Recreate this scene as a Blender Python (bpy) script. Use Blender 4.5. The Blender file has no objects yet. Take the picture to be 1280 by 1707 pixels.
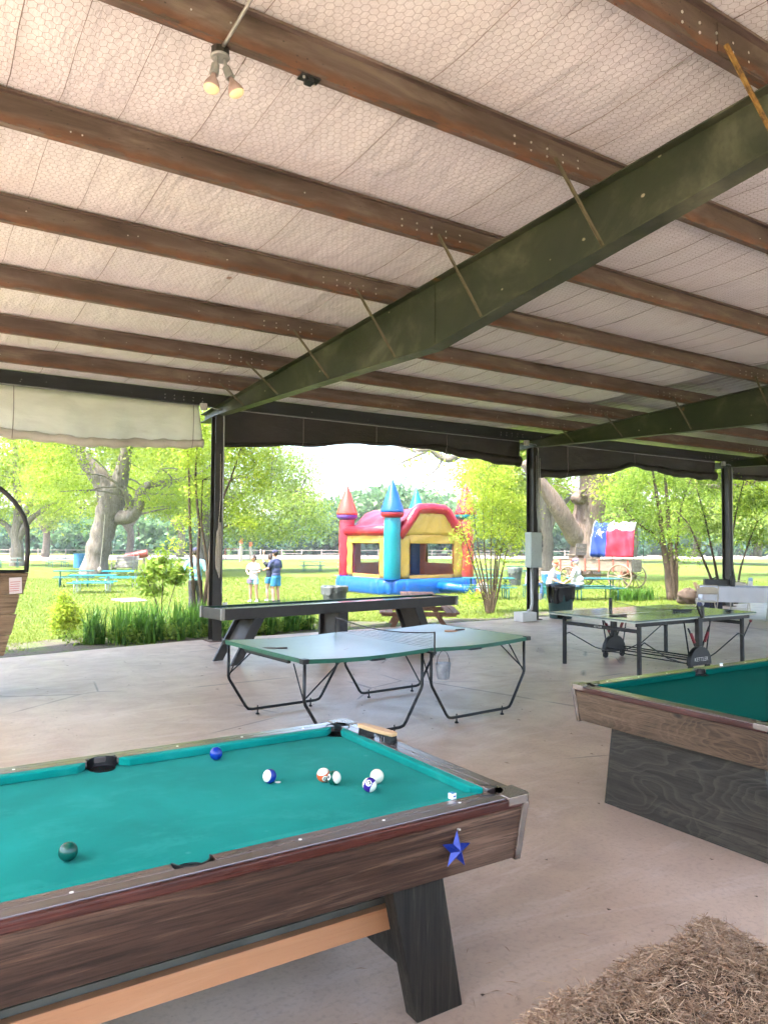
import bpy, bmesh, math, random
import numpy as np
from mathutils import Vector, Matrix, Euler

random.seed(7)
RNG = np.random.default_rng(11)
R = math.radians
SC = bpy.context.scene
COL = SC.collection

# ------------------------------------------------------------------ camera
YAW, PITCH, ROLL, EYE, FPX = R(57.348), R(2.370), R(0.391), 1.748, 1243.4
fw = Vector((math.cos(YAW) * math.cos(PITCH), math.sin(YAW) * math.cos(PITCH), math.sin(PITCH)))
rt = Vector((math.sin(YAW), -math.cos(YAW), 0))
up = rt.cross(fw)
rt2 = rt * math.cos(ROLL) + up * math.sin(ROLL)
up2 = up * math.cos(ROLL) - rt * math.sin(ROLL)
cam_d = bpy.data.cameras.new('camera')
cam_d.sensor_fit = 'HORIZONTAL'
cam_d.sensor_width = 36.0
cam_d.lens = FPX / 1280 * 36.0
cam_d.clip_start = 0.05
cam_d.clip_end = 3000
cam = bpy.data.objects.new('camera', cam_d)
COL.objects.link(cam)
cam.matrix_world = Matrix(((rt2.x, up2.x, -fw.x, 0), (rt2.y, up2.y, -fw.y, 0), (rt2.z, up2.z, -fw.z, EYE), (0, 0, 0, 1)))
SC.camera = cam

# ------------------------------------------------------------------ sky, sun, exposure
SUN_EL, SUN_AZ = R(63), R(186)          # azimuth counted from +X towards +Y
world = bpy.data.worlds.new('World')
SC.world = world
world.use_nodes = True
wn = world.node_tree.nodes
wl = world.node_tree.links
wn.clear()
w_out = wn.new('ShaderNodeOutputWorld')
w_bg = wn.new('ShaderNodeBackground')
w_sky = wn.new('ShaderNodeTexSky')
w_sky.sky_type = 'NISHITA'
w_sky.sun_disc = False
w_sky.sun_elevation = SUN_EL
w_sky.sun_rotation = R(90) - SUN_AZ
w_sky.air_density = 1.0
w_sky.dust_density = 3.0
w_sky.ozone_density = 1.0
w_bg.inputs['Strength'].default_value = 0.15
wl.new(w_sky.outputs[0], w_bg.inputs['Color'])
wl.new(w_bg.outputs[0], w_out.inputs['Surface'])

sun_d = bpy.data.lights.new('sun', 'SUN')
sun_d.energy = 2.6
sun_d.angle = R(0.53)
sun_d.color = (1.0, 0.95, 0.86)
sun = bpy.data.objects.new('sun', sun_d)
COL.objects.link(sun)
sd = Vector((math.cos(SUN_EL) * math.cos(SUN_AZ), math.cos(SUN_EL) * math.sin(SUN_AZ), math.sin(SUN_EL)))
sun.rotation_euler = sd.to_track_quat('Z', 'Y').to_euler()
sun.location = (0, 0, 40)

SC.view_settings.view_transform = 'Standard'
SC.view_settings.look = 'None'
SC.view_settings.exposure = 2.95
SC.view_settings.gamma = 1.0
SC.view_settings.use_curve_mapping = False
SC.cycles.use_denoising = True
SC.cycles.max_bounces = 6
SC.cycles.diffuse_bounces = 3
SC.cycles.use_adaptive_sampling = True
SC.cycles.adaptive_threshold = 0.045
SC.cycles.adaptive_min_samples = 8
SC.cycles.glossy_bounces = 3
SC.cycles.transmission_bounces = 4
SC.cycles.transparent_max_bounces = 8
SC.cycles.sample_clamp_indirect = 6.0
SC.cycles.caustics_reflective = False
SC.cycles.caustics_refractive = False

# ------------------------------------------------------------------ mesh helpers
class MB:
    """collects shapes and builds them as one mesh object"""
    def __init__(s):
        s.v, s.f, s.mi, s.m = [], [], [], 0
    def add(s, vs, fs):
        b = len(s.v)
        s.v += [tuple(v) for v in vs]
        for f in fs:
            s.f.append([i + b for i in f])
            s.mi.append(s.m)
        return s
    def hexa(s, p):
        return s.add(p, [(0, 3, 2, 1), (4, 5, 6, 7), (0, 1, 5, 4), (1, 2, 6, 5), (2, 3, 7, 6), (3, 0, 4, 7)])
    def box(s, c, d, rot=None):
        x, y, z = d[0] / 2, d[1] / 2, d[2] / 2
        p = [(-x, -y, -z), (x, -y, -z), (x, y, -z), (-x, y, -z), (-x, -y, z), (x, -y, z), (x, y, z), (-x, y, z)]
        C = Vector(c)
        if rot is not None:
            M = rot if isinstance(rot, Matrix) else Euler(rot).to_matrix()
            p = [M @ Vector(q) for q in p]
        return s.hexa([C + Vector(q) for q in p])
    def bar(s, a, b, w, h, upv=(0, 0, 1)):
        a, b = Vector(a), Vector(b)
        d = (b - a).normalized()
        u = Vector(upv)
        if abs(d.dot(u)) > 0.98:
            u = Vector((0, 1, 0))
        sdv = d.cross(u).normalized() * (w / 2)
        u2 = sdv.cross(d).normalized() * (h / 2)
        p = []
        for q in (a, b):
            p += [q - sdv - u2, q + sdv - u2, q + sdv + u2, q - sdv + u2]
        return s.add(p, [(3, 2, 1, 0), (4, 5, 6, 7), (0, 1, 5, 4), (1, 2, 6, 5), (2, 3, 7, 6), (3, 0, 4, 7)])
    def tube(s, pts, r, n=8, cap=True, flat=1.0):
        pts = [Vector(p) for p in pts]
        k = len(pts)
        rs = r if isinstance(r, (list, tuple)) else [r] * k
        t0 = (pts[1] - pts[0]).normalized()
        ref = Vector((0, 0, 1)) if abs(t0.z) < 0.9 else Vector((1, 0, 0))
        nrm = t0.cross(ref).normalized()
        vs = []
        for i, p in enumerate(pts):
            t = (pts[min(i + 1, k - 1)] - pts[max(i - 1, 0)])
            t = t.normalized() if t.length > 1e-9 else t0
            nrm = (nrm - t * nrm.dot(t))
            nrm = nrm.normalized() if nrm.length > 1e-6 else t.orthogonal().normalized()
            bn = t.cross(nrm)
            for j in range(n):
                a = 2 * math.pi * j / n
                vs.append(p + (nrm * math.cos(a) + bn * math.sin(a) * flat) * rs[i])
        fs = []
        for i in range(k - 1):
            for j in range(n):
                j2 = (j + 1) % n
                fs.append((i * n + j, i * n + j2, (i + 1) * n + j2, (i + 1) * n + j))
        if cap:
            fs.append(tuple(range(n))[::-1])
            fs.append(tuple((k - 1) * n + j for j in range(n)))
        return s.add(vs, fs)
    def lathe(s, prof, n=16, c=(0, 0, 0), M=None, capb=True, capt=True):
        C = Vector(c)
        vs = []
        for r_, z in prof:
            for j in range(n):
                a = 2 * math.pi * j / n
                q = Vector((r_ * math.cos(a), r_ * math.sin(a), z))
                if M is not None:
                    q = M @ q
                vs.append(C + q)
        fs = []
        for i in range(len(prof) - 1):
            for j in range(n):
                j2 = (j + 1) % n
                fs.append((i * n + j, i * n + j2, (i + 1) * n + j2, (i + 1) * n + j))
        if capb:
            fs.append(tuple(range(n))[::-1])
        if capt:
            fs.append(tuple((len(prof) - 1) * n + j for j in range(n)))
        return s.add(vs, fs)
    def ell(s, c, r_, n=12, m=8, M=None):
        prof = []
        for i in range(m + 1):
            a = -math.pi / 2 + math.pi * i / m
            prof.append((max(math.cos(a), 0.001), math.sin(a)))
        S = Matrix.Diagonal(Vector(r_))
        return s.lathe(prof, n, c, (M @ S) if M is not None else S)
    def prism(s, poly, lo, hi, axis='z'):
        def P(a, b, h):
            return {'z': (a, b, h), 'y': (a, h, b), 'x': (h, a, b)}[axis]
        k = len(poly)
        vs = [P(a, b, lo) for a, b in poly] + [P(a, b, hi) for a, b in poly]
        fs = [tuple(range(k))[::-1], tuple(range(k, 2 * k))]
        for i in range(k):
            j = (i + 1) % k
            fs.append((i, j, k + j, k + i))
        return s.add(vs, fs)
    def grid(s, fn, nu, nv, wrap=False):
        vs = [fn(i / nu, j / nv) for j in range(nv + 1) for i in range(nu + 1)]
        w = nu + 1
        return s.add(vs, [(j * w + i, j * w + i + 1, (j + 1) * w + i + 1, (j + 1) * w + i) for j in range(nv) for i in range(nu)])
    def mesh(s, name, mats, smooth=False):
        me = bpy.data.meshes.new(name)
        me.from_pydata([tuple(v) for v in s.v], [], s.f)
        for m in (mats if isinstance(mats, (list, tuple)) else [mats]):
            me.materials.append(m)
        me.polygons.foreach_set('material_index', s.mi)
        bm = bmesh.new()
        bm.from_mesh(me)
        bmesh.ops.recalc_face_normals(bm, faces=bm.faces)
        bm.to_mesh(me)
        bm.free()
        if smooth:
            me.polygons.foreach_set('use_smooth', [True] * len(me.polygons))
        me.update()
        return me


def tag(o, label=None, cat=None, group=None, kind=None):
    for k, v in (('label', label), ('category', cat), ('group', group), ('kind', kind)):
        if v:
            o[k] = v
    return o

def root(name, loc, label, cat, group=None, rz=0.0):
    o = bpy.data.objects.new(name, None)
    o.empty_display_size = 0.2
    COL.objects.link(o)
    o.location = loc
    o.rotation_euler = (0, 0, rz)
    return tag(o, label, cat, group)

def obj(name, me, parent=None, world=False, bevel=0.0, seg=2, smooth_angle=None):
    o = bpy.data.objects.new(name, me)
    COL.objects.link(o)
    if parent is not None:
        o.parent = parent
        if world:
            o.location = -Vector(parent.location)
            if parent.parent is not None:
                o.location -= Vector(parent.parent.location)
    if bevel > 0:
        b = o.modifiers.new('bevel', 'BEVEL')
        b.width = bevel
        b.segments = seg
        b.limit_method = 'ANGLE'
        b.angle_limit = R(35)
    return o

def part(mb, name, mats, parent=None, smooth=False, bevel=0.0, world=False, seg=2):
    return obj(name, mb.mesh(name, mats, smooth), parent, world, bevel, seg)

def dup(src, loc=None, rz=None, label=None, parent=None, scale=None):
    c = src.copy()
    COL.objects.link(c)
    if loc is not None:
        c.location = loc
    if rz is not None:
        c.rotation_euler = (0, 0, rz)
    if scale is not None:
        c.scale = (scale,) * 3 if not isinstance(scale, (tuple, list)) else scale
    if label:
        c['label'] = label
    if parent is not None:
        c.parent = parent
    for ch in [k for k in src.children]:
        dup(ch, parent=c)
    return c

def solid(o, t, off=0.0):
    m = o.modifiers.new('thick', 'SOLIDIFY')
    m.thickness = t
    m.offset = off
    return o

# ------------------------------------------------------------------ materials
MT = {}

class NT:
    def __init__(s, name):
        s.m = bpy.data.materials.new(name)
        s.m.use_nodes = True
        s.n = s.m.node_tree.nodes
        s.l = s.m.node_tree.links
        s.b = s.n['Principled BSDF']
        s.out = s.n['Material Output']
        s._co = None
        MT[name] = s.m
    def new(s, t, **kw):
        nd = s.n.new('ShaderNode' + t)
        for k, v in kw.items():
            setattr(nd, k, v)
        return nd
    def link(s, a, b):
        s.l.new(a, b)
    def coord(s, kind='Object'):
        if s._co is None:
            s._co = s.new('TexCoord')
        return s._co.outputs[kind]
    def mapped(s, scale=(1, 1, 1), loc=(0, 0, 0), rot=(0, 0, 0), kind='Object'):
        mp = s.new('Mapping')
        mp.inputs['Scale'].default_value = scale
        mp.inputs['Location'].default_value = loc
        mp.inputs['Rotation'].default_value = rot
        s.link(s.coord(kind), mp.inputs['Vector'])
        return mp.outputs['Vector']
    def noise(s, scale, vec=None, detail=4.0, rough=0.55, dist=0.0):
        t = s.new('TexNoise')
        t.inputs['Scale'].default_value = scale
        t.inputs['Detail'].default_value = detail
        t.inputs['Roughness'].default_value = rough
        t.inputs['Distortion'].default_value = dist
        s.link(vec if vec is not None else s.coord(), t.inputs['Vector'])
        return t.outputs['Fac']
    def vor(s, scale, vec=None, feature='F1', out='Distance', rnd=1.0):
        t = s.new('TexVoronoi', feature=feature)
        t.inputs['Scale'].default_value = scale
        t.inputs['Randomness'].default_value = rnd
        s.link(vec if vec is not None else s.coord(), t.inputs['Vector'])
        return t.outputs[out]
    def ramp(s, fac, stops, interp='LINEAR'):
        r_ = s.new('ValToRGB')
        r_.color_ramp.interpolation = interp
        e = r_.color_ramp.elements
        while len(e) < len(stops):
            e.new(0.5)
        for i, (p, c) in enumerate(stops):
            e[i].position = p
            e[i].color = (c[0], c[1], c[2], 1) if isinstance(c, (tuple, list)) else (c, c, c, 1)
        s.link(fac, r_.inputs['Fac'])
        return r_.outputs['Color']
    def mix(s, fac, a, b, blend='MIX'):
        m = s.new('Mix', data_type='RGBA', blend_type=blend)
        for sock, val in ((m.inputs[0], fac), (m.inputs[6], a), (m.inputs[7], b)):
            if hasattr(val, 'is_linked'):
                s.link(val, sock)
            elif isinstance(val, (tuple, list)):
                sock.default_value = (val[0], val[1], val[2], 1)
            else:
                sock.default_value = val
        return m.outputs[2]
    def math(s, op, a, b=0.0, c=None):
        m = s.new('Math', operation=op)
        for i, val in enumerate((a, b) if c is None else (a, b, c)):
            if hasattr(val, 'is_linked'):
                s.link(val, m.inputs[i])
            else:
                m.inputs[i].default_value = val
        return m.outputs[0]
    def sep(s, vec):
        x = s.new('SeparateXYZ')
        s.link(vec, x.inputs[0])
        return x.outputs
    def color(s, c):
        if hasattr(c, 'is_linked'):
            s.link(c, s.b.inputs['Base Color'])
        else:
            s.b.inputs['Base Color'].default_value = (c[0], c[1], c[2], 1)
        return s
    def rough(s, r_):
        if hasattr(r_, 'is_linked'):
            s.link(r_, s.b.inputs['Roughness'])
        else:
            s.b.inputs['Roughness'].default_value = r_
        return s
    def bump(s, h, strength=0.3, dist=0.01):
        b = s.new('Bump')
        b.inputs['Strength'].default_value = strength
        b.inputs['Distance'].default_value = dist
        s.link(h, b.inputs['Height'])
        s.link(b.outputs['Normal'], s.b.inputs['Normal'])
        return s
    def set(s, **kw):
        for k, v in kw.items():
            s.b.inputs[k.replace('_', ' ')].default_value = v
        return s

def plain(name, c, rough=0.5, metal=0.0, var=0.12, sc=6.0, bump=0.0, spec=None):
    t = NT(name)
    n1 = t.noise(sc, detail=5)
    lo = tuple(x * (1 - var) for x in c)
    hi = tuple(min(x * (1 + var), 1) for x in c)
    t.color(t.ramp(n1, [(0.3, lo), (0.7, hi)])).rough(rough).set(Metallic=metal)
    if spec is not None:
        t.set(Specular_IOR_Level=spec)
    if bump:
        t.bump(t.noise(sc * 8, detail=3), bump, 0.004)
    return t.m

def wood(name, dark, mid, light, axis='x', scale=1.0, rough=0.55, knots=True, bump=0.25, contour=0.0, fine=0.75):
    t = NT(name)
    ai = 'xyz'.index(axis)
    def st(a, b):
        v = [b, b, b]
        v[ai] = a
        return tuple(c * scale for c in v)
    g = t.noise(1.0, t.mapped(st(1.3, 26)), 8, 0.66, 0.7)
    f = t.noise(1.0, t.mapped(st(5, 170)), 4, 0.65, 0.2)
    big = t.noise(1.0, t.mapped(st(0.8, 2.6)), 4, 0.55, 0.6)
    col = t.ramp(g, [(0.36, dark), (0.47, mid), (0.54, mid), (0.64, light)])
    col = t.mix(t.ramp(big, [(0.38, 0.0), (0.66, 0.55)]), col, dark)
    col = t.mix(t.ramp(big, [(0.32, 0.55), (0.46, 0.0)]), col, light)
    col = t.mix(t.ramp(f, [(0.36, fine), (0.52, 0.0)]), col, tuple(a * 0.5 for a in dark))
    if contour:
        # growth-ring contours of rotary-cut ply: bands of a stretched height field
        hf_ = t.noise(1.0, t.mapped(st(0.9, 3.0), (1.3, 0.7, 2.1)), 3, 0.45, 0.5)
        wob = t.noise(1.0, t.mapped(st(6, 26)), 5, 0.65)
        ph_ = t.math('ADD', t.math('MULTIPLY', hf_, contour * 6.0), t.math('MULTIPLY', wob, 0.9))
        band = t.math('FRACT', ph_)
        col = t.mix(t.ramp(band, [(0.0, 0.0), (0.55, 0.08), (0.92, 0.48), (1.0, 0.0)]), col, light)
        col = t.mix(t.ramp(t.math('FRACT', t.math('MULTIPLY', ph_, 2.63)), [(0.0, 0.0), (0.8, 0.0), (0.97, 0.35), (1.0, 0.0)]), col, tuple(a * 0.6 for a in dark))
    if knots:
        kk = [6.0, 6.0, 6.0]
        kk[ai] = 2.6
        wv_ = t.mix(0.035, t.mapped(tuple(kk)), t.noise(4.0, None, 2), 'ADD')
        d = t.math('ADD', t.vor(0.85 * scale, wv_), t.ramp(t.noise(1.3, None, 1), [(0.48, 0.35), (0.54, 0.0)]))
        ring = t.math('FRACT', t.math('MULTIPLY', d, 16.0))
        col = t.mix(t.ramp(d, [(0.08, 0.5), (0.19, 0.0)]), col, t.mix(ring, tuple(a * 0.7 for a in dark), light))
        col = t.mix(t.ramp(d, [(0.045, 0.95), (0.085, 0.0)]), col, tuple(a * 0.30 for a in dark))
    t.color(col).rough(t.ramp(g, [(0.3, rough + 0.12), (0.7, max(rough - 0.08, 0.05))])).set(Specular_IOR_Level=0.35)
    t.bump(t.mix(0.5, f, g), bump, 0.004)
    return t.m

def leafmat(name, c1, c2, trans=0.45, c3=None, rough=0.5):
    t = NT(name)
    geo = t.new('NewGeometry')
    stops = [(0.0, c1), (0.75, c2)] + ([(1.0, c3)] if c3 else [])
    col = t.ramp(geo.outputs['Random Per Island'], stops)
    t.color(col).rough(rough).set(Specular_IOR_Level=0.25)
    tr = t.new('BsdfTranslucent')
    t.link(t.mix(0.5, col, tuple(min(a * 1.3, 1) for a in c2)), tr.inputs['Color'])
    mx = t.new('MixShader')
    mx.inputs[0].default_value = trans
    t.link(t.b.outputs[0], mx.inputs[1])
    t.link(tr.outputs[0], mx.inputs[2])
    t.link(mx.outputs[0], t.out.inputs['Surface'])
    return t.m

# --- concrete slab
t = NT('concrete')
big = t.noise(0.35, None, 6, 0.6, 0.6)
mid = t.noise(2.2, None, 6, 0.65, 0.8)
fine = t.noise(38, None, 4, 0.6)
col = t.ramp(big, [(0.32, (0.385, 0.280, 0.206)), (0.50, (0.49, 0.368, 0.279)), (0.70, (0.60, 0.47, 0.372))])
col = t.mix(t.ramp(mid, [(0.42, 0.0), (0.75, 0.45)]), col, (0.33, 0.25, 0.205))
col = t.mix(t.ramp(t.noise(1.1, t.mapped((0.5, 1.6, 1), (3, 9, 0)), 7, 0.68, 2.0), [(0.52, 0.0), (0.70, 0.5)]), col, (0.60, 0.50, 0.44))
col = t.mix(t.ramp(fine, [(0.30, 0.35), (0.5, 0.0)]), col, (0.22, 0.175, 0.145))
spk = t.vor(7.0, t.mapped((1, 1, 1), (1.7, 0.3, 0)))
col = t.mix(t.ramp(spk, [(0.025, 0.75), (0.05, 0.0)]), col, (0.12, 0.095, 0.08))
spk2 = t.vor(2.1, t.mapped((1, 1.5, 1), (5.7, 2.3, 0)))
col = t.mix(t.ramp(spk2, [(0.015, 0.8), (0.03, 0.0)]), col, (0.09, 0.065, 0.05))
crk = t.vor(0.45, t.mix(0.10, t.coord(), t.new('TexNoise').outputs['Color']), 'DISTANCE_TO_EDGE')
gate = t.ramp(t.noise(0.6, None, 2), [(0.50, 0.0), (0.56, 0.95)])
col = t.mix(t.math('MULTIPLY', t.ramp(crk, [(0.0, 1.0), (0.007, 0.0)]), gate), col, (0.13, 0.105, 0.09))
t.color(col).rough(t.ramp(mid, [(0.3, 0.34), (0.7, 0.56)])).set(Specular_IOR_Level=0.5)
t.bump(t.mix(0.5, mid, fine), 0.12, 0.01)

# --- lawn soil below the blades
t = NT('lawn')
a = t.noise(0.16, None, 5, 0.6, 0.5)
b = t.noise(3.0, None, 6, 0.65)
c = t.noise(40, None, 3, 0.6)
col = t.ramp(a, [(0.32, (0.085, 0.130, 0.020)), (0.55, (0.125, 0.165, 0.026)), (0.75, (0.170, 0.190, 0.042))])
col = t.mix(t.ramp(b, [(0.35, 0.45), (0.65, 0.0)]), col, (0.09, 0.14, 0.02))
col = t.mix(t.ramp(c, [(0.35, 0.4), (0.65, 0.0)]), col, (0.06, 0.10, 0.02))
t.color(col).rough(0.9).set(Specular_IOR_Level=0.15).bump(c, 0.6, 0.03)

t = NT('bed_soil')
b = t.noise(2.4, None, 6, 0.7)
c = t.noise(22, None, 5, 0.7)
col = t.ramp(c, [(0.3, (0.04, 0.032, 0.024)), (0.55, (0.10, 0.080, 0.062)), (0.75, (0.19, 0.16, 0.13))])
col = t.mix(t.ramp(b, [(0.45, 0.0), (0.60, 0.85)]), col, (0.075, 0.11, 0.02))
t.color(col).rough(0.95).bump(c, 0.8, 0.03)

t = NT('pale_dirt')
c = t.noise(0.5, None, 6, 0.65)
t.color(t.ramp(c, [(0.3, (0.30, 0.245, 0.20)), (0.7, (0.40, 0.34, 0.29))])).rough(0.95)

# --- steel
t = NT('rusty_purlin')
gz_ = t.sep(t.coord('Generated'))[2]
n1 = t.noise(2.2, t.mapped((0.5, 3, 3)), 7, 0.65, 0.6)
n2 = t.noise(14, t.mapped((0.35, 1, 1)), 5, 0.65)
base = t.ramp(n1, [(0.30, (0.058, 0.037, 0.027)), (0.50, (0.118, 0.081, 0.063)), (0.70, (0.215, 0.162, 0.130))])
hgt = t.math('ADD', gz_, t.math('MULTIPLY', t.math('SUBTRACT', n2, 0.5), 0.7))
base = t.mix(t.ramp(hgt, [(0.03, 0.0), (0.06, 0.75), (0.20, 0.70), (0.40, 0.0)]), base, t.ramp(n2, [(0.3, (0.085, 0.034, 0.016)), (0.7, (0.215, 0.085, 0.034))]))
dots = t.vor(16, t.mapped((0.7, 1, 1)))
base = t.mix(t.ramp(dots, [(0.06, 0.8), (0.10, 0.0)]), base, (0.03, 0.02, 0.016))
t.color(base).rough(0.72).bump(n2, 0.25, 0.004)

t = NT('eave_steel')
n1 = t.noise(3, t.mapped((0.5, 3, 3)), 6, 0.6)
t.color(t.ramp(n1, [(0.3, (0.010, 0.012, 0.013)), (0.7, (0.026, 0.028, 0.029))])).rough(0.6)

t = NT('green_steel')
n1 = t.noise(1.1, t.mapped((1, 1.0, 1.4), (2, 0.4, 0)), 6, 0.62, 0.6)
n2 = t.noise(5.5, t.mapped((1, 1, 1)), 6, 0.7, 0.3)
col = t.ramp(n1, [(0.36, (0.018, 0.026, 0.012)), (0.52, (0.038, 0.044, 0.022)), (0.62, (0.085, 0.088, 0.052)), (0.76, (0.15, 0.148, 0.095))])
col = t.mix(t.ramp(n2, [(0.40, 0.55), (0.62, 0.0)]), col, (0.020, 0.024, 0.011))
fl = t.vor(3.4, t.mapped((1, 1, 1.5), (0.4, 0.9, 0.1)))
fl = t.math('ADD', fl, t.math('MULTIPLY', t.noise(22, None, 4), 0.10))
col = t.mix(t.ramp(fl, [(0.105, 0.9), (0.125, 0.0)]), col, (0.42, 0.36, 0.25))
rs = t.vor(1.6, t.mapped((1, 1, 1.3), (3.1, 0.2, 0.7)))
rs = t.math('ADD', rs, t.math('MULTIPLY', t.noise(18, None, 4), 0.09))
col = t.mix(t.ramp(rs, [(0.07, 0.85), (0.13, 0.0)]), col, (0.20, 0.10, 0.03))
t.color(col).rough(t.ramp(n2, [(0.3, 0.42), (0.7, 0.62)])).bump(n2, 0.08, 0.004)

plain('column_steel', (0.026, 0.021, 0.016), 0.5, 0, 0.35, 4, 0.1)
t = NT('yellow_brace')
n1 = t.noise(16, None, 5, 0.7)
t.color(t.ramp(n1, [(0.38, (0.10, 0.055, 0.022)), (0.52, (0.26, 0.145, 0.035)), (0.7, (0.36, 0.24, 0.075))])).rough(0.7)
plain('olive_brace', (0.12, 0.10, 0.058), 0.6, 0, 0.3, 12)
t = NT('galvanised_deck')
n1 = t.noise(1.2, None, 5, 0.6)
t.color(t.ramp(n1, [(0.3, (0.30, 0.29, 0.28)), (0.7, (0.48, 0.47, 0.46))])).rough(0.42).set(Metallic=0.6)

t = NT('insulation')
n1 = t.noise(0.35, None, 4, 0.5)
n2 = t.noise(5.0, t.mapped((1, 0.45, 1)), 5, 0.6, 0.4)
n3 = t.noise(2.2, t.mapped((2.2, 0.5, 1)), 4, 0.6, 0.5)
col = t.ramp(n1, [(0.35, (0.71, 0.695, 0.725)), (0.65, (0.72, 0.71, 0.70))])
col = t.mix(t.ramp(n2, [(0.30, 0.35), (0.5, 0.0)]), col, (0.54, 0.50, 0.51))
stn = t.noise(1.1, t.mapped((1, 1, 1), (4, 2, 0)), 6, 0.65, 0.8)
col = t.mix(t.ramp(stn, [(0.55, 0.0), (0.72, 0.30)]), col, (0.62, 0.54, 0.47))
tear = t.math('ADD', t.vor(0.85, t.mapped((1, 0.6, 1), (2.3, 1.1, 0))), t.math('MULTIPLY', t.noise(26, None, 3), 0.05))
col = t.mix(t.ramp(tear, [(0.050, 0.9), (0.062, 0.0)]), col, (0.28, 0.14, 0.10))
t.color(col).rough(0.62).bump(t.mix(0.5, n2, n3), 0.8, 0.06)
plain('net_wire', (0.30, 0.26, 0.24), 0.7, 0.0, 0.1, 30)
plain('seam_cord', (0.22, 0.18, 0.16), 0.8, 0, 0.1, 30)
plain('zinc', (0.62, 0.60, 0.57), 0.4, 0.5, 0.15, 20)
plain('conduit_grey', (0.33, 0.33, 0.31), 0.45, 0.5, 0.12, 10)
plain('box_grey', (0.36, 0.40, 0.365), 0.5, 0.0, 0.05, 8)
plain('outlet_grey', (0.52, 0.51, 0.48), 0.5, 0.1, 0.06, 8)

# --- fabrics, tarps
def tarp(name, c1, c2, trans):
    t = NT(name)
    n1 = t.noise(1.3, t.mapped((1, 1, 2.2)), 6, 0.6, 0.8)
    n2 = t.noise(9, t.mapped((0.6, 1, 1.8)), 4, 0.6)
    col = t.ramp(n1, [(0.32, c1), (0.68, c2)])
    t.color(col).rough(0.6).bump(t.mix(0.5, n1, n2), 0.5, 0.04)
    tr = t.new('BsdfTranslucent')
    t.link(col, tr.inputs['Color'])
    mx = t.new('MixShader')
    mx.inputs[0].default_value = trans
    t.link(t.b.outputs[0], mx.inputs[1])
    t.link(tr.outputs[0], mx.inputs[2])
    t.link(mx.outputs[0], t.out.inputs['Surface'])
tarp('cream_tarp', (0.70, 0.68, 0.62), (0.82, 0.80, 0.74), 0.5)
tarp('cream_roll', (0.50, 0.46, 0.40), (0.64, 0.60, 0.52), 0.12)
tarp('dark_tarp', (0.013, 0.0095, 0.008), (0.034, 0.024, 0.020), 0.03)

# --- game tables
t = NT('teal_felt')
n1 = t.noise(1.6, None, 5, 0.6, 0.3)
n2 = t.noise(160, None, 2, 0.6)
col = t.ramp(n1, [(0.30, (0.0, 0.195, 0.160)), (0.52, (0.001, 0.245, 0.205)), (0.70, (0.004, 0.285, 0.245))])
col = t.mix(t.ramp(n2, [(0.35, 0.35), (0.6, 0.0)]), col, (0.008, 0.17, 0.15))
chk = t.vor(4.5, t.mapped((1, 1, 1), (0.2, 0.7, 0)))
col = t.mix(t.ramp(chk, [(0.02, 0.35), (0.06, 0.0)]), col, (0.10, 0.36, 0.33))
wear = t.noise(5.5, t.mapped((0.8, 1.3, 1)), 8, 0.75, 0.3)
col = t.mix(t.ramp(wear, [(0.52, 0.0), (0.70, 0.40)]), col, (0.03, 0.31, 0.265))
t.color(col).rough(0.92).set(Specular_IOR_Level=0.05, Sheen_Weight=0.04).bump(n2, 0.15, 0.001)
t = NT('dark_felt')
n2 = t.noise(160, None, 2, 0.6)
t.color(t.mix(t.ramp(n2, [(0.35, 0.4), (0.6, 0.0)]), (0.0, 0.088, 0.066), (0.0, 0.066, 0.050))).rough(0.92).set(Specular_IOR_Level=0.05)
wood('apron_wood', (0.022, 0.0108, 0.0065), (0.062, 0.0315, 0.020), (0.165, 0.102, 0.069), 'x', 1.0, 0.5, True, 0.3)
wood('apron_wood_y', (0.022, 0.0108, 0.0065), (0.062, 0.0315, 0.020), (0.165, 0.102, 0.069), 'y', 1.0, 0.5, True, 0.3)
wood('trim_wood', (0.030, 0.008, 0.006), (0.062, 0.017, 0.012), (0.105, 0.034, 0.026), 'x', 1.4, 0.3, False, 0.1)
wood('trim_wood_y', (0.030, 0.008, 0.006), (0.062, 0.017, 0.012), (0.105, 0.034, 0.026), 'y', 1.4, 0.3, False, 0.1)
wood('rail_top', (0.085, 0.060, 0.052), (0.105, 0.076, 0.066), (0.13, 0.095, 0.083), 'x', 1.2, 0.30, False, 0.0, 0.0, 0.15)
wood('rail_top_y', (0.085, 0.060, 0.052), (0.105, 0.076, 0.066), (0.13, 0.095, 0.083), 'y', 1.2, 0.30, False, 0.0, 0.0, 0.15)
for _n in ('rail_top', 'rail_top_y'):
    _b = MT[_n].node_tree.nodes['Principled BSDF']
    _b.inputs['Coat Weight'].default_value = 1.0
    _b.inputs['Coat Roughness'].default_value = 0.16
    _b.inputs['Coat IOR'].default_value = 1.8
wood('apron_brown', (0.042, 0.025, 0.014), (0.080, 0.050, 0.029), (0.145, 0.098, 0.062), 'x', 1.0, 0.5, True, 0.25, 5.0)
wood('apron_brown_y', (0.042, 0.025, 0.014), (0.080, 0.050, 0.029), (0.145, 0.098, 0.062), 'y', 1.0, 0.5, True, 0.25, 5.0)
wood('stained_ply', (0.019, 0.0165, 0.0115), (0.031, 0.0268, 0.019), (0.070, 0.060, 0.045), 'y', 0.6, 0.55, False, 0.2, 7.0)
wood('stained_ply_x', (0.019, 0.0165, 0.0115), (0.031, 0.0268, 0.019), (0.070, 0.060, 0.045), 'x', 0.6, 0.55, False, 0.2, 7.0)
wood('black_post', (0.010, 0.0085, 0.0065), (0.028, 0.0235, 0.017), (0.078, 0.066, 0.048), 'z', 1.3, 0.6, True, 0.4)
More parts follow.
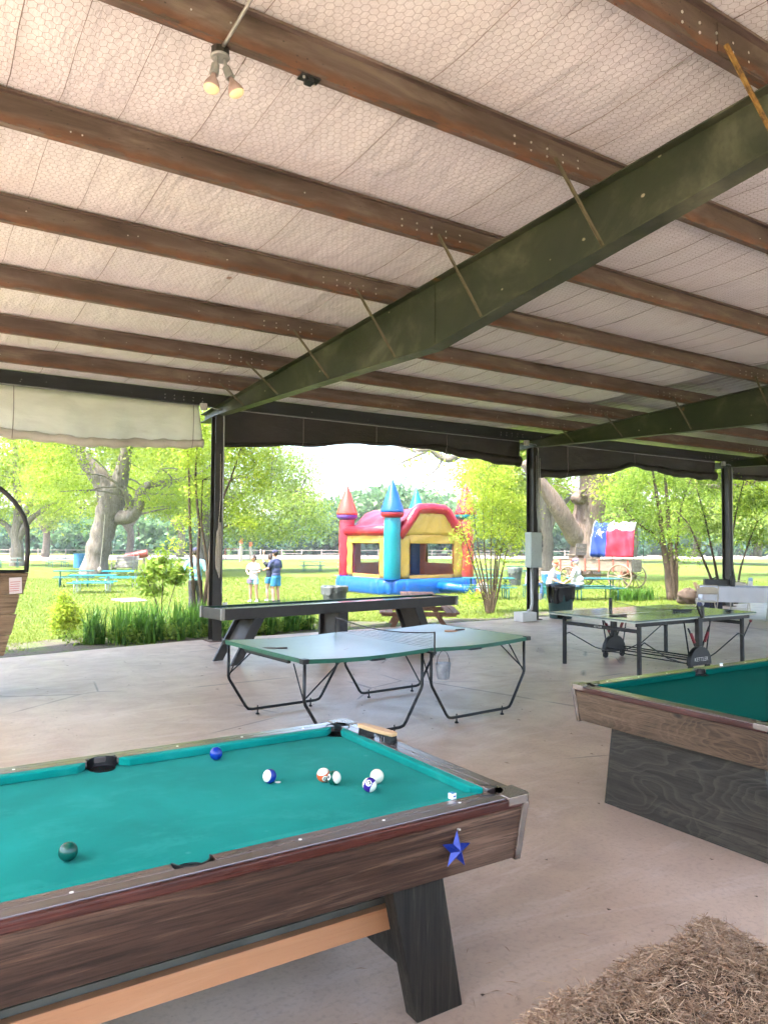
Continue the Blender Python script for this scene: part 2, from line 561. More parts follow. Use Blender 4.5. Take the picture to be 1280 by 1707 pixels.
wood('pine', (0.40, 0.165, 0.070), (0.49, 0.235, 0.112), (0.54, 0.275, 0.138), 'x', 0.7, 0.5, True, 0.05, 0.0, 0.06)
plain('under_board', (0.085, 0.083, 0.066), 0.7, 0, 0.25, 5)
plain('black_rubber', (0.007, 0.007, 0.008), 0.45, 0, 0.2, 20)
plain('pocket_trim', (0.27, 0.235, 0.205), 0.25, 0.7, 0.1, 20)
plain('white_dot', (0.78, 0.77, 0.74), 0.4)
plain('dark_steel', (0.012, 0.012, 0.013), 0.38, 0.3, 0.2, 12)
plain('black_plastic', (0.009, 0.009, 0.010), 0.4, 0, 0.2, 12)
plain('grey_steel', (0.020, 0.020, 0.022), 0.4, 0.4, 0.2, 12)
plain('red_plastic', (0.20, 0.012, 0.020), 0.4)
t = NT('tennis_green')
n1 = t.noise(1.4, t.mapped((0.5, 2.5, 1)), 6, 0.65, 0.8)
t.color(t.ramp(n1, [(0.3, (0.085, 0.145, 0.125)), (0.7, (0.125, 0.185, 0.168))])).rough(t.ramp(n1, [(0.3, 0.27), (0.7, 0.34)])).set(Specular_IOR_Level=0.6)
plain('green_edge', (0.010, 0.095, 0.055), 0.4, 0, 0.15, 8)
t = NT('tennis_blue')
n1 = t.noise(1.4, t.mapped((0.5, 2.5, 1)), 6, 0.65, 0.8)
t.color(t.ramp(n1, [(0.3, (0.095, 0.135, 0.125)), (0.7, (0.14, 0.185, 0.175))])).rough(t.ramp(n1, [(0.3, 0.10), (0.7, 0.20)])).set(Specular_IOR_Level=0.6)
plain('table_edge', (0.38, 0.42, 0.36), 0.45)
t = NT('net_mesh')
sp = t.sep(t.mapped((70, 70, 70)))
fx = t.math('LESS_THAN', t.math('FRACT', sp[1]), 0.13)
fz = t.math('LESS_THAN', t.math('FRACT', sp[2]), 0.13)
al = t.math('MAXIMUM', fx, fz)
t.color((0.02, 0.025, 0.04)).rough(0.8)
t.link(al, t.b.inputs['Alpha'])
plain('galv', (0.30, 0.33, 0.36), 0.4, 0.6, 0.3, 14)
plain('paddle_wood', (0.40, 0.17, 0.065), 0.5)
plain('paddle_dark', (0.055, 0.035, 0.028), 0.5)
plain('brush_wood', (0.58, 0.36, 0.18), 0.45, 0, 0.1, 5)
plain('star_blue', (0.004, 0.022, 0.21), 0.35, 0.2, 0.08, 10)
plain('cream_ball', (0.72, 0.70, 0.55), 0.12, 0, 0.04, 20)
plain('ball_blue', (0.006, 0.035, 0.30), 0.1, 0, 0.04, 20)
plain('ball_green', (0.004, 0.075, 0.055), 0.1, 0, 0.04, 20)
plain('ink', (0.01, 0.01, 0.012), 0.4)
plain('chalk_blue', (0.05, 0.25, 0.40), 0.8)
plain('shuffle_wood', (0.019, 0.0135, 0.0105), 0.5, 0, 0.35, 5)
plain('shuffle_panel', (0.052, 0.043, 0.032), 0.6, 0, 0.2, 5)
plain('shuffle_top', (0.36, 0.35, 0.335), 0.14, 0, 0.1, 4)
plain('shuffle_cap', (0.26, 0.245, 0.22), 0.5, 0, 0.1, 10)
plain('shuffle_green', (0.008, 0.040, 0.024), 0.9)

def ballmat(name, c, ndir=None):
    t = NT(name)
    s_ = t.sep(t.coord())
    band = t.math('LESS_THAN', t.math('ABSOLUTE', s_[2]), 0.0150)
    col = t.mix(band, (0.74, 0.71, 0.60), c)
    if ndir is not None:
        d = Vector(ndir).normalized() * 0.0286
        vm = t.new('VectorMath', operation='DISTANCE')
        t.link(t.coord(), vm.inputs[0])
        vm.inputs[1].default_value = d
        col = t.mix(t.math('LESS_THAN', vm.outputs['Value'], 0.0125), col, (0.78, 0.76, 0.68))
    t.color(col).rough(0.1)
    return t.m

# --- vegetation
leafmat('leaf_lime', (0.20, 0.30, 0.026), (0.36, 0.45, 0.055), 0.50, (0.48, 0.50, 0.075))
leafmat('leaf_pecan', (0.17, 0.27, 0.040), (0.31, 0.40, 0.075), 0.48, (0.42, 0.47, 0.11))
leafmat('leaf_mid', (0.11, 0.20, 0.030), (0.24, 0.34, 0.050), 0.45)
leafmat('leaf_far', (0.048, 0.125, 0.055), (0.14, 0.245, 0.095), 0.35)
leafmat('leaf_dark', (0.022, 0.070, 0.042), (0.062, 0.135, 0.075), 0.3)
leafmat('leaf_iris', (0.030, 0.10, 0.022), (0.11, 0.23, 0.032), 0.35)
leafmat('leaf_red', (0.50, 0.12, 0.045), (0.62, 0.26, 0.06), 0.45)
leafmat('grass_blade', (0.115, 0.165, 0.022), (0.19, 0.235, 0.036), 0.35, (0.26, 0.25, 0.08))
leafmat('straw_mat', (0.17, 0.102, 0.064), (0.41, 0.275, 0.175), 0.2, (0.62, 0.47, 0.31))
def bark(name, a, b, c):
    t = NT(name)
    n1 = t.noise(1.0, t.mapped((7, 7, 1.2)), 7, 0.7, 1.0)
    n2 = t.noise(0.7, None, 4)
    col = t.ramp(n1, [(0.32, a), (0.52, b), (0.72, c)])
    col = t.mix(t.ramp(n2, [(0.4, 0.0), (0.7, 0.35)]), col, a)
    t.color(col).rough(0.9).bump(n1, 0.9, 0.06)
bark('bark_grey', (0.09, 0.073, 0.060), (0.19, 0.158, 0.132), (0.29, 0.25, 0.215))
bark('bark_tan', (0.085, 0.058, 0.046), (0.18, 0.13, 0.105), (0.28, 0.21, 0.175))
bark('bark_thin', (0.045, 0.030, 0.022), (0.11, 0.075, 0.052), (0.20, 0.15, 0.11))
plain('hay_core', (0.11, 0.070, 0.042), 0.95, 0, 0.5, 25, 0.6)

# --- castle vinyl
def vinyl(name, c, rough=0.3):
    t = NT(name)
    n1 = t.noise(1.8, t.mapped((1, 1, 0.6)), 5, 0.6, 1.0)
    n2 = t.noise(6, t.mapped((1, 1, 2.5)), 4, 0.6, 0.5)
    t.color(t.ramp(n1, [(0.3, tuple(a * 0.86 for a in c)), (0.7, c)])).rough(rough)
    t.bump(t.mix(0.5, n1, n2), 0.35, 0.08)
vinyl('v_blue', (0.004, 0.085, 0.36))
vinyl('v_blue2', (0.004, 0.075, 0.34))
vinyl('v_teal', (0.002, 0.165, 0.20))
vinyl('v_red', (0.36, 0.012, 0.028))
vinyl('v_orange', (0.42, 0.050, 0.030))
vinyl('v_inner', (0.55, 0.12, 0.01))
vinyl('v_yellow', (0.46, 0.265, 0.040), 0.45)
vinyl('v_purple', (0.10, 0.035, 0.27))
t = NT('v_mesh')
sp = t.sep(t.mapped((30, 30, 30)))
al = t.math('MAXIMUM', t.math('LESS_THAN', t.math('FRACT', sp[2]), 0.3), t.math('LESS_THAN', t.math('FRACT', t.math('ADD', sp[0], sp[1])), 0.3))
t.color((0.02, 0.03, 0.045)).rough(0.8)
t.link(t.math('MULTIPLY', al, 0.4), t.b.inputs['Alpha'])

# --- miscellany
plain('turquoise', (0.008, 0.24, 0.28), 0.35, 0, 0.08, 5)
plain('teal_dark', (0.010, 0.115, 0.125), 0.4, 0, 0.15, 5)
plain('grey_green', (0.20, 0.27, 0.25), 0.5, 0, 0.15, 5)
plain('pale_metal', (0.36, 0.40, 0.40), 0.45, 0.3, 0.1, 8)
wood('old_board', (0.12, 0.075, 0.040), (0.25, 0.165, 0.092), (0.36, 0.25, 0.15), 'x', 1.0, 0.75, True, 0.4)
wood('wagon_board', (0.15, 0.115, 0.085), (0.25, 0.20, 0.155), (0.36, 0.30, 0.245), 'x', 1.0, 0.8, False, 0.4)
plain('wagon_red', (0.24, 0.060, 0.036), 0.65, 0, 0.3, 10)
wood('wheel_wood', (0.16, 0.115, 0.075), (0.29, 0.22, 0.15), (0.40, 0.32, 0.23), 'x', 2, 0.8, False, 0.3)
wood('bench_grey', (0.16, 0.15, 0.135), (0.27, 0.26, 0.235), (0.38, 0.36, 0.33), 'x', 1.2, 0.8, False, 0.3)
wood('brown_board', (0.13, 0.060, 0.035), (0.24, 0.12, 0.075), (0.33, 0.18, 0.12), 'x', 1.2, 0.7, False, 0.3)
plain('hoop_black', (0.022, 0.018, 0.016), 0.5, 0.2, 0.3, 8)
plain('flag_blue', (0.006, 0.030, 0.19), 0.8, 0, 0.06, 3)
plain('flag_white', (0.46, 0.48, 0.54), 0.8, 0, 0.03, 3)
plain('flag_red', (0.36, 0.008, 0.028), 0.8, 0, 0.06, 3)
plain('bin_green', (0.010, 0.045, 0.045), 0.45, 0, 0.15, 6)
plain('bin_grey', (0.05, 0.058, 0.056), 0.5, 0, 0.15, 6)
plain('bin_blue', (0.035, 0.16, 0.34), 0.5)
plain('bag_black', (0.010, 0.010, 0.011), 0.22, 0, 0.2, 6)
plain('bag_clear', (0.14, 0.15, 0.16), 0.2, 0, 0.2, 6)
plain('white_cloth', (0.62, 0.62, 0.66), 0.8, 0, 0.03, 4)
plain('chair_tan', (0.50, 0.44, 0.35), 0.4, 0.1, 0.06, 6)
plain('white_paint', (0.74, 0.72, 0.68), 0.6)
plain('rail_white', (0.34, 0.30, 0.26), 0.7)
plain('red_paint', (0.26, 0.045, 0.035), 0.5)
plain('orange_paint', (0.60, 0.16, 0.06), 0.5)
plain('skin_a', (0.52, 0.30, 0.215), 0.55, 0, 0.06, 8)
plain('skin_b', (0.44, 0.235, 0.16), 0.55, 0, 0.06, 8)
plain('hair_dark', (0.040, 0.024, 0.018), 0.6)
plain('hair_grey', (0.36, 0.34, 0.33), 0.7)
plain('shirt_teal', (0.17, 0.36, 0.40), 0.85, 0, 0.08, 4)
plain('shirt_white', (0.44, 0.45, 0.48), 0.85, 0, 0.05, 4)
plain('shirt_navy', (0.045, 0.055, 0.12), 0.85, 0, 0.1, 4)
plain('shirt_black', (0.018, 0.02, 0.03), 0.85)
plain('short_blue', (0.03, 0.17, 0.34), 0.8, 0, 0.15, 12)
plain('short_pale', (0.22, 0.42, 0.52), 0.8, 0, 0.4, 30)
plain('litter', (0.10, 0.072, 0.05), 0.9, 0, 0.5, 30)
plain('pants_dark', (0.030, 0.028, 0.030), 0.85)
plain('jeans', (0.055, 0.11, 0.21), 0.85, 0, 0.15, 12)
plain('cap_navy', (0.030, 0.032, 0.075), 0.8)
plain('cap_orange', (0.60, 0.10, 0.035), 0.8)
plain('cap_purple', (0.17, 0.13, 0.22), 0.8)
plain('shoe_dark', (0.02, 0.02, 0.03), 0.6)
plain('shoe_white', (0.66, 0.64, 0.62), 0.6)
plain('rock', (0.075, 0.050, 0.034), 0.85, 0, 0.35, 4, 0.5)
plain('rope', (0.45, 0.40, 0.32), 0.9)
plain('paper', (0.58, 0.50, 0.47), 0.7, 0, 0.04, 9)
plain('paper_red', (0.45, 0.16, 0.14), 0.7)
plain('bulb_glass', (0.42, 0.30, 0.27), 0.2)
t = NT('bulb_lit')
t.color((0.6, 0.42, 0.26)).rough(0.3).set(Emission_Color=(1.0, 0.60, 0.25, 1), Emission_Strength=0.11)
plain('cardboard', (0.26, 0.18, 0.11), 0.8)
plain('bottle_blue', (0.30, 0.45, 0.62), 0.2)
# ================================================================== SETTING
def gz(y):
    return -0.12 - 0.33 * min(max((y - 14) / 18.0, 0), 1)

# lawn: one sheet to the horizon
mb = MB()
ys = [-180, -60, -20, 10, 14, 17, 20, 23, 26, 29, 32, 40, 60, 90, 130, 300, 580]
xs = [-280, -150, -60, -30, -10, 0, 10, 20, 30, 40, 60, 90, 150, 300, 480]
w = len(xs)
mb.add([(x, y, gz(y)) for y in ys for x in xs], [(j * w + i, j * w + i + 1, (j + 1) * w + i + 1, (j + 1) * w + i) for j in range(len(ys) - 1) for i in range(w - 1)])
tag(part(mb, 'lawn', MT['lawn']), kind='structure')

# concrete slab
mb = MB()
mb.prism([(-16, -12), (46, -12), (46, 13.25), (12, 13.08), (4.2, 12.98), (1.3, 12.46), (-16, 12.3)], -0.3, 0.0)
tag(part(mb, 'floor', MT['concrete'], bevel=0.02), kind='structure')

# planting bed between slab and lawn
mb = MB()
def bedfn(u, v):
    x = -6 + 40 * u
    y = 12.2 + v * (2.9 + 0.45 * math.sin(x * 0.9) + 0.3 * math.sin(x * 2.3 + 1))
    return (x, y, gz(y) + 0.006 + 0.05 * math.sin(math.pi * v) * (1 + 0.5 * math.sin(x * 3)))
mb.grid(bedfn, 120, 8)
tag(part(mb, 'planting_bed', MT['bed_soil'], smooth=True), kind='structure')

# pale dirt track in the distance
mb = MB()
mb.add([(-40, 92, gz(90) + .02), (20, 90, gz(90) + .02), (60, 86, gz(90) + .02), (110, 70, gz(90) + .02), (230, 30, gz(90) + .02),
        (300, 60, gz(90) + .02), (140, 100, gz(90) + .02), (70, 116, gz(90) + .02), (20, 118, gz(90) + .02), (-40, 118, gz(90) + .02)],
       [(0, 1, 8, 9), (1, 2, 7, 8), (2, 3, 6, 7), (3, 4, 5, 6)])
tag(part(mb, 'dirt_track', MT['pale_dirt']), kind='structure')

# pale paving pad on the lawn
mb = MB()
mb.prism([(6.3, 26.2), (7.2, 26.4), (7.1, 27.8), (6.2, 27.6)], gz(27) - 0.1, gz(27) + 0.05)
tag(part(mb, 'paving_pad', MT['pale_dirt'], bevel=0.01), kind='structure')

# ------------------------------------------------------------------ pavilion
YE, ZE, SL = 12.753, 4.152, 0.054
PY = [YE - d for d in (0, 1.29, 2.62, 4.20, 5.765, 7.263, 8.74, 10.147, 11.6, 13.1, 14.6)]
XC = [4.637, 12.257, 19.877, 27.5]
XL, XR = -3.2, 33.0
PD = 0.215
def zb(y):
    return ZE + SL * (YE - y)
def zt(y):
    return zb(y) + PD
pav = root('picnic_pavilion', (XC[0], YE, 0), 'open-sided steel-frame pavilion with rusty purlins under a white insulated ceiling', 'pavilion')

# corrugated deck on top
mb = MB()
def deck(u, v):
    x = XL + (XR - XL) * u
    y = 13.75 + (-3.0 - 13.75) * v
    k = int(round(u * 740)) % 4
    return (x, y, zt(y) + 0.07 + (0.028 if k in (1, 2) else 0.0))
mb.grid(deck, 740, 1)
o = part(mb, 'roof_deck', MT['galvanised_deck'], pav, world=True)
solid(o, 0.004, 1)

# insulation, one slightly sagging sheet between each two purlins
XI = 11.4
for k in range(len(PY)):
    y0 = PY[k] if k else PY[0]
    y1 = PY[k + 1] if k + 1 < len(PY) else -3.0
    mb = MB()
    ph = random.random() * 6
    def ins(u, v):
        x = XL + (XI - XL + 0.25 * math.sin(k * 2.1)) * u
        y = y0 + (y1 - y0) * v
        s_ = 0.030 * math.sin(math.pi * v) * (1 + 0.35 * math.sin(x * 2.1 + ph) + 0.3 * math.sin(x * 5.3 + ph * 2))
        s_ += 0.010 * abs(math.sin(math.pi * x / 1.22)) * math.sin(math.pi * v)
        return (x, y, zt(y) + 0.014 - s_)
    mb.grid(ins, 150, 8)
    part(mb, 'insulation_sheet', MT['insulation'], pav, smooth=True, world=True)

# chicken wire under the insulation: one piece per roll width and bay
def hexnet(wx, wy, ribbon):
    a = 0.058
    nx = int(round(wx / (a * 0.98)))
    sx = wx / nx
    hy = a * 1.2
    ny = max(2, int(round(wy / (hy * 0.75))))
    sy = wy / ny
    V, F = [], []
    def seg(p, q_):
        d = Vector((q_[0] - p[0], q_[1] - p[1]))
        n_ = Vector((-d.y, d.x)).normalized() * ribbon / 2
        b = len(V)
        for pt, s_ in ((p, 1), (p, -1), (q_, -1), (q_, 1)):
            V.append((pt[0] + n_.x * s_, pt[1] + n_.y * s_))
        F.append((b, b + 1, b + 2, b + 3))
    for j in range(ny):
        off = 0.5 * sx if j % 2 else 0.0
        for i in range(nx):
            cx, cy = i * sx + off + random.uniform(-1, 1) * 0.006, (j + 0.5) * sy + random.uniform(-1, 1) * 0.003
            L = (i * sx + off - sx / 2, j * sy + sy * 0.18)
            T = (i * sx + off, j * sy - sy * 0.18 + (0.36 * sy))
            lo = (cx - sx / 2 + random.uniform(-1, 1) * 0.005, j * sy + sy * 0.17)
            hi = (lo[0], (j + 1) * sy - sy * 0.17)
            seg(lo, hi)                                   # twisted side
            seg((hi[0], hi[1]), (hi[0] + sx / 2, (j + 1) * sy + sy * 0.17))
            seg((hi[0] + sx / 2, (j + 1) * sy + sy * 0.17), (hi[0] + sx, hi[1]))
    return V, F
for k in range(len(PY)):
    y0 = PY[k]
    y1 = PY[k + 1] if k + 1 < len(PY) else -3.0
    wy = y0 - y1
    WX = 1.218
    variants = []
    for q_ in range(2):
        V, F = hexnet(WX, wy, 0.0030)
        vs = []
        for (x, v) in V:
            y = -v
            s_ = 0.042 * math.sin(math.pi * min(max(v / wy, 0), 1))
            vs.append((x, y, -SL * y - s_ + 0.004 - 0.014 * math.sin(math.pi * min(max(v / wy, 0), 1))))
        me = bpy.data.meshes.new('wire_netting')
        me.from_pydata(vs, [], F)
        me.materials.append(MT['net_wire'])
        variants.append(me)
    for i in range(12):
        o = obj('wire_netting', variants[(i + k) % 2], pav)
        o.location = Vector((XL + i * WX, y0, zt(y0))) - Vector(pav.location)
    # lap cords where two rolls meet
    mb = MB()
    for i in range(1, 13):
        x = XL + i * WX + random.uniform(-0.04, 0.04)
        for dx in ((0.0,) if random.random() < 0.45 else (0.0, 0.32, 0.71)):
            pts = []
            for s_ in range(7):
                v = s_ / 6
                y = y0 - wy * v
                pts.append((x + dx + 0.006 * math.sin(v * 9), y, zt(y) - 0.056 * math.sin(math.pi * v) - 0.002))
            mb.tube(pts, 0.0032 if dx == 0 else 0.002, 4, cap=False)
    part(mb, 'lap_cord', MT['seam_cord'], pav, world=True)['kind'] = 'stuff'

# purlins: Z sections
for k, y in enumerate(PY):
    b = zb(y)
    e = 0.006
    prof = [(y, b), (y + 0.062, b), (y + 0.062, b + 0.018), (y + 0.062 - e, b + 0.018), (y + 0.062 - e, b + e), (y + e, b + e),
            (y + e, b + PD), (y - 0.058, b + PD), (y - 0.058, b + PD - 0.018), (y - 0.058 + e, b + PD - 0.018), (y - 0.058 + e, b + PD - e), (y, b + PD - e)]
    mb = MB()
    mb.prism(prof, XL, XR, 'x')
    pur = part(mb, 'eave_strut' if k == 0 else 'purlin', MT['eave_steel'] if k == 0 else MT['rusty_purlin'], pav, world=True)
    mb = MB()
    Mx = Matrix.Rotation(R(90), 3, 'X')
    for xc in XC[:3]:
        for (u0, u1) in ((-1.05, 0.0), (0.25, 0.75)):
            for i in range(5):
                for zz in (0.065, 0.125):
                    x = xc - 0.95 + i * 0.165 if u0 < 0 else xc + 0.3 + i * 0.165
                    if u0 > 0 and i > 2:
                        continue
                    mb.lathe([(0.009, 0), (0.009, 0.006)], 6, (x, y - 0.001, b + zz), Mx)
    for i in range(16):
        mb.lathe([(0.006, 0), (0.006, 0.005)], 5, (XL + random.random() * 14, y - 0.001, b + random.uniform(0.05, 0.12)), Mx)
    bo = part(mb, 'bright_hole_row', MT['zinc'], pur)  # pale metal discs stand in for light showing through open bolt holes
    bo['kind'] = 'stuff'
    # darker lap joint plates beside each rafter
    for xc in XC[:3]:
        part(MB().box((xc - 0.30, y - 0.004, b + PD / 2 - 0.004), (0.62, 0.005, PD - 0.03)), 'lap_plate', MT['rusty_purlin'] if k else MT['eave_steel'], pur)

# rafters: tapered I sections
def zlow(y):
    pts = [(13.45, 3.965), (12.7, 4.00), (6.26, 3.80), (2.65, 4.262), (0.8, 4.50), (-3.0, 4.70)]
    for (ya, za), (yb, zb_) in zip(pts[:-1], pts[1:]):
        if ya >= y >= yb:
            return za + (zb_ - za) * (ya - y) / (ya - yb)
    return pts[-1][1]
yy = [13.45, 12.7, 9.5, 6.26, 4.4, 2.65, 0.8, -3.0]
for xc in XC:
    mb = MB()
    for a, b in zip(yy[:-1], yy[1:]):
        for (h0, h1, lo) in ((0.008, 0.014, 0),):
            pass
        ta, tb, la, lb = zb(a) - 0.004, zb(b) - 0.004, zlow(a), zlow(b)
        # web
        mb.hexa([(xc - 0.004, a, la), (xc + 0.004, a, la), (xc + 0.004, b, lb), (xc - 0.004, b, lb), (xc - 0.004, a, ta), (xc + 0.004, a, ta), (xc + 0.004, b, tb), (xc - 0.004, b, tb)])
        for z0, z1, t_ in ((ta, tb, -0.012), (la, lb, -0.014)):
            mb.hexa([(xc - 0.085, a, z0 + t_), (xc + 0.085, a, z0 + t_), (xc + 0.085, b, z1 + t_), (xc - 0.085, b, z1 + t_),
                     (xc - 0.085, a, z0 - 0.0003), (xc + 0.085, a, z0 - 0.0003), (xc + 0.085, b, z1 - 0.0003), (xc - 0.085, b, z1 - 0.0003)])
    raf = part(mb, 'rafter', MT['green_steel'], pav, world=True)
    for y in (12.7, 6.26):
        part(MB().box((xc - 0.007, y, (zb(y) + zlow(y)) / 2 - 0.006), (0.006, 0.012, zb(y) - zlow(y) - 0.03)), 'splice_seam', MT['green_steel'], raf)
    # flange braces from purlin to lower flange, on the near side
    for k, y in enumerate(PY[1:9], 1):
        mb = MB()
        xo = 0.55 if zb(y) - zlow(y) > 0.3 else 0.45
        mb.bar((xc - xo, y - 0.012, zb(y) + 0.075), (xc - 0.055, y - 0.045, zlow(y) + 0.02), 0.030, 0.005, (0, 1, 0.2))
        mb.bar((xc - xo, y - 0.022, zb(y) + 0.075), (xc - 0.055, y - 0.055, zlow(y) + 0.02), 0.005, 0.024, (0, 1, 0.2))
        part(mb, 'flange_brace', MT['olive_brace'] if k < 7 else MT['yellow_brace'], pav, world=True)

# columns
for xc in XC:
    mb = MB()
    zc = 3.985
    mb.box((xc, YE - 0.02, zc / 2), (0.010, 0.20, zc))
    mb.box((xc, YE - 0.125, zc / 2), (0.165, 0.013, zc))
    mb.box((xc, YE + 0.085, zc / 2), (0.165, 0.013, zc))
    c_ = part(mb, 'column', MT['column_steel'], pav, world=True)
    mb = MB()
    mb.box((xc, YE - 0.02, 0.010), (0.30, 0.34, 0.019))
    part(mb, 'base_plate', MT['rusty_purlin'], c_, bevel=0.004)

# ------------------------------------------------------------------ rolled tarps at the eave
def hang(name, label, x0, x1, top, low, y, mats, rolls, rollr, slant=0.0, cords=()):
    ro = root(name, ((x0 + x1) / 2, y, top(0.5)), label, 'tarp', 'tarps rolled up along the eave')
    mb = MB()
    def f(u, v):
        x = x0 + (x1 - x0) * u + slant * v * (u - 0.5) * 2
        zt_, zl = top(u), low(u)
        z = zt_ + (zl - zt_) * v
        return (x, y + 0.05 * math.sin(u * 31) * v * 0.5 + 0.05 * math.sin(u * 9 + 1) * v + 0.06 * v, z)
    mb.grid(f, 60, 8)
    o = part(mb, 'curtain', mats[0], ro, smooth=True, world=True)
    solid(o, 0.003)
    mb = MB()
    pts, rs = [], []
    for i in range(61):
        u = i / 60
        x = x0 + (x1 - x0) * u + slant * (u - 0.5) * 2
        pts.append((x, y + 0.05 * math.sin(u * 9 + 1) + 0.06, low(u) + 0.01 * math.sin(u * 40)))
        rs.append(rollr(u) * (1 + 0.12 * math.sin(u * 57) + 0.08 * math.sin(u * 131 + 2)))
    mb.tube(pts, rs, 12)
    part(mb, 'rolled_hem', mats[1], ro, smooth=True, world=True)
    for u in cords:
        mb = MB()
        x = x0 + (x1 - x0) * u + slant * (u - 0.5)
        mb.tube([(x, y - 0.03, top(u)), (x + 0.01, y - 0.02, (top(u) + low(u)) / 2), (x, y - 0.04, low(u) + 0.04), (x, y + 0.02, low(u) - rollr(u) * 1.1)], 0.006, 5)
        part(mb, 'tie_cord', MT['seam_cord'], ro, world=True)
    return ro
lerp = lambda a, b, t: a + (b - a) * t
def pw(pts):
    def f(u):
        for (a, va), (b, vb) in zip(pts[:-1], pts[1:]):
            if u <= b:
                s_ = (u - a) / (b - a)
                return va + (vb - va) * (s_ * s_ * (3 - 2 * s_))
        return pts[-1][1]
    return f
# cream one on the left bay
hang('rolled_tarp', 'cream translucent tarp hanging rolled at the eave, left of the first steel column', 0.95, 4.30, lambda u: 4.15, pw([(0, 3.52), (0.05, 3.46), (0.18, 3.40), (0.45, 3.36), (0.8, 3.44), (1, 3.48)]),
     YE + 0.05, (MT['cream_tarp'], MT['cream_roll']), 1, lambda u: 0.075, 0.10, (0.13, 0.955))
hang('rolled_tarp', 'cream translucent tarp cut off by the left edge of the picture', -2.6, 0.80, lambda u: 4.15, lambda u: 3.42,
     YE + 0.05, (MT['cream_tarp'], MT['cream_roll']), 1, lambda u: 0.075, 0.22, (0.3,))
hang('rolled_tarp', 'dark brown rolled tarp at the eave above the bouncy castle', 4.79, 12.0, lambda u: 4.22, pw([(0, 3.50), (0.2, 3.62), (0.42, 3.78), (0.68, 3.82), (0.8, 3.74), (1, 3.66)]),
     YE + 0.12, (MT['dark_tarp'], MT['dark_tarp']), 1, pw([(0, 0.03), (0.55, 0.04), (0.75, 0.09), (1, 0.12)]), 0.0, (0.22, 0.45, 0.7))
hang('rolled_tarp', 'dark rolled tarp sagging at the eave above the flag-draped wagon', 12.48, 19.55, lambda u: 4.22, pw([(0, 3.42), (0.12, 3.46), (0.35, 3.60), (0.5, 3.84), (0.62, 3.80), (0.8, 3.72), (1, 3.72)]),
     YE + 0.12, (MT['dark_tarp'], MT['dark_tarp']), 1, pw([(0, 0.10), (0.5, 0.06), (0.8, 0.10), (1, 0.12)]), 0.0, (0.15, 0.5))
hang('rolled_tarp', 'dark rolled tarp at the eave beyond the third steel column on the right', 20.1, 27.2, lambda u: 4.22, pw([(0, 3.78), (0.5, 3.82), (1, 3.7)]),
     YE + 0.12, (MT['dark_tarp'], MT['dark_tarp']), 1, lambda u: 0.08)

# ------------------------------------------------------------------ electrical fittings
def conduit_run(label, x0, x1, z, xcol, boxx):
    ro = root('conduit', (xcol, YE - 0.16, 2.6), label, 'conduit', 'conduits on the eave and columns')
    mb = MB()
    mb.tube([(x0, YE - 0.05, z + 0.02), (x1, YE - 0.05, z)], 0.011, 6)
    part(mb, 'eave_pipe', MT['conduit_grey'], ro, world=True, smooth=True)
    mb = MB()
    mb.tube([(boxx, YE - 0.12, z - 0.03), (xcol - 0.02, YE - 0.16, z - 0.05), (xcol + 0.05, YE - 0.16, z - 0.14), (xcol + 0.062, YE - 0.155, z - 0.3), (xcol + 0.062, YE - 0.15, 2.5), (xcol + 0.062, YE - 0.15, 0.85)], 0.012, 6)
    part(mb, 'drop_pipe', MT['conduit_grey'], ro, world=True, smooth=True)
    mb = MB()
    mb.box((boxx, YE - 0.12, z - 0.03), (0.11, 0.08, 0.12))
    part(mb, 'junction_box', MT['outlet_grey'], ro, world=True, bevel=0.006)
    return ro
conduit_run('grey conduit running along the left eave and down the first column', -2.8, 4.30, 4.14, XC[0], 4.33)
conduit_run('grey conduit bending from a junction box down the column with the grey panel', 4.8, 11.9, 4.10, XC[1], 11.98)
conduit_run('thin grey conduit bending down the third column near the white tables', 12.5, 19.5, 4.10, XC[2], 19.58)

ol = root('outlet_box', (4.75, YE - 0.19, 0.62), 'small grey outlet box low on the first column', 'outlet box')
part(MB().box((0, 0, 0), (0.075, 0.05, 0.13)), 'box', MT['outlet_grey'], ol, bevel=0.006)
part(MB().box((0.01, -0.031, 0.0), (0.05, 0.012, 0.10)), 'cover', MT['outlet_grey'], ol, bevel=0.004)

# rope hank on first column
ro = root('rope_hank', (XC[0] - 0.02, YE - 0.17, 1.6), 'pale rope coiled and hung on the first column', 'rope')
mb = MB()
for i in range(4):
    pts = []
    for s_ in range(25):
        a = 2 * math.pi * s_ / 24
        pts.append((0.022 * math.cos(a) + (i - 1.5) * 0.012, 0.010 * math.sin(a * 2 + i) - 0.010 * i, (0.34 + 0.05 * i) * math.sin(a)))
    mb.tube(pts, 0.006, 5, cap=False)
mb.tube([(0, 0, 0.36), (0.03, 0, 0.9), (0.02, 0.0, 1.7)], 0.006, 5)
part(mb, 'coil', MT['rope'], ro, smooth=True)

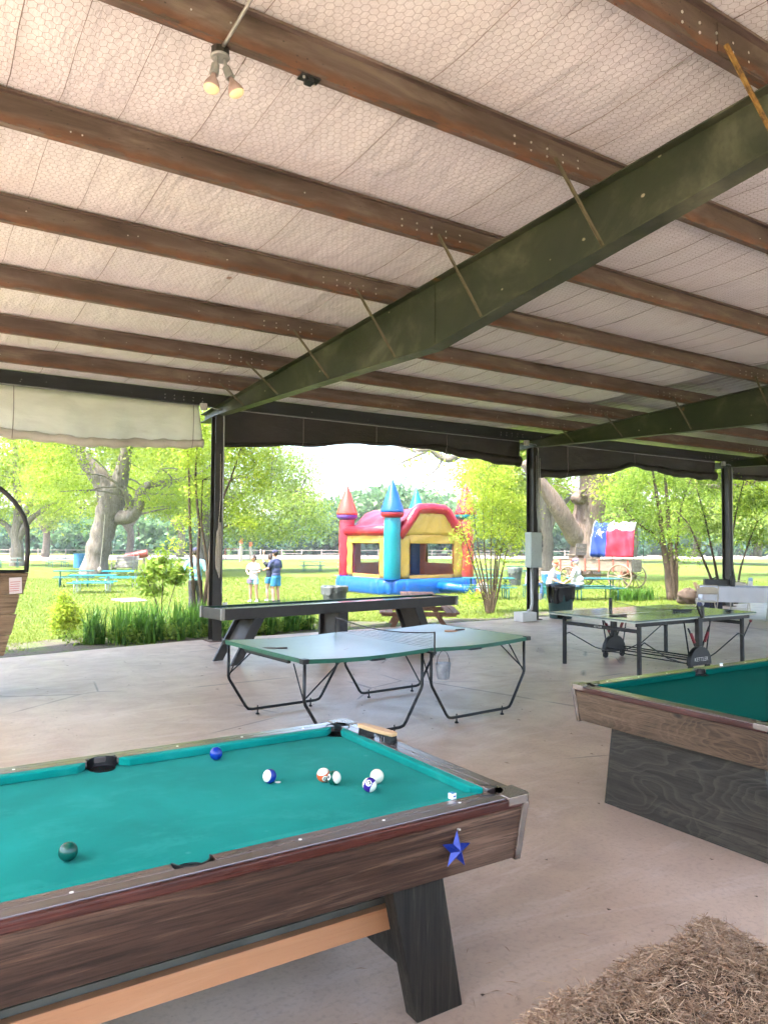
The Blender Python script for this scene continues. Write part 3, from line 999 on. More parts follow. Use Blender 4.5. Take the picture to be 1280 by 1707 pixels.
# electrical panel with conduits and base box on second column
ep = root('electrical_panel', (12.07, YE - 0.19, 1.24), 'pale grey-green electrical panel on the second column', 'electrical panel')
part(MB().box((0, -0.06, 0.37), (0.34, 0.20, 0.80)), 'cabinet', MT['box_grey'], ep, bevel=0.008)
part(MB().box((-0.005, -0.166, 0.37), (0.32, 0.012, 0.77)), 'door', MT['box_grey'], ep, bevel=0.004)
mb = MB()
for i, z in enumerate((0.66, 0.56, 0.47, 0.36)):
    mb.box((0.20, -0.10 + 0.02 * (i % 2), z), (0.06, 0.07, 0.08))
part(mb, 'breaker_box', MT['black_plastic'], ep, bevel=0.004)
for dx, top in ((0.03, 2.55), (0.08, 2.62), (0.14, 2.5)):
    mb = MB()
    mb.tube([(0.17 + dx * 0.4, -0.02, 0.76), (0.17 + dx, 0.0, 1.0), (0.15 + dx, 0.02, 1.4), (0.14 + dx, 0.02, top)], 0.013, 6)
    part(mb, 'riser_pipe', MT['conduit_grey'], ep, smooth=True)
mb = MB()
mb.tube([(-0.05, -0.06, -0.03), (-0.05, -0.06, -0.85), (-0.08, -0.06, -0.98), (-0.18, -0.06, -1.02)], 0.035, 8)
part(mb, 'drop_pipe', MT['conduit_grey'], ep, smooth=True)
part(MB().box((-0.26, -0.06, -1.13), (0.42, 0.30, 0.205)), 'ground_box', MT['outlet_grey'], ep, bevel=0.008)
part(MB().box((0.22, -0.05, -0.70), (0.06, 0.06, 0.14)), 'outlet', MT['outlet_grey'], ep, bevel=0.005)

# ------------------------------------------------------------------ twin flood bulb fixture
lf = root('flood_light', (1.47, 4.10, 4.585), 'twin-bulb flood light, lit, on a conduit below the ceiling', 'ceiling light')
mb = MB()
mb.tube([(0.0, 0.0, 0.035), (0.0, -0.12, 0.035), (0.0, -6.9, 0.41)], 0.011, 8)
part(mb, 'conduit_pipe', MT['conduit_grey'], lf, smooth=True)
mb = MB()
mb.lathe([(0.052, 0), (0.055, 0.005), (0.055, 0.045), (0.048, 0.05)], 8, (0, 0, 0.0))
part(mb, 'octagon_box', MT['column_steel'], lf, bevel=0.003)
mb = MB()
mb.lathe([(0.050, 0), (0.056, 0.004), (0.056, 0.012)], 20, (0, 0, -0.012))
part(mb, 'cover_plate', MT['conduit_grey'], lf, bevel=0.002)
for sx, dx, lab in ((-1, (-0.16, -0.03, -1), 'a'), (1, (0.42, -0.14, -1), 'b')):
    d = Vector(dx).normalized()
    p0 = Vector((sx * 0.026, -0.005, -0.012))
    mb = MB()
    mb.tube([p0, p0 + Vector((0, 0, -0.02)), p0 + Vector((0, 0, -0.02)) + d * 0.02], 0.011, 8)
    q0 = p0 + Vector((0, 0, -0.03)) + d * 0.015
    M3 = d.to_track_quat('Z', 'Y').to_matrix()
    mb.lathe([(0.019, 0), (0.024, 0.008), (0.026, 0.055), (0.028, 0.07)], 14, q0, M3)
    sk = part(mb, 'lamp_holder', MT['conduit_grey'], lf, smooth=False, bevel=0.002)
    q1 = q0 + d * 0.066
    mb = MB()
    mb.lathe([(0.016, 0), (0.018, 0.02), (0.026, 0.035), (0.041, 0.062), (0.047, 0.085), (0.046, 0.094)], 20, q1, M3, capt=False)
    bl = part(mb, 'bulb', MT['bulb_glass'], lf, smooth=True)
    mb = MB()
    mb.lathe([(0.046, 0.094), (0.040, 0.105), (0.026, 0.113), (0.004, 0.116)], 20, q1, M3, capb=False)
    part(mb, 'lens', MT['bulb_lit'], bl, smooth=True)

# small bracket on a purlin flange
bk = root('bolted_clip', (2.02, PY[6] + 0.03, zb(PY[6]) - 0.02), 'small black bolted clip under the rusty purlin by the light', 'clip')
part(MB().box((0, 0, 0.008), (0.13, 0.075, 0.012)).box((0.0, 0.0, -0.008), (0.05, 0.06, 0.03)), 'plate', MT['black_plastic'], bk, bevel=0.003)
part(MB().lathe([(0.009, 0), (0.009, 0.01)], 6, (-0.045, -0.02, -0.010)).lathe([(0.009, 0), (0.009, 0.01)], 6, (0.045, 0.02, -0.010)), 'bolt', MT['zinc'], bk)
# ================================================================== POOL TABLES
def pool_table(label, loc, felt, apx, apy, style, chalky):
    HL, HW = 1.265, 0.690
    RT = 0.80                         # rail top
    BED = 0.762
    ro = root('pool_table', loc, label, 'pool table')
    CW = 0.045                        # cushion depth
    RW = 0.092                        # wooden rail width
    ix, iy = HL - RW - CW, HW - RW - CW
    # bed cloth
    part(MB().box((0, 0, BED - 0.02), (2 * (HL - 0.06), 2 * (HW - 0.06), 0.04)), 'playing_cloth', felt, ro)
    # wooden rail tops: outer strip continuous, inner strip interrupted by the pockets
    for s in (-1, 1):
        mb = MB()
        mb.box((0, s * (HW - 0.024), RT - 0.0125), (2 * (HL - 0.095), 0.048, 0.025))
        for sx in (-1, 1):
            mb.box((sx * (HL - 0.115 + 0.062) / 2, s * (HW - 0.048 - 0.022), RT - 0.0125), (HL - 0.115 - 0.062, 0.0439, 0.025))
        part(mb, 'side_rail', MT['rail_top'], ro, bevel=0.003)
        mb = MB()
        mb.box((s * (HL - 0.024), 0, RT - 0.0125), (0.048, 2 * (HW - 0.095), 0.025))
        mb.box((s * (HL - 0.048 - 0.022), 0, RT - 0.0125), (0.0439, 2 * (HW - 0.115), 0.025))
        part(mb, 'end_rail', MT['rail_top_y'], ro, bevel=0.003)
        # sights
        mb = MB()
        for sx in (-1, 1):
            for k in (0.27, 0.52, 0.78):
                mb.lathe([(0.006, 0), (0.006, 0.0012)], 10, (sx * HL * k, s * (HW - 0.052), RT))
        part(mb, 'rail_sight', MT['white_dot'], ro)
        # reddish outer trim
        part(MB().box((0, s * (HW + 0.004), RT - 0.022), (2 * (HL - 0.03), 0.022, 0.035)), 'side_trim', MT['trim_wood'], ro, bevel=0.006, seg=3)
        part(MB().box((s * (HL + 0.004), 0, RT - 0.022), (0.022, 2 * (HW - 0.03), 0.035)), 'end_trim', MT['trim_wood_y'], ro, bevel=0.006, seg=3)
        # aprons, leaning inwards towards the bottom
        zt_, zl, ins = RT - 0.042, 0.562, 0.022
        th = 0.022
        y0, y1 = s * HW, s * (HW - ins)
        part(MB().hexa([(-HL + 0.01, y1, zl), (HL - 0.01, y1, zl), (HL - 0.01, y1 - s * th, zl), (-HL + 0.01, y1 - s * th, zl),
                        (-HL + 0.01, y0, zt_), (HL - 0.01, y0, zt_), (HL - 0.01, y0 - s * th, zt_), (-HL + 0.01, y0 - s * th, zt_)]), 'side_apron', apx, ro, bevel=0.002)
        x0, x1 = s * HL, s * (HL - ins)
        part(MB().hexa([(x1, -HW + 0.012, zl), (x1, HW - 0.012, zl), (x1 - s * th, HW - 0.012, zl), (x1 - s * th, -HW + 0.012, zl),
                        (x0, -HW + 0.012, zt_), (x0, HW - 0.012, zt_), (x0 - s * th, HW - 0.012, zt_), (x0 - s * th, -HW + 0.012, zt_)]), 'end_apron', apy, ro, bevel=0.002)
    # cushions: six, trapezoid in plan, sloping nose
    def cushion(a, b, inn, out, axis, s):
        # a..b along the rail at the back, nose shortened at both ends
        nz, bz = BED + 0.030, RT + 0.001
        cut = 0.042
        if axis == 'x':
            P = lambda u, v, z: (u, v, z)
        else:
            P = lambda u, v, z: (v, u, z)
        m = (inn + out) / 2
        vs = [P(a, out, BED), P(b, out, BED), P(b - cut, inn + s * 0.012, BED), P(a + cut, inn + s * 0.012, BED),
              P(a, out, bz), P(b, out, bz), P(b - cut * 0.9, inn + s * 0.006, nz + 0.006), P(a + cut * 0.9, inn + s * 0.006, nz + 0.006)]
        mb = MB()
        mb.hexa(vs)
        part(mb, 'cushion', felt, ro, bevel=0.007, seg=3)
    for s in (-1, 1):
        inn, out = s * iy, s * (iy + CW)
        cushion(0.066, ix - 0.028 + 0.03, inn, out, 'x', s)
        cushion(-ix + 0.028 - 0.03, -0.066, inn, out, 'x', s)
        inn, out = s * ix, s * (ix + CW)
        cushion(-iy + 0.0, iy - 0.0, inn, out, 'y', s)
    # pockets
    def pocket(cx, cy, a0, a1, r_):
        mb = MB()
        n = 18
        A = [a0 + (a1 - a0) * i / n for i in range(n + 1)]
        vs = [(cx + r_ * math.cos(a), cy + r_ * math.sin(a), z) for z in (BED - 0.03, RT + 0.002) for a in A]
        vs += [(cx + (r_ + 0.006) * math.cos(a), cy + (r_ + 0.006) * math.sin(a), RT + 0.002) for a in A]
        vs += [(cx + (r_ + 0.006) * math.cos(a), cy + (r_ + 0.006) * math.sin(a), BED - 0.03) for a in A]
        w_ = n + 1
        fs = [(j * w_ + i, j * w_ + i + 1, ((j + 1) % 4) * w_ + i + 1, ((j + 1) % 4) * w_ + i) for j in range(4) for i in range(n)]
        mb.add(vs, fs)
        mb.lathe([(0.001, 0), (r_ - 0.002, 0.0), (r_ - 0.001, 0.0035)], 20, (cx, cy, BED), capt=False)
        part(mb, 'pocket', MT['black_rubber'], ro)
    for s in (-1, 1):
        pocket(0, s * (HW - 0.098), 0.12 if s > 0 else math.pi + 0.12, math.pi - 0.12 if s > 0 else 2 * math.pi - 0.12, 0.056)
    for sx in (-1, 1):
        for sy in (-1, 1):
            a = math.atan2(sy, sx)
            pocket(sx * (HL - 0.112), sy * (HW - 0.112), a - R(112), a + R(112), 0.058)
            # metal corner cap
            mb = MB()
            k, q_ = 0.098, 0.052
            poly = [(HL - k, HW + 0.016), (HL - k, HW - q_)]
            for i in range(7):
                aa = R(200 - 130 * i / 6)
                poly.append((HL - 0.112 + 0.070 * math.cos(R(90) - R(90) * i / 6), HW - 0.112 + 0.070 * math.sin(R(90) - R(90) * i / 6)))
            poly += [(HL - q_, HW - k), (HL + 0.016, HW - k), (HL + 0.016, HW - 0.012), (HL + 0.011, HW + 0.003), (HL + 0.003, HW + 0.011), (HL - 0.012, HW + 0.016)]
            poly = [(x * sx, y * sy) for x, y in poly]
            mb.prism(poly, RT - 0.028, RT + 0.0045)
            cp = part(mb, 'corner_cap', MT['pocket_trim'], ro, bevel=0.004, seg=3)
            mb = MB()
            mb.hexa([(sx * (HL - 0.042), sy * (HW - 0.042), 0.555), (sx * (HL - 0.014), sy * (HW - 0.042), 0.555), (sx * (HL - 0.014), sy * (HW - 0.014), 0.555), (sx * (HL - 0.042), sy * (HW - 0.014), 0.555),
                     (sx * (HL - 0.020), sy * (HW - 0.020), RT - 0.028), (sx * (HL + 0.010), sy * (HW - 0.020), RT - 0.028), (sx * (HL + 0.010), sy * (HW + 0.010), RT - 0.028), (sx * (HL - 0.020), sy * (HW + 0.010), RT - 0.028)])
            part(mb, 'corner_strip', MT['pocket_trim'], cp, bevel=0.003)
    # underside board
    part(MB().box((0, 0, 0.565), (2 * (HL - 0.09), 2 * (HW - 0.09), 0.02)), 'underside', MT['under_board'], ro)
    if style == 'legs':
        for sx in (-1, 1):
            for sy in (-1, 1):
                y = sy * (HW - 0.185)
                xt, xb = sx * (HL - 0.405), sx * (HL - 0.29)
                w_ = 0.105
                t_ = 0.038
                part(MB().hexa([(xb - w_, y - t_, 0), (xb + w_, y - t_, 0), (xb + w_, y + t_, 0), (xb - w_, y + t_, 0),
                                (xt - w_ * 1.1, y - t_, 0.556), (xt + w_ * 1.1, y - t_, 0.556), (xt + w_ * 1.1, y + t_, 0.556), (xt - w_ * 1.1, y + t_, 0.556)]), 'leg', MT['black_post'], ro, bevel=0.006)
            # panel between the two legs of one end, with a raked lower edge
            xp, xq = sx * (HL - 0.40), sx * (HL - 0.33)
            part(MB().hexa([(xq - 0.012, -HW + 0.22, 0.10), (xq + 0.012, -HW + 0.22, 0.10), (xq + 0.012, HW - 0.22, 0.10), (xq - 0.012, HW - 0.22, 0.10),
                            (xp - 0.012, -HW + 0.22, 0.55), (xp + 0.012, -HW + 0.22, 0.55), (xp + 0.012, HW - 0.22, 0.55), (xp - 0.012, HW - 0.22, 0.55)]), 'end_panel', MT['black_post'], ro, bevel=0.003)
        for y in (-0.330,):
            part(MB().box((0, y, 0.295), (2 * (HL - 0.36), 0.038, 0.086)), 'stretcher', MT['pine'], ro, bevel=0.003)
            part(MB().box((0, y + 0.045, 0.345), (2 * (HL - 0.36), 0.05, 0.03)), 'shelf_board', MT['under_board'], ro)
    else:
        bx, by = HL - 0.205, HW - 0.125
        for s in (-1, 1):
            part(MB().hexa([(s * (bx) - 0.012, -by - 0.03, 0), (s * bx + 0.012, -by - 0.03, 0), (s * bx + 0.012, by + 0.03, 0), (s * bx - 0.012, by + 0.03, 0),
                            (s * bx - 0.012, -by + 0.04, 0.556), (s * bx + 0.012, -by + 0.04, 0.556), (s * bx + 0.012, by - 0.04, 0.556), (s * bx - 0.012, by - 0.04, 0.556)]), 'end_panel', MT['stained_ply'], ro, bevel=0.002)
            part(MB().box((0, s * (by - 0.045), 0.278), (2 * bx - 0.03, 0.022, 0.556)), 'side_panel', MT['stained_ply_x'], ro)
    return ro

pt1 = pool_table('pool table with teal cloth, slanted dark legs and a pine stretcher, in the foreground', (0.745, 2.815, 0), MT['teal_felt'], MT['apron_wood'], MT['apron_wood_y'], 'legs', 0)
pt2 = pool_table('pool table with darker green cloth on a boxed plywood base, at the right edge', (5.10, 2.905, 0), MT['dark_felt'], MT['apron_brown'], MT['apron_brown_y'], 'box', 0)

# ------------------------------------------------------------------ billiard balls
def text_mesh(txt, size, depth, bold=0.0):
    cu = bpy.data.curves.new('txt', 'FONT')
    cu.body = txt
    cu.size = size
    cu.extrude = depth
    cu.offset = bold
    cu.align_x = 'CENTER'
    cu.align_y = 'CENTER'
    to = bpy.data.objects.new('txt', cu)
    COL.objects.link(to)
    dg = bpy.context.evaluated_depsgraph_get()
    me = bpy.data.meshes.new_from_object(to.evaluated_get(dg))
    bpy.data.objects.remove(to)
    bpy.data.curves.remove(cu)
    return me

BR = 0.0286
def ball(x, y, mat, label, axis=(0, 0, 1), num=None, ndir=None, roll=0.0):
    mb = MB()
    mb.ell((0, 0, 0), (BR, BR, BR), 32, 18)
    o = part(mb, 'billiard_ball', mat, None, smooth=True)
    q_ = Vector(axis).normalized().to_track_quat('Z', 'Y')
    o.rotation_mode = 'QUATERNION'
    o.rotation_quaternion = q_
    o.location = (x, y, 0.762 + BR)
    tag(o, label, 'ball', 'billiard balls on the near table')
    if num:
        me = text_mesh(num, 0.0185, 0.0005, 0.0009)
        loc_dir = (q_.inverted() @ Vector(ndir)).normalized()
        n_ = bpy.data.objects.new('number', me)
        me.materials.append(MT['ink'])
        COL.objects.link(n_)
        n_.parent = o
        n_.rotation_mode = 'QUATERNION'
        vq = Vector(ndir).normalized().to_track_quat('Z', 'Y')
        n_.rotation_quaternion = q_.inverted() @ vq @ Euler((0, 0, roll)).to_quaternion()
        for v in me.vertices:
            x_, y_ = v.co.x, v.co.y
            v.co.z += math.sqrt(max((BR + 0.0002) ** 2 - x_ * x_ - y_ * y_, 0)) + 0.0006
        n_.location = (0, 0, 0)
    return o
toC = lambda x, y: Vector((0 - x, 0 - y, EYE - 0.79)).normalized()
RT_ = Vector((math.sin(YAW), -math.cos(YAW), 0))
def sd_(x, y, r_, u, f):
    c = toC(x, y)
    rr = c.cross(Vector((0, 0, 1))).normalized() * -1
    uu = rr.cross(c).normalized() * -1
    if uu.z < 0:
        uu = -uu
    if rr.dot(RT_) < 0:
        rr = -rr
    return rr * r_ + uu * u + c * f
ball(0.449, 2.490, MT['ball_green'], 'solid dark green ball, nearest to the left on the cloth', (0, 0, 1))
ball(1.209, 3.279, MT['ball_blue'], 'solid blue ball close to the far cushion', (0, 0, 1))
bm10 = ballmat('stripe_blue', (0.006, 0.03, 0.26))
ball(1.281, 2.852, bm10, 'blue striped ball with its white cap facing left', sd_(1.281, 2.852, -0.8, 0.1, 0.75))
n13 = sd_(1.476, 2.751, 0.25, -0.55, 0.8)
ax13 = sd_(1.476, 2.751, -0.2, 0.75, 0.55)
bm13 = ballmat('stripe_orange', (0.62, 0.11, 0.03), Vector(ax13).normalized().to_track_quat('Z', 'Y').inverted() @ Vector(n13))
ball(1.476, 2.751, bm13, 'orange striped ball touching the green striped ball', ax13, '13', n13, -0.3)
n14 = sd_(1.495, 2.695, -0.8, 0.1, 0.5)
ax14 = sd_(1.495, 2.695, 0.72, 0.1, 0.65)
bm14 = ballmat('stripe_green', (0.004, 0.08, 0.055), Vector(ax14).normalized().to_track_quat('Z', 'Y').inverted() @ Vector(n14))
ball(1.495, 2.695, bm14, 'green striped ball with its pale cap facing right', ax14, '14', n14, 0.2)
n12 = sd_(1.572, 2.545, -0.15, 0.25, 1.0)
ax12 = sd_(1.572, 2.545, 0.85, -0.45, 0.25)
bm12 = ballmat('stripe_purple', (0.045, 0.018, 0.24), Vector(ax12).normalized().to_track_quat('Z', 'Y').inverted() @ Vector(n12))
ball(1.572, 2.545, bm12, 'purple striped ball numbered 12 in front of the cream ball', ax12, '12', n12, 0.25)
ball(1.655, 2.623, MT['cream_ball'], 'plain cream cue ball behind the purple striped ball')
sp_ = tag(part(MB().lathe([(0.012, 0), (0.012, 0.0008)], 16, (0, 0, 0)), 'spot_sticker', MT['white_dot']), 'small white spot on the teal cloth beside a blue striped ball', 'sticker')
sp_.location = (1.315, 2.845, 0.7625)

def chalk(loc, rz, label, top):
    ro = root('chalk_cube', loc, label, 'chalk', 'chalk cubes on the table rails', rz)
    part(MB().box((0, 0, 0.0105), (0.022, 0.022, 0.021)), 'paper_wrap', MT['white_dot'], ro, bevel=0.0015)
    part(MB().box((0, 0, 0.0215), (0.019, 0.019, 0.0015)), 'chalk_top', MT[top], ro)
    part(MB().box((0, -0.0112, 0.0105), (0.014, 0.0006, 0.005)), 'label_print', MT['ball_blue'], ro)
chalk((1.735, 2.225, 0.8005), 0.2, 'white paper-wrapped chalk cube on the near rail above the blue star', 'chalk_blue')
chalk((5.42, 3.535, 0.8005), 0.5, 'small pale chalk cube on the far rail of the right-hand pool table', 'chalk_blue')

# table brush
br = root('table_brush', (1.945, 3.085, 0.8005), 'wooden table brush with black bristles lying on the end rail', 'brush', None, R(100))
mb = MB()
n = 14
prof = []
for i in range(n + 1):
    u = -1 + 2 * i / n
    wd = 0.018 + 0.008 * (1 - u * u)
    prof.append((u * 0.125, wd))
poly = [(x, w_) for x, w_ in prof] + [(x, -w_) for x, w_ in prof[::-1]]
mb.prism(poly, 0.034, 0.054)
part(mb, 'handle', MT['brush_wood'], br, bevel=0.005, seg=3)
for x, lw in ((0.083, 0.085), (-0.083, 0.085), (0, 0.09)):
    mb = MB()
    for i in range(60):
        px, py = x + random.uniform(-0.5, 0.5) * lw, random.uniform(-0.017, 0.017)
        l = 0.0 if x else 0.022
        mb.tube([(px, py, 0.036), (px * 1.02, py * 1.35, l * 0.7)], [0.004, 0.003], 4)
    part(mb, 'bristles', MT['black_rubber'], br)

# blue star on the apron
st = root('metal_star', (1.665, 2.108, 0.668), 'blue metal five-pointed star hung on the apron of the near pool table', 'star')
mb = MB()
vs = [(0.0, -0.024, 0.0), (0.0, 0.004, 0.0)]
Rr, rr_ = 0.066, 0.027
for i in range(10):
    a = math.pi / 2 + R(-8) + i * math.pi / 5
    r_ = Rr if i % 2 == 0 else rr_
    vs.append((r_ * math.cos(a), 0.002, r_ * math.sin(a)))
fs = []
for i in range(10):
    fs += [(0, 2 + i, 2 + (i + 1) % 10), (1, 2 + (i + 1) % 10, 2 + i)]
mb.add(vs, fs)
part(mb, 'star_body', MT['star_blue'], st)
part(MB().lathe([(0.004, 0), (0.004, 0.012)], 8, (0.009, -0.004, 0.069), Matrix.Rotation(R(90), 3, 'X')), 'nail', MT['zinc'], st)
st.rotation_euler = (R(-8), 0, 0)

# ================================================================== GREEN TENNIS TABLE
tt = root('tennis_table', (4.124, 6.481, 0), 'worn green table-tennis table on bent black tube legs, in the middle', 'tennis table', None, R(4.39))
TL, TW, TZ = 1.37, 0.7625, 0.76
def sag(x):
    u = abs(x) / TL
    return -0.022 * math.sin(math.pi * u) + 0.012 * u
for s in (-1, 1):
    def topf(z):
        return lambda u, v: (s * (0.006 + (TL - 0.006) * u), -TW + 2 * TW * v, TZ + z + sag(TL * u))
    mb = MB()
    mb.grid(lambda u, v: (s * (0.006 + (TL - 0.006) * u), -TW + 2 * TW * v, TZ + sag(TL * u)), 16, 8)
    b0 = MB()
    n = 16
    for k in range(n):
        u0, u1 = k / n, (k + 1) / n
        xa, xb_ = s * (0.006 + (TL - 0.006) * u0), s * (0.006 + (TL - 0.006) * u1)
        za, zb_ = TZ + sag(TL * u0), TZ + sag(TL * u1)
        b0.hexa([(xa, -TW, za - 0.022), (xb_, -TW, zb_ - 0.022), (xb_, TW, zb_ - 0.022), (xa, TW, za - 0.022), (xa, -TW, za), (xb_, -TW, zb_), (xb_, TW, zb_), (xa, TW, za)])
    hb = part(b0, 'tabletop', MT['tennis_green'], tt)
    # edge band
    mb = MB()
    for sy in (-1, 1):
        for k in range(n):
            u0, u1 = k / n, (k + 1) / n
            xa, xb_ = s * (0.006 + (TL - 0.006) * u0), s * (0.006 + (TL - 0.006) * u1)
            za, zb_ = TZ + sag(TL * u0), TZ + sag(TL * u1)
            y0, y1 = sy * (TW + 0.001), sy * (TW + 0.010)
            mb.hexa([(xa, y0, za - 0.036), (xb_, y0, zb_ - 0.036), (xb_, y1, zb_ - 0.036), (xa, y1, za - 0.036), (xa, y0, za + 0.001), (xb_, y0, zb_ + 0.001), (xb_, y1, zb_ + 0.001), (xa, y1, za + 0.001)])
    mb.box((s * (TL + 0.006), 0, TZ + sag(TL) - 0.0175), (0.010, 2 * TW, 0.037))
    part(mb, 'edge_band', MT['green_edge'], tt)
    for sy in (-1, 1):
        part(MB().box((s * (TL - 0.012), sy * (TW - 0.012), TZ + sag(TL) - 0.018), (0.062, 0.062, 0.042)), 'corner_guard', MT['black_plastic'], tt, bevel=0.004)
    for sy in (-1, 1):
        # bent tube frame along this half of the long side
        y = sy * (TW - 0.035)
        xo, xi = s * (TL - 0.03), s * 0.055
        mb = MB()
        b_ = 0.21
        mb.tube([(xo, y, TZ - 0.03), (xo, y, 0.42), (xo - s * 0.012, y, 0.385), (xo - s * b_ * 0.92, y, 0.10), (xo - s * b_ * 1.06, y, 0.068), (xo - s * b_ * 1.28, y, 0.058),
                 (xi + s * b_ * 1.28, y, 0.058), (xi + s * b_ * 1.06, y, 0.068), (xi + s * b_ * 0.92, y, 0.10), (xi + s * 0.012, y, 0.385), (xi, y, 0.42), (xi, y, TZ - 0.03)], 0.0145, 10)
        part(mb, 'leg_frame', MT['dark_steel'], tt, smooth=True)
        for xx in (xo - s * (b_ * 1.28 + 0.06), xi + s * (b_ * 1.28 + 0.06)):
            part(MB().lathe([(0.020, 0.0), (0.020, 0.008), (0.008, 0.02), (0.006, 0.09)], 8, (xx, y, 0)), 'foot', MT['black_rubber'], tt)
        for pa, pc in (((xo, y, 0.40), (xo - s * 0.02, sy * (TW - 0.25), TZ - 0.06)), ((xi, y, 0.40), (xi + s * 0.05, sy * (TW - 0.25), TZ - 0.06)), ((xo, y, 0.43), (xo - s * 0.36, y, TZ - 0.04))):
            part(MB().tube([pa, pc], 0.007, 6), 'brace', MT['dark_steel'], tt)
        mb = MB()
        mb.box((s * 0.60, sy * (TW - 0.01), TZ + sag(0.6) - 0.036), (0.16, 0.05, 0.022))
        part(mb, 'latch', MT['black_plastic'], tt, bevel=0.008)
    part(MB().bar((s * (TL - 0.06), -0.42, TZ - 0.055), (s * (TL - 0.06), 0.42, TZ - 0.055), 0.03, 0.03), 'cross_bar', MT['dark_steel'], tt)
    part(MB().bar((s * 0.11, -0.52, TZ - 0.055), (s * 0.11, 0.52, TZ - 0.055), 0.03, 0.03), 'cross_bar', MT['dark_steel'], tt)
nt = root('table_net', tuple(tt.matrix_basis @ Vector((0, 0, TZ))), 'sagging dark table-tennis net on the worn green table', 'net', None, R(4.39))
mb = MB()
def netf(u, v):
    y = -0.84 + 1.68 * u
    return (0.0, y, 0.004 + (0.148 - 0.055 * math.sin(math.pi * u)) * v)
mb.grid(netf, 20, 4)
part(mb, 'netting', MT['net_mesh'], nt)
mb = MB()
mb.tube([netf(i / 20, 1) for i in range(21)], 0.006, 6)
part(mb, 'top_cord', MT['black_plastic'], nt, smooth=True)
for sy in (-1, 1):
    mb = MB()
    mb.tube([(0, sy * 0.84, -0.06), (0, sy * 0.84, 0.16)], 0.008, 8)
    mb.box((0, sy * 0.795, -0.036), (0.05, 0.09, 0.02))
    part(mb, 'net_post', MT['dark_steel'], nt)

bkt = root('galvanised_bucket', (4.27, 5.62, 0.48), 'small galvanised bucket hanging from the middle of the green tennis table', 'bucket')
mb = MB()
mb.lathe([(0.052, 0), (0.056, 0.004), (0.072, 0.14), (0.076, 0.145), (0.072, 0.150), (0.066, 0.138), (0.050, 0.012)], 20, (0, 0, 0), capt=True)
part(mb, 'pail', MT['galv'], bkt, smooth=False)
mb = MB()
pts = [(0.074 * math.cos(a), 0, 0.135 + 0.125 * math.sin(a)) for a in [math.pi * i / 12 for i in range(13)]]
mb.tube(pts, 0.003, 5)
part(mb, 'handle', MT['dark_steel'], bkt)

def paddle(loc, rz, label, blade, thick=0.012):
    ro = root('paddle', loc, label, 'paddle', 'table tennis paddles', rz)
    mb = MB()
    poly = [(0.078 * math.cos(a), 0.074 * math.sin(a)) for a in [2 * math.pi * i / 28 for i in range(28)]]
    mb.prism(poly, 0.001, thick)
    part(mb, 'blade', MT[blade], ro, bevel=0.002)
    part(MB().hexa([(0.06, -0.022, 0.0), (0.17, -0.014, 0.0), (0.17, 0.014, 0.0), (0.06, 0.022, 0.0), (0.06, -0.022, 0.022), (0.17, -0.014, 0.024), (0.17, 0.014, 0.024), (0.06, 0.022, 0.022)]), 'grip', MT['paddle_dark'], ro, bevel=0.006)
    return ro
paddle((2.86, 6.42, TZ - 0.012), R(-20), 'brown paddle lying near the left end of the green tennis table', 'paddle_dark', 0.02)
paddle((5.22, 6.72, TZ - 0.008), R(-8), 'orange-brown paddle on the far half of the green tennis table', 'paddle_wood')

# ================================================================== DARK ROLL-AWAY TENNIS TABLE
kt = root('tennis_table', (9.32, 7.155, 0), 'glossy dark table-tennis table with wheeled frame and red levers, at right', 'tennis table')
for s in (-1, 1):
    part(MB().box((s * 0.688, 0, TZ - 0.010), (1.364, 1.525, 0.019)), 'tabletop', MT['tennis_blue'], kt, bevel=0.003)
    part(MB().box((s * 0.688, 0, TZ - 0.028), (1.36, 1.52, 0.016)), 'rim', MT['table_edge'], kt, bevel=0.002)
    part(MB().box((s * 0.70, 0, TZ + 0.0004), (1.30, 0.004, 0.0006)), 'centre_line', MT['white_dot'], kt)
    for sy in (-1, 1):
        x, y = s * 1.16, sy * 0.66
        part(MB().box((x, y, (TZ - 0.04) / 2), (0.045, 0.045, TZ - 0.04)), 'leg', MT['grey_steel'], kt, bevel=0.004)
        mb = MB()
        mb.tube([(x, y + sy * 0.03, 0.42), (x - s * 0.10, y, 0.45), (x - s * 0.62, y - sy * 0.02, 0.20), (s * 0.20, y, 0.11)], 0.009, 6)
        part(mb, 'leg_strut', MT['dark_steel'], kt, smooth=True)
    part(MB().box((s * 1.16, 0, TZ - 0.16), (0.03, 1.30, 0.05)), 'end_apron', MT['grey_steel'], kt, bevel=0.003)
    for sy in (-1, 1):
        part(MB().box((s * 0.66, sy * 0.70, TZ - 0.065), (1.22, 0.03, 0.055)), 'side_beam', MT['dark_steel'], kt, bevel=0.003)
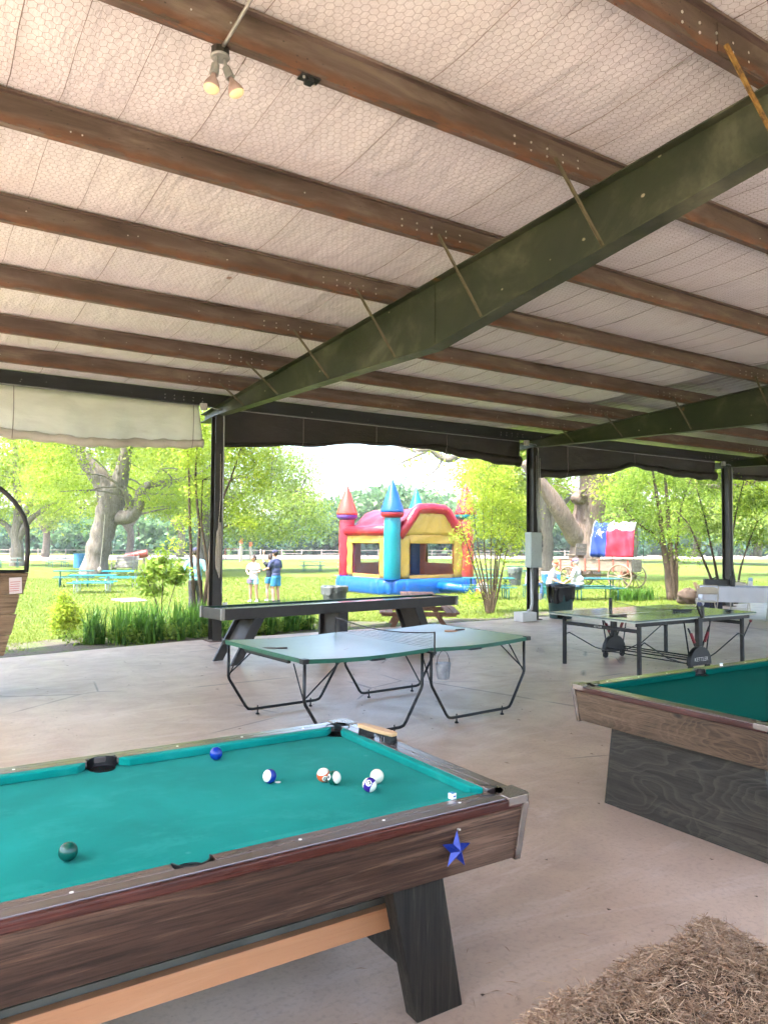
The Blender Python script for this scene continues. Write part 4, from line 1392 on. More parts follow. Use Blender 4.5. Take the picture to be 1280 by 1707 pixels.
for sy in (-1, 1):
    y = sy * 0.74
    part(MB().box((0, y, 0.54), (0.085, 0.07, 0.40)), 'pedestal', MT['black_plastic'], kt, bevel=0.006)
    mb = MB()
    poly = [(-0.235, 0.09)] + [(-0.235 + 0.03, 0.20)]
    poly = [(0.235 * math.cos(a), 0.115 + 0.225 * math.sin(a)) for a in [math.pi * i / 20 for i in range(21)]]
    mb.prism(poly + [(-0.235, 0.085), (0.235, 0.085)][:2], y - 0.035, y + 0.035, 'y')
    cv = part(mb, 'wheel_cover', MT['black_plastic'], kt, bevel=0.006)
    for sx in (-1, 1):
        mb = MB()
        mb.lathe([(0.05, -0.014), (0.052, -0.010), (0.052, 0.010), (0.05, 0.014)], 16, (sx * 0.19, y, 0.052), Matrix.Rotation(R(90), 3, 'X'))
        mb.box((sx * 0.19, y, 0.085), (0.03, 0.045, 0.05))
        part(mb, 'caster', MT['dark_steel'], kt)
        part(MB().bar((sx * 0.07, y, 0.32), (sx * 0.235, y, 0.60), 0.014, 0.02, (0, 1, 0)), 'support_arm', MT['dark_steel'], kt)
        part(MB().bar((sx * 0.30, y - sy * 0.02, 0.70), (sx * 0.18, y - sy * 0.02, 0.16), 0.012, 0.016, (0, 1, 0)), 'support_arm', MT['dark_steel'], kt)
        mb = MB()
        mb.bar((sx * 0.115, y - 0.012, 0.395), (sx * 0.195, y - 0.012, 0.53), 0.03, 0.036, (0, 1, 0))
        part(mb, 'lever', MT['red_plastic'], kt, bevel=0.006)
    if sy < 0:
        me = text_mesh('KETTLER', 0.078, 0.001)
        me.materials.append(MT['outlet_grey'])
        to = obj('lettering', me, cv)
        to.location = (0, y - 0.038, 0.165)
        to.rotation_euler = (R(90), 0, 0)
me = text_mesh('KETTLER', 0.036, 0.001)
me.materials.append(MT['outlet_grey'])
to = obj('lettering', me, kt)
to.location = (-1.16 - 0.017, 0.02, TZ - 0.16)
to.rotation_euler = (R(90), 0, R(-90))
for x in (-0.19, 0.19):
    part(MB().tube([(x, -0.72, 0.16), (x, 0.72, 0.16)], 0.011, 6), 'cross_tube', MT['dark_steel'], kt)
    part(MB().tube([(x * 1.3, -0.72, 0.12), (x * 1.3, 0.72, 0.12)], 0.009, 6), 'cross_tube', MT['dark_steel'], kt)
part(MB().tube([(1.16, -0.66, 0.34), (1.30, -0.70, 0.60)], 0.010, 6), 'release_bar', MT['dark_steel'], kt)
part(MB().ell((1.31, -0.703, 0.62), (0.022, 0.022, 0.022), 10, 6), 'release_knob', MT['red_plastic'], kt, smooth=True)
kn = root('table_net', (9.32, 7.155, TZ), 'loose low net on the glossy dark tennis table', 'net')
mb = MB()
def knf(u, v):
    y = -0.80 + 1.6 * u
    return (0.02 * math.sin(u * 8), y, 0.004 + (0.10 - 0.06 * math.sin(math.pi * u)) * v)
mb.tube([knf(i / 16, 1) for i in range(17)], 0.004, 5)
part(mb, 'top_cord', MT['dark_steel'], kn)
mb = MB()
mb.grid(knf, 16, 2)
part(mb, 'netting', MT['net_mesh'], kn)
for sy in (-1, 1):
    mb = MB()
    mb.box((0, sy * 0.80, 0.065), (0.035, 0.045, 0.17))
    if sy < 0:
        mb.bar((-0.02, -0.80, 0.0), (-0.12, -0.80, 0.155), 0.03, 0.022, (0, 1, 0))
    part(mb, 'net_post', MT['black_plastic'], kn, bevel=0.004)
paddle((8.27, 6.98, TZ + 0.001), R(-25), 'dark paddle near the left end of the glossy tennis table', 'black_rubber')
pd = root('net_clamp', (9.72, 6.96, TZ + 0.001), 'flat black bar lying on the glossy tennis table', 'bar', None, R(-18))
part(MB().box((0, 0, 0.016), (0.30, 0.05, 0.03)).box((-0.12, 0, 0.02), (0.06, 0.06, 0.04)), 'bar', MT['black_plastic'], pd, bevel=0.005)

# ================================================================== SHUFFLEBOARD TABLE
SB = root('shuffleboard_table', (3.70, 9.88, 0), 'long dark wooden shuffleboard table on three trestle legs behind the tennis table', 'shuffleboard table', None, R(7.2))
SLn, SWd, SZ, SD = 4.58, 0.64, 0.815, 0.155
for y, nm in ((0.02, 'front_board'), (SWd - 0.02, 'back_board')):
    part(MB().box((SLn / 2, y, SZ - SD / 2), (SLn - 0.04, 0.038, SD)), nm, MT['shuffle_wood'], SB, bevel=0.004)
for x in (0.02, SLn - 0.02):
    part(MB().box((x, SWd / 2, SZ - SD / 2 - 0.002), (0.038, SWd - 0.085, SD - 0.004)), 'end_board', MT['shuffle_panel'], SB, bevel=0.004)
part(MB().box((SLn / 2, SWd / 2, SZ - 0.10), (SLn - 0.09, SWd - 0.09, 0.02)), 'gutter', MT['shuffle_green'], SB)
part(MB().box((SLn / 2, SWd / 2, SZ - 0.052), (SLn - 0.30, 0.42, 0.06)), 'playfield', MT['shuffle_top'], SB, bevel=0.003)
for y in (0.045, SWd - 0.045):
    part(MB().box((SLn / 2, y, SZ - 0.045), (SLn - 0.1, 0.008, 0.085)), 'gutter_lining', MT['shuffle_green'], SB)
for x in (0.008, SLn - 0.008):
    for y in (0.008, SWd - 0.008):
        part(MB().box((x, y, SZ - SD / 2 + 0.004), (0.05, 0.05, SD + 0.004)), 'corner_cap', MT['shuffle_cap'], SB, bevel=0.006)
for xt, xb_ in ((0.62, 0.24), (2.12, 2.10), (3.70, 4.00)):
    for y in (0.06, SWd - 0.06):
        part(MB().hexa([(xb_ - 0.075, y - 0.022, 0.018), (xb_ + 0.075, y - 0.022, 0.018), (xb_ + 0.075, y + 0.022, 0.018), (xb_ - 0.075, y + 0.022, 0.018),
                        (xt - 0.085, y - 0.022, SZ - SD), (xt + 0.085, y - 0.022, SZ - SD), (xt + 0.085, y + 0.022, SZ - SD), (xt - 0.085, y + 0.022, SZ - SD)]), 'leg', MT['shuffle_wood'], SB, bevel=0.004)
        part(MB().lathe([(0.014, 0), (0.014, 0.004), (0.004, 0.006), (0.004, 0.02)], 8, (xb_, y, 0)), 'levelling_foot', MT['zinc'], SB)
    xm = xt + (xb_ - xt) * 0.62
    part(MB().hexa([(xm - 0.012, 0.09, 0.26), (xm + 0.012, 0.09, 0.26), (xm + 0.012, SWd - 0.09, 0.26), (xm - 0.012, SWd - 0.09, 0.26),
                    (xt - 0.012, 0.09, SZ - SD), (xt + 0.012, 0.09, SZ - SD), (xt + 0.012, SWd - 0.09, SZ - SD), (xt - 0.012, SWd - 0.09, SZ - SD)]), 'leg_panel', MT['shuffle_panel'], SB)

# ================================================================== HAY BALE
hb = root('hay_bale', (1.87, 1.13, 0), 'rectangular straw bale in the bottom right corner', 'hay bale', None, R(4))
HX, HY, HZ = 0.54, 0.44, 0.465
mb = MB()
mb.grid(lambda u, v: (0, 0, 0), 1, 1) if False else None
def sq(a, e):
    return math.copysign(abs(a) ** e, a)
def balef(u, v):
    th, ph = 2 * math.pi * u, math.pi * (v - 0.5)
    x = sq(math.cos(ph), 0.35) * sq(math.cos(th), 0.35)
    y = sq(math.cos(ph), 0.35) * sq(math.sin(th), 0.35)
    z = sq(math.sin(ph), 0.42)
    k = 1 + 0.03 * math.sin(9 * th + 3 * v) + 0.02 * math.sin(23 * th) * math.cos(11 * v)
    return (HX * x * k, HY * y * k, HZ / 2 + HZ / 2 * z * (1 + 0.03 * math.sin(7 * th + x * 8)))
mb.grid(balef, 64, 32)
part(mb, 'bale_core', MT['hay_core'], hb, smooth=True)
N = 52000
V = np.zeros((N, 4, 3)); 
for i in range(N):
    f = random.random()
    if f < 0.62:
        p = Vector((random.uniform(-1, 1) * HX, random.uniform(-1, 1) * HY, HZ)); nn = Vector((0, 0, 1))
    elif f < 0.80:
        sg = random.choice((-1, 1)); p = Vector((random.uniform(-1, 1) * HX, sg * HY, random.uniform(0.02, 1) * HZ)); nn = Vector((0, sg, 0))
    else:
        sg = random.choice((-1, 1)); p = Vector((sg * HX, random.uniform(-1, 1) * HY, random.uniform(0.02, 1) * HZ)); nn = Vector((sg, 0, 0))
    # round the edges
    ex, ey, ez = abs(p.x) / HX, abs(p.y) / HY, p.z / HZ
    p.z -= 0.07 * max(0, ex - 0.78) ** 1.5 * 2.2 * ez + 0.06 * max(0, ey - 0.8) ** 1.5 * 2.2 * ez
    p.x *= 1 - 0.05 * (ez > 0.9) * ex ** 4 * 0.4
    p += nn * random.uniform(-0.012, 0.022)
    p.z += 0.016 * math.sin(p.x * 17) * math.cos(p.y * 15)
    d = Vector((random.gauss(0, 1), random.gauss(0, 1), random.gauss(0, 1)))
    d = d - nn * d.dot(nn) * (0.72 if random.random() > 0.10 else -0.3)
    d.normalize()
    L_ = random.uniform(0.014, 0.048) * (1.8 if random.random() < 0.05 else 1)
    w_ = random.uniform(0.0006, 0.0016)
    sdv = d.cross(Vector((random.gauss(0, 1), random.gauss(0, 1), random.gauss(0, 1)))).normalized() * w_
    a, b = p - d * L_ * 0.5, p + d * L_ * 0.5
    V[i] = [a - sdv, a + sdv, b + sdv * 0.6, b - sdv * 0.6]
def quadmesh(name, V, mat):
    me = bpy.data.meshes.new(name)
    n_ = V.shape[0]
    k = V.shape[1]
    me.vertices.add(n_ * k)
    me.vertices.foreach_set('co', V.reshape(-1).astype(np.float32))
    me.loops.add(n_ * k)
    me.loops.foreach_set('vertex_index', np.arange(n_ * k, dtype=np.int32))
    me.polygons.add(n_)
    me.polygons.foreach_set('loop_start', np.arange(0, n_ * k, k, dtype=np.int32))
    me.materials.append(mat)
    me.update(calc_edges=True)
    me.validate()
    return me
o = obj('straw', quadmesh('straw', V, MT['straw_mat']), hb)
o['kind'] = 'stuff'
for y in (-0.16, 0.16):
    mb = MB().tube([(-HX - 0.01, y, 0.02), (-HX - 0.012, y, HZ - 0.05), (-HX + 0.05, y, HZ - 0.005), (HX - 0.05, y, HZ - 0.005), (HX + 0.012, y, HZ - 0.05), (HX + 0.01, y, 0.02)], 0.003, 5)
    part(mb, 'twine', MT['rope'], hb)

# ================================================================== SMALL WAGON AT LEFT EDGE
wg = root('wooden_wagon', (0.37, 9.05, 0), 'weathered plank wagon box with a black hoop, cut off at the left edge', 'wagon')
zs = [0.50, 0.72, 0.95, 1.16, 1.40]
for i in range(4):
    z0, z1 = zs[i], zs[i + 1] - 0.006
    sl = lambda z: (0.56 + (z - 0.50) * 0.235)
    off = (0.0, 0.012, -0.012, 0.016)[i]
    for yy_, nm in ((0.0, 'front_plank'), (0.85, 'back_plank')):
        part(MB().hexa([(-1.3, yy_ - 0.015 + off * 0.3, z0), (sl(z0) + off, yy_ - 0.015 + off * 0.3, z0), (sl(z0) + off, yy_ + 0.015, z0), (-1.3, yy_ + 0.015, z0),
                        (-1.3, yy_ - 0.015 + off * 0.3, z1), (sl(z1) + off, yy_ - 0.015 + off * 0.3, z1), (sl(z1) + off, yy_ + 0.015, z1), (-1.3, yy_ + 0.015, z1)]), nm, MT['old_board'], wg, bevel=0.004)
    part(MB().hexa([(sl(z0) - 0.06, 0.02, z0), (sl(z0) - 0.03, 0.02, z0), (sl(z0) - 0.03, 0.83, z0), (sl(z0) - 0.06, 0.83, z0),
                    (sl(z1) - 0.06, 0.02, z1), (sl(z1) - 0.03, 0.02, z1), (sl(z1) - 0.03, 0.83, z1), (sl(z1) - 0.06, 0.83, z1)]), 'end_plank', MT['old_board'], wg, bevel=0.004)
part(MB().box((-0.38, 0.42, 0.49), (1.7, 0.80, 0.03)), 'floor_board', MT['old_board'], wg)
for xx in (-0.9, 0.2):
    for y in (0.12, 0.74):
        part(MB().box((xx, y, 0.237), (0.10, 0.10, 0.474)), 'post', MT['old_board'], wg, bevel=0.005)
for yy_ in (-0.035,):
    mb = MB()
    pts = [(0.755, yy_, 1.40), (0.765, yy_, 1.62), (0.755, yy_, 1.88)]
    for i in range(1, 13):
        a = R(12 + 78 * i / 12)
        pts.append((-0.25 + 1.02 * math.cos(a), yy_, 1.76 + 0.78 * math.sin(a)))
    mb.tube(pts, 0.019, 8, flat=1.3)
    mb.tube([(0.755, yy_, 1.41), (-1.2, yy_, 1.415)], 0.017, 8)
    part(mb, 'hoop', MT['hoop_black'], wg, smooth=True)
part(MB().box((0.655, -0.022, 1.255), (0.125, 0.006, 0.175), (0, R(-3), 0)), 'notice', MT['paper'], wg)
mb = MB()
for i in range(5):
    mb.box((0.650 - i * 0.002, -0.026, 1.295 - i * 0.024), (0.10 - 0.01 * (i % 2), 0.002, 0.008), (0, R(-3), 0))
part(mb, 'notice_print', MT['paper_red'], wg)
# ================================================================== LAWN THINGS
def at(px, py, depth):
    """world point seen at photo pixel (px, py) at a given distance along the view axis"""
    return Vector((0, 0, EYE)) + (fw + rt2 * ((px - 640) / FPX) - up2 * ((py - 853.5) / FPX)) * depth
def ground(px, depth):
    p = at(px, 903, depth)
    return Vector((p.x, p.y, gz(p.y)))

# ------------------------------------------------------------------ picnic tables
def picnic_table(label, loc, rz, top, frame, wooden=False):
    ro = root('picnic_table', loc, label, 'picnic table', 'picnic tables on the lawn', rz)
    if wooden:
        for i in range(5):
            part(MB().box((0, -0.30 + 0.15 * i, 0.74), (1.80, 0.138, 0.036)), 'top_plank', top, ro, bevel=0.004)
        for s in (-1, 1):
            for k in (0, 1):
                part(MB().box((0, s * (0.62 + 0.14 * k), 0.43), (1.80, 0.13, 0.036)), 'seat_plank', top, ro, bevel=0.004)
        for sx in (-1, 1):
            mb = MB()
            for s in (-1, 1):
                mb.bar((sx * 0.62, s * 0.62, 0.0), (sx * 0.62, s * 0.18, 0.72), 0.09, 0.038, (1, 0, 0))
            mb.bar((sx * 0.66, -0.78, 0.39), (sx * 0.66, 0.78, 0.39), 0.038, 0.09)
            part(mb, 'trestle', frame, ro)
        return ro
    part(MB().box((0, 0, 0.745), (1.83, 0.74, 0.035)), 'tabletop', top, ro, bevel=0.012)
    for s in (-1, 1):
        part(MB().box((0, s * 0.66, 0.445), (1.83, 0.25, 0.032)), 'seat', top, ro, bevel=0.010)
    for sx in (-1, 1):
        x = sx * 0.62
        mb = MB()
        for s in (-1, 1):
            mb.tube([(x, s * 0.16, 0.73), (x, s * 0.17, 0.40), (x, s * 0.22, 0.08), (x, s * 0.20, 0.0)], 0.021, 6)
            mb.tube([(x, s * 0.18, 0.36), (x, s * 0.50, 0.40), (x, s * 0.66, 0.425), (x, s * 0.74, 0.40), (x, s * 0.78, 0.30), (x, s * 0.74, 0.0)], 0.021, 6)
        mb.tube([(x, -0.20, 0.36), (x, 0.20, 0.36)], 0.018, 6)
        part(mb, 'leg_frame', frame, ro, smooth=True)
    part(MB().tube([(-0.60, 0, 0.38), (0.0, 0, 0.70), (0.60, 0, 0.38)], 0.014, 6), 'brace', frame, ro)
    return ro
def g3(x, y):
    return (x, y, gz(y))
pA = picnic_table('bright turquoise picnic table nearest on the lawn at left', g3(6.75, 33.4), R(-20), MT['turquoise'], MT['pale_metal'])
pB = picnic_table('dark teal picnic table just behind the bright turquoise one', g3(6.9, 38.4), R(-12), MT['teal_dark'], MT['teal_dark'])
pC = dup(pA, g3(8.9, 37.3), R(-25), 'turquoise picnic table in front of the big trunk at left')
pD = picnic_table('grey-green picnic table far off between two trunks at left', g3(10.6, 66.5), R(10), MT['grey_green'], MT['teal_dark'])
pE = dup(pD, g3(7.1, 67.3), R(0), 'grey-green picnic table at the far left edge behind the black hoop')
pF = dup(pD, g3(26.0, 50.6), R(-35), 'pale picnic table left of the bouncy castle, farther of two')
pG = dup(pD, g3(27.0, 46.6), R(-30), 'pale picnic table left of the bouncy castle, nearer of two')
pH = dup(pD, g3(19.6, 62.5), R(-25), 'far picnic table seen just right of the first column')
pI = dup(pD, g3(21.8, 64.5), R(-25), 'far picnic table behind the girl in white')
pJ = picnic_table('teal picnic table behind the leafy bush right of the castle', g3(17.75, 20.7), R(-33), MT['teal_dark'], MT['teal_dark'])
pK = picnic_table('teal picnic table where two men sit, in front of the old wagon', g3(20.35, 18.1), R(-34), MT['teal_dark'], MT['teal_dark'])
pL = dup(pK, g3(33.5, 36.0), R(-30), 'far teal picnic table left of the column with the grey panel')
pM = dup(pK, g3(27.5, 32.5), R(-30), 'far teal picnic table beyond the castle bush')
pN = dup(pD, g3(30.5, 43.5), R(-30), 'pale picnic table behind the bouncy castle')
_w = ground(697, 16.2)
pW = picnic_table('brown wooden picnic table behind the far end of the shuffleboard', tuple(_w), R(57), MT['brown_board'], MT['brown_board'], True)

# ------------------------------------------------------------------ bins
def bin_(label, loc, r0, r1, h, mat, bag, baglen, name='trash_can'):
    ro = root(name, loc, label, 'trash can')
    mb = MB()
    mb.lathe([(r0 * 0.95, 0), (r0, 0.02), (r1, h - 0.03), (r1 * 1.04, h - 0.02), (r1 * 1.04, h), (r1 * 0.97, h), (r1 * 0.93, h - 0.06)], 28, (0, 0, 0))
    part(mb, 'drum', mat, ro, smooth=False, bevel=0.004)
    if bag:
        mb = MB()
        def f(u, v):
            a = 2 * math.pi * u
            wob = 0.010 * math.sin(a * 7) + 0.008 * math.sin(a * 13 + 1)
            if v < 0.25:
                k = v / 0.25
                return ((r1 * (0.86 + 0.22 * k) + wob) * math.cos(a), (r1 * (0.86 + 0.22 * k) + wob) * math.sin(a), h - 0.05 + 0.065 * k + 0.006 * math.sin(a * 9))
            k = (v - 0.25) / 0.75
            rr = r0 + (r1 - r0) * (1 - k * baglen / h) + 0.035 + wob * (1 + k) - 0.018 * k
            return (rr * math.cos(a), rr * math.sin(a), h + 0.012 - k * (baglen + 0.05 * math.sin(a * 2 + 1) + 0.015 * math.sin(a * 9)))
        mb.grid(f, 56, 10)
        part(mb, 'liner_bag', bag, ro, smooth=True)
    return ro
bin_('dark green trash can with black liner beside the second column', (13.05, 12.62, 0), 0.26, 0.31, 0.80, MT['bin_green'], MT['bag_black'], 0.40)
bin_('grey trash can with a clear liner behind the shuffleboard table', g3(8.62, 15.6), 0.24, 0.29, 0.86, MT['bin_grey'], MT['bag_clear'], 0.16)
bin_('far grey trash can with a clear liner, left of the grey panel', g3(26.3, 28.6), 0.30, 0.36, 0.92, MT['bin_grey'], MT['bag_clear'], 0.25)
bin_('blue barrel at the far left under the tree', g3(11.9, 64.2), 0.42, 0.46, 1.15, MT['bin_blue'], None, 0, 'blue_barrel')['category'] = 'barrel'

# ------------------------------------------------------------------ bouncy castle
cz = gz(26.7)
BC = root('bouncy_castle', (18.23, 26.73, cz), 'inflatable bouncy castle with coloured cone towers, blue base and red roof', 'bouncy castle', None, R(-0.7))
H = 1.855
def puff(mb, name, mat, sub=0, bev=0.0):
    o = part(mb, name, mat, BC, smooth=True, bevel=bev, seg=4)
    return o
mb = MB()
def mattress(u, v):
    a = 2 * math.pi * u
    e = 0.28
    x, y = sq(math.cos(a), e), sq(math.sin(a), e)
    ph = math.pi * (v - 0.5)
    sc2 = (y if abs(x) > abs(y) else x) * 2.42
    k = 2.42 * (0.93 + 0.07 * max(math.cos(ph), 0) ** 0.6) * (1 - 0.016 * abs(math.cos(math.pi * sc2 / 0.52)) ** 8)
    if v < 0.02 or v > 0.98:
        k *= 0.93
    return (x * k, y * k, 0.33 + 0.33 * math.sin(ph) + 0.0)
mb.grid(mattress, 320, 14)
mb.add([(-2.3, -2.3, 0.655), (2.3, -2.3, 0.655), (2.3, 2.3, 0.655), (-2.3, 2.3, 0.655)], [(0, 1, 2, 3)])
puff(mb, 'base_mattress', MT['v_blue'])
mb = MB()
mb.box((0, 0, 0.665), (3.5, 3.5, 0.012))
puff(mb, 'bounce_floor', MT['v_purple'])
# skirt seams on the base
cols = {(-1, 1): ('v_red', 'v_purple', 'v_orange'), (-1, -1): ('v_teal', 'v_red', 'v_blue2'), (1, 1): ('v_blue', 'v_red', 'v_teal'), (1, -1): ('v_orange', 'v_teal', 'v_red')}
for (sx, sy), (c0, c1, c2) in cols.items():
    x, y = sx * H, sy * H
    mb = MB()
    mb.lathe([(0.30, 0.60), (0.34, 0.72), (0.345, 1.4), (0.345, 2.4), (0.335, 3.12), (0.30, 3.18)], 24, (x, y, 0))
    tw = puff(mb, 'tower', MT[c0])
    mb = MB()
    mb.lathe([(0.33, 3.10), (0.42, 3.15), (0.455, 3.22), (0.46, 3.30), (0.44, 3.33)], 24, (x, y, 0))
    o = part(mb, 'collar', MT[c1], tw, smooth=True)
    mb = MB()
    mb.lathe([(0.40, 3.30), (0.475, 3.33), (0.47, 3.40), (0.36, 3.72), (0.20, 4.18), (0.06, 4.56), (0.008, 4.67)], 24, (x, y, 0))
    o = part(mb, 'cone', MT[c2], tw, smooth=True)
def wall(name, M, gable, inner, outer=MT['v_yellow'], sill=0.0):
    # local frame: x along the wall, y outwards, z up, centred on the wall
    def tr(mb):
        mb.v = [tuple(M @ Vector(v)) for v in mb.v]
        return mb
    hw = H - 0.30
    z0, z1 = 0.66, 2.42
    wz0, wz1, ww = 0.80, 2.08, 1.12
    def ring(y0, y1):
        mb = MB()
        def f(u, v):
            return (0, 0, 0)
        # four cloth bands round the opening, gently wavy
        for (xa, xb_, za, zb_) in ((-hw, -ww, z0, z1), (ww, hw, z0, z1), (-ww, ww, wz1, z1), (-ww, ww, z0, wz0)):
            n1, n2 = 10, 10
            def g(u, v):
                x, z = xa + (xb_ - xa) * u, za + (zb_ - za) * v
                return (x, y1 + 0.018 * math.sin(z * 11 + x * 3) + 0.014 * math.sin(x * 17 + z * 6), z)
            mb.grid(g, n1, n2)
        return mb
    o = puff(tr(ring(0, 0.16)), name, outer)
    solid(o, 0.02)
    # inner lining panels, seen through the openings
    mb = MB()
    for (xa, xb_, za, zb_) in ((-hw, -ww - 0.02, z0, z1), (ww + 0.02, hw, z0, z1), (-ww - 0.02, ww + 0.02, wz1 + 0.02, z1), (-ww - 0.02, ww + 0.02, z0, wz0 + sill)):
        mb.box(((xa + xb_) / 2, 0.04, (za + zb_) / 2), (xb_ - xa, 0.10, zb_ - za))
    puff(tr(mb), 'inner_lining', inner, bev=0.03)
    mb = MB()
    mb.grid(lambda u, v: (-ww + 2 * ww * u, 0.135, wz0 + (wz1 - wz0) * v), 2, 2)
    puff(tr(mb), 'window_mesh', MT['v_mesh'])
    if gable:
        zt_ = 3.50
        mb = MB()
        mb.grid(lambda u, v: ((-hw + 2 * hw * u) * (1 - v) + (-0.75 + 1.5 * u) * v, 0.15 + 0.02 * math.sin(u * 30 + v * 5), z1 + (zt_ - 0.12 - z1) * v), 20, 6)
        o = puff(tr(mb), 'gable_panel', outer)
        solid(o, 0.02)
        mb = MB()
        pts = [(-hw - 0.05, 0.12, 2.36), (-1.15, 0.12, 2.92), (-0.80, 0.12, 3.38), (-0.62, 0.12, 3.50), (0, 0.12, 3.54), (0.62, 0.12, 3.50), (0.80, 0.12, 3.38), (1.15, 0.12, 2.92), (hw + 0.05, 0.12, 2.36)]
        if gable == 'low':
            pts = [(x, y, min(z, 3.30)) for x, y, z in pts]
        mb.tube(pts, 0.21 if gable is True else 0.12, 14)
        puff(tr(mb), 'gable_beam', MT['v_red'])
    else:
        mb = MB()
        mb.tube([(-hw - 0.15, 0.10, 2.60), (0, 0.12, 2.60), (hw + 0.15, 0.10, 2.60)], 0.215, 14)
        puff(tr(mb), 'top_beam', MT['v_red'])
def wm(ang):
    return Matrix.Rotation(ang, 4, 'Z') @ Matrix.Translation((0, H - 0.02, 0))
wall('front_panel', wm(R(180)), True, MT['v_inner'])
wall('side_panel', wm(R(90)), False, MT['v_red'])
wall('back_panel', wm(0), 'low', MT['v_inner'], sill=0.42)
wall('side_panel', wm(R(-90)), False, MT['v_inner'], sill=0.42)
mb = MB()
def roof(u, v):
    x = -1.95 + 3.9 * u
    pr = [(-1.95, 2.62), (-1.45, 2.86), (-0.85, 3.36), (-0.4, 3.52), (0, 3.54), (0.4, 3.52), (0.85, 3.36), (1.45, 2.86), (1.95, 2.62)]
    for (xa, za), (xb_, zb_) in zip(pr[:-1], pr[1:]):
        if xa - 1e-6 <= x <= xb_ + 1e-6:
            z = za + (zb_ - za) * (x - xa) / (xb_ - xa)
            break
    return (x, -1.9 + 3.8 * v, z + 0.05 - 0.10 * math.sin(math.pi * v) + 0.045 * math.sin(x * 9 + v * 7) * math.sin(math.pi * v) + 0.03 * math.sin(v * 23 + x * 4) * math.sin(math.pi * v))
mb.grid(roof, 36, 36)
o = puff(mb, 'roof_cover', MT['v_red'])
solid(o, 0.02)
# inside pillar and air tube
mb = MB()
mb.lathe([(0.16, 0.66), (0.18, 0.8), (0.18, 2.3), (0.15, 2.5)], 16, (-0.85, -0.2, 0))
puff(mb, 'inner_pillar', MT['v_purple'])
mb = MB()
mb.tube([(0.15, -2.3, 0.35), (0.35, -2.75, 0.34), (0.75, -3.15, 0.26), (1.15, -3.35, 0.20)], [0.20, 0.19, 0.17, 0.15], 14)
puff(mb, 'air_tube', MT['v_blue'])
bw = root('air_blower', g3(19.65, 23.25), 'orange and grey air blower at the foot of the bouncy castle', 'blower', None, R(-20))
part(MB().lathe([(0.02, -0.14), (0.20, -0.14), (0.23, -0.10), (0.23, 0.10), (0.20, 0.14), (0.02, 0.14)], 24, (0, 0, 0.25), Matrix.Rotation(R(90), 3, 'X')), 'housing', MT['outlet_grey'], bw, bevel=0.01)
part(MB().box((-0.20, 0, 0.12), (0.26, 0.22, 0.20)), 'outlet', MT['orange_paint'], bw, bevel=0.01)
part(MB().tube([(-0.12, 0, 0.46), (0.0, 0, 0.55), (0.12, 0, 0.46)], 0.018, 8), 'handle', MT['orange_paint'], bw, smooth=True)
part(MB().box((0, 0, 0.015), (0.44, 0.34, 0.03)), 'base', MT['black_plastic'], bw, bevel=0.006)

# ------------------------------------------------------------------ old wagon with flag
WZ = gz(23.5)
WG = root('farm_wagon', (27.75, 24.2, WZ), 'old farm wagon of weathered boards with spoked wheels, beside the big trunk', 'wagon', None, R(105))
# local x = forward (away, left), y = left; visible near side is y = +0.62? keep symmetrical
def wheel(x, y, r_):
    mb = MB()
    n = 28
    pts = [(x + r_ * math.cos(2 * math.pi * i / n), y, r_ + r_ * math.sin(2 * math.pi * i / n)) for i in range(n + 1)]
    mb.tube(pts, 0.038, 6, cap=False)
    wh = part(mb, 'wheel', MT['wheel_wood'], WG, smooth=True)
    mb = MB()
    mb.lathe([(0.05, -0.14), (0.075, -0.11), (0.095, 0), (0.075, 0.11), (0.05, 0.14)], 14, (x, y, r_), Matrix.Rotation(R(90), 3, 'X'))
    part(mb, 'hub', MT['wheel_wood'], wh, smooth=True)
    for i in range(12):
        a = 2 * math.pi * i / 12 + 0.1
        part(MB().tube([(x + 0.07 * math.cos(a), y, r_ + 0.07 * math.sin(a)), (x + (r_ - 0.02) * math.cos(a), y, r_ + (r_ - 0.02) * math.sin(a))], [0.022, 0.017], 5), 'spoke', MT['wheel_wood'], wh)
for y in (-0.78, 0.78):
    wheel(-1.25, y, 0.56)
    wheel(1.30, y, 0.48)
for x, r_ in ((-1.25, 0.56), (1.30, 0.48)):
    part(MB().box((x, 0, r_), (0.11, 1.50, 0.12)), 'axle', MT['wheel_wood'], WG, bevel=0.01)
    part(MB().box((x, 0, r_ + 0.15), (0.14, 1.10, 0.18)), 'bolster', MT['wagon_red'], WG, bevel=0.01)
part(MB().bar((-1.5, 0, 0.60), (1.9, 0, 0.55), 0.10, 0.09), 'reach_pole', MT['wheel_wood'], WG)
part(MB().box((0.15, 0, 0.80), (3.70, 1.06, 0.035)), 'bed', MT['wagon_board'], WG)
for s in (-1, 1):
    for i in range(3):
        part(MB().box((0.15, s * 0.55 + random.uniform(-.006, .006), 0.90 + i * 0.172), (3.70 + random.uniform(-.05, .05), 0.028, 0.165)), 'side_board', MT['wagon_board'], WG, bevel=0.005)
    for x in (-1.55, -0.85, -0.15, 0.55, 1.25, 1.85):
        part(MB().box((x, s * 0.585, 1.06), (0.07, 0.04, 0.60)), 'cleat', MT['wagon_red'], WG, bevel=0.005)
    part(MB().box((0.15, s * 0.575, 1.335), (3.80, 0.05, 0.035)), 'top_rail', MT['wagon_board'], WG, bevel=0.004)
for x in (-1.70, 2.0):
    for i in range(3):
        part(MB().box((x, 0, 0.90 + i * 0.172), (0.028, 1.06, 0.165)), 'end_board', MT['wagon_board'], WG, bevel=0.005)
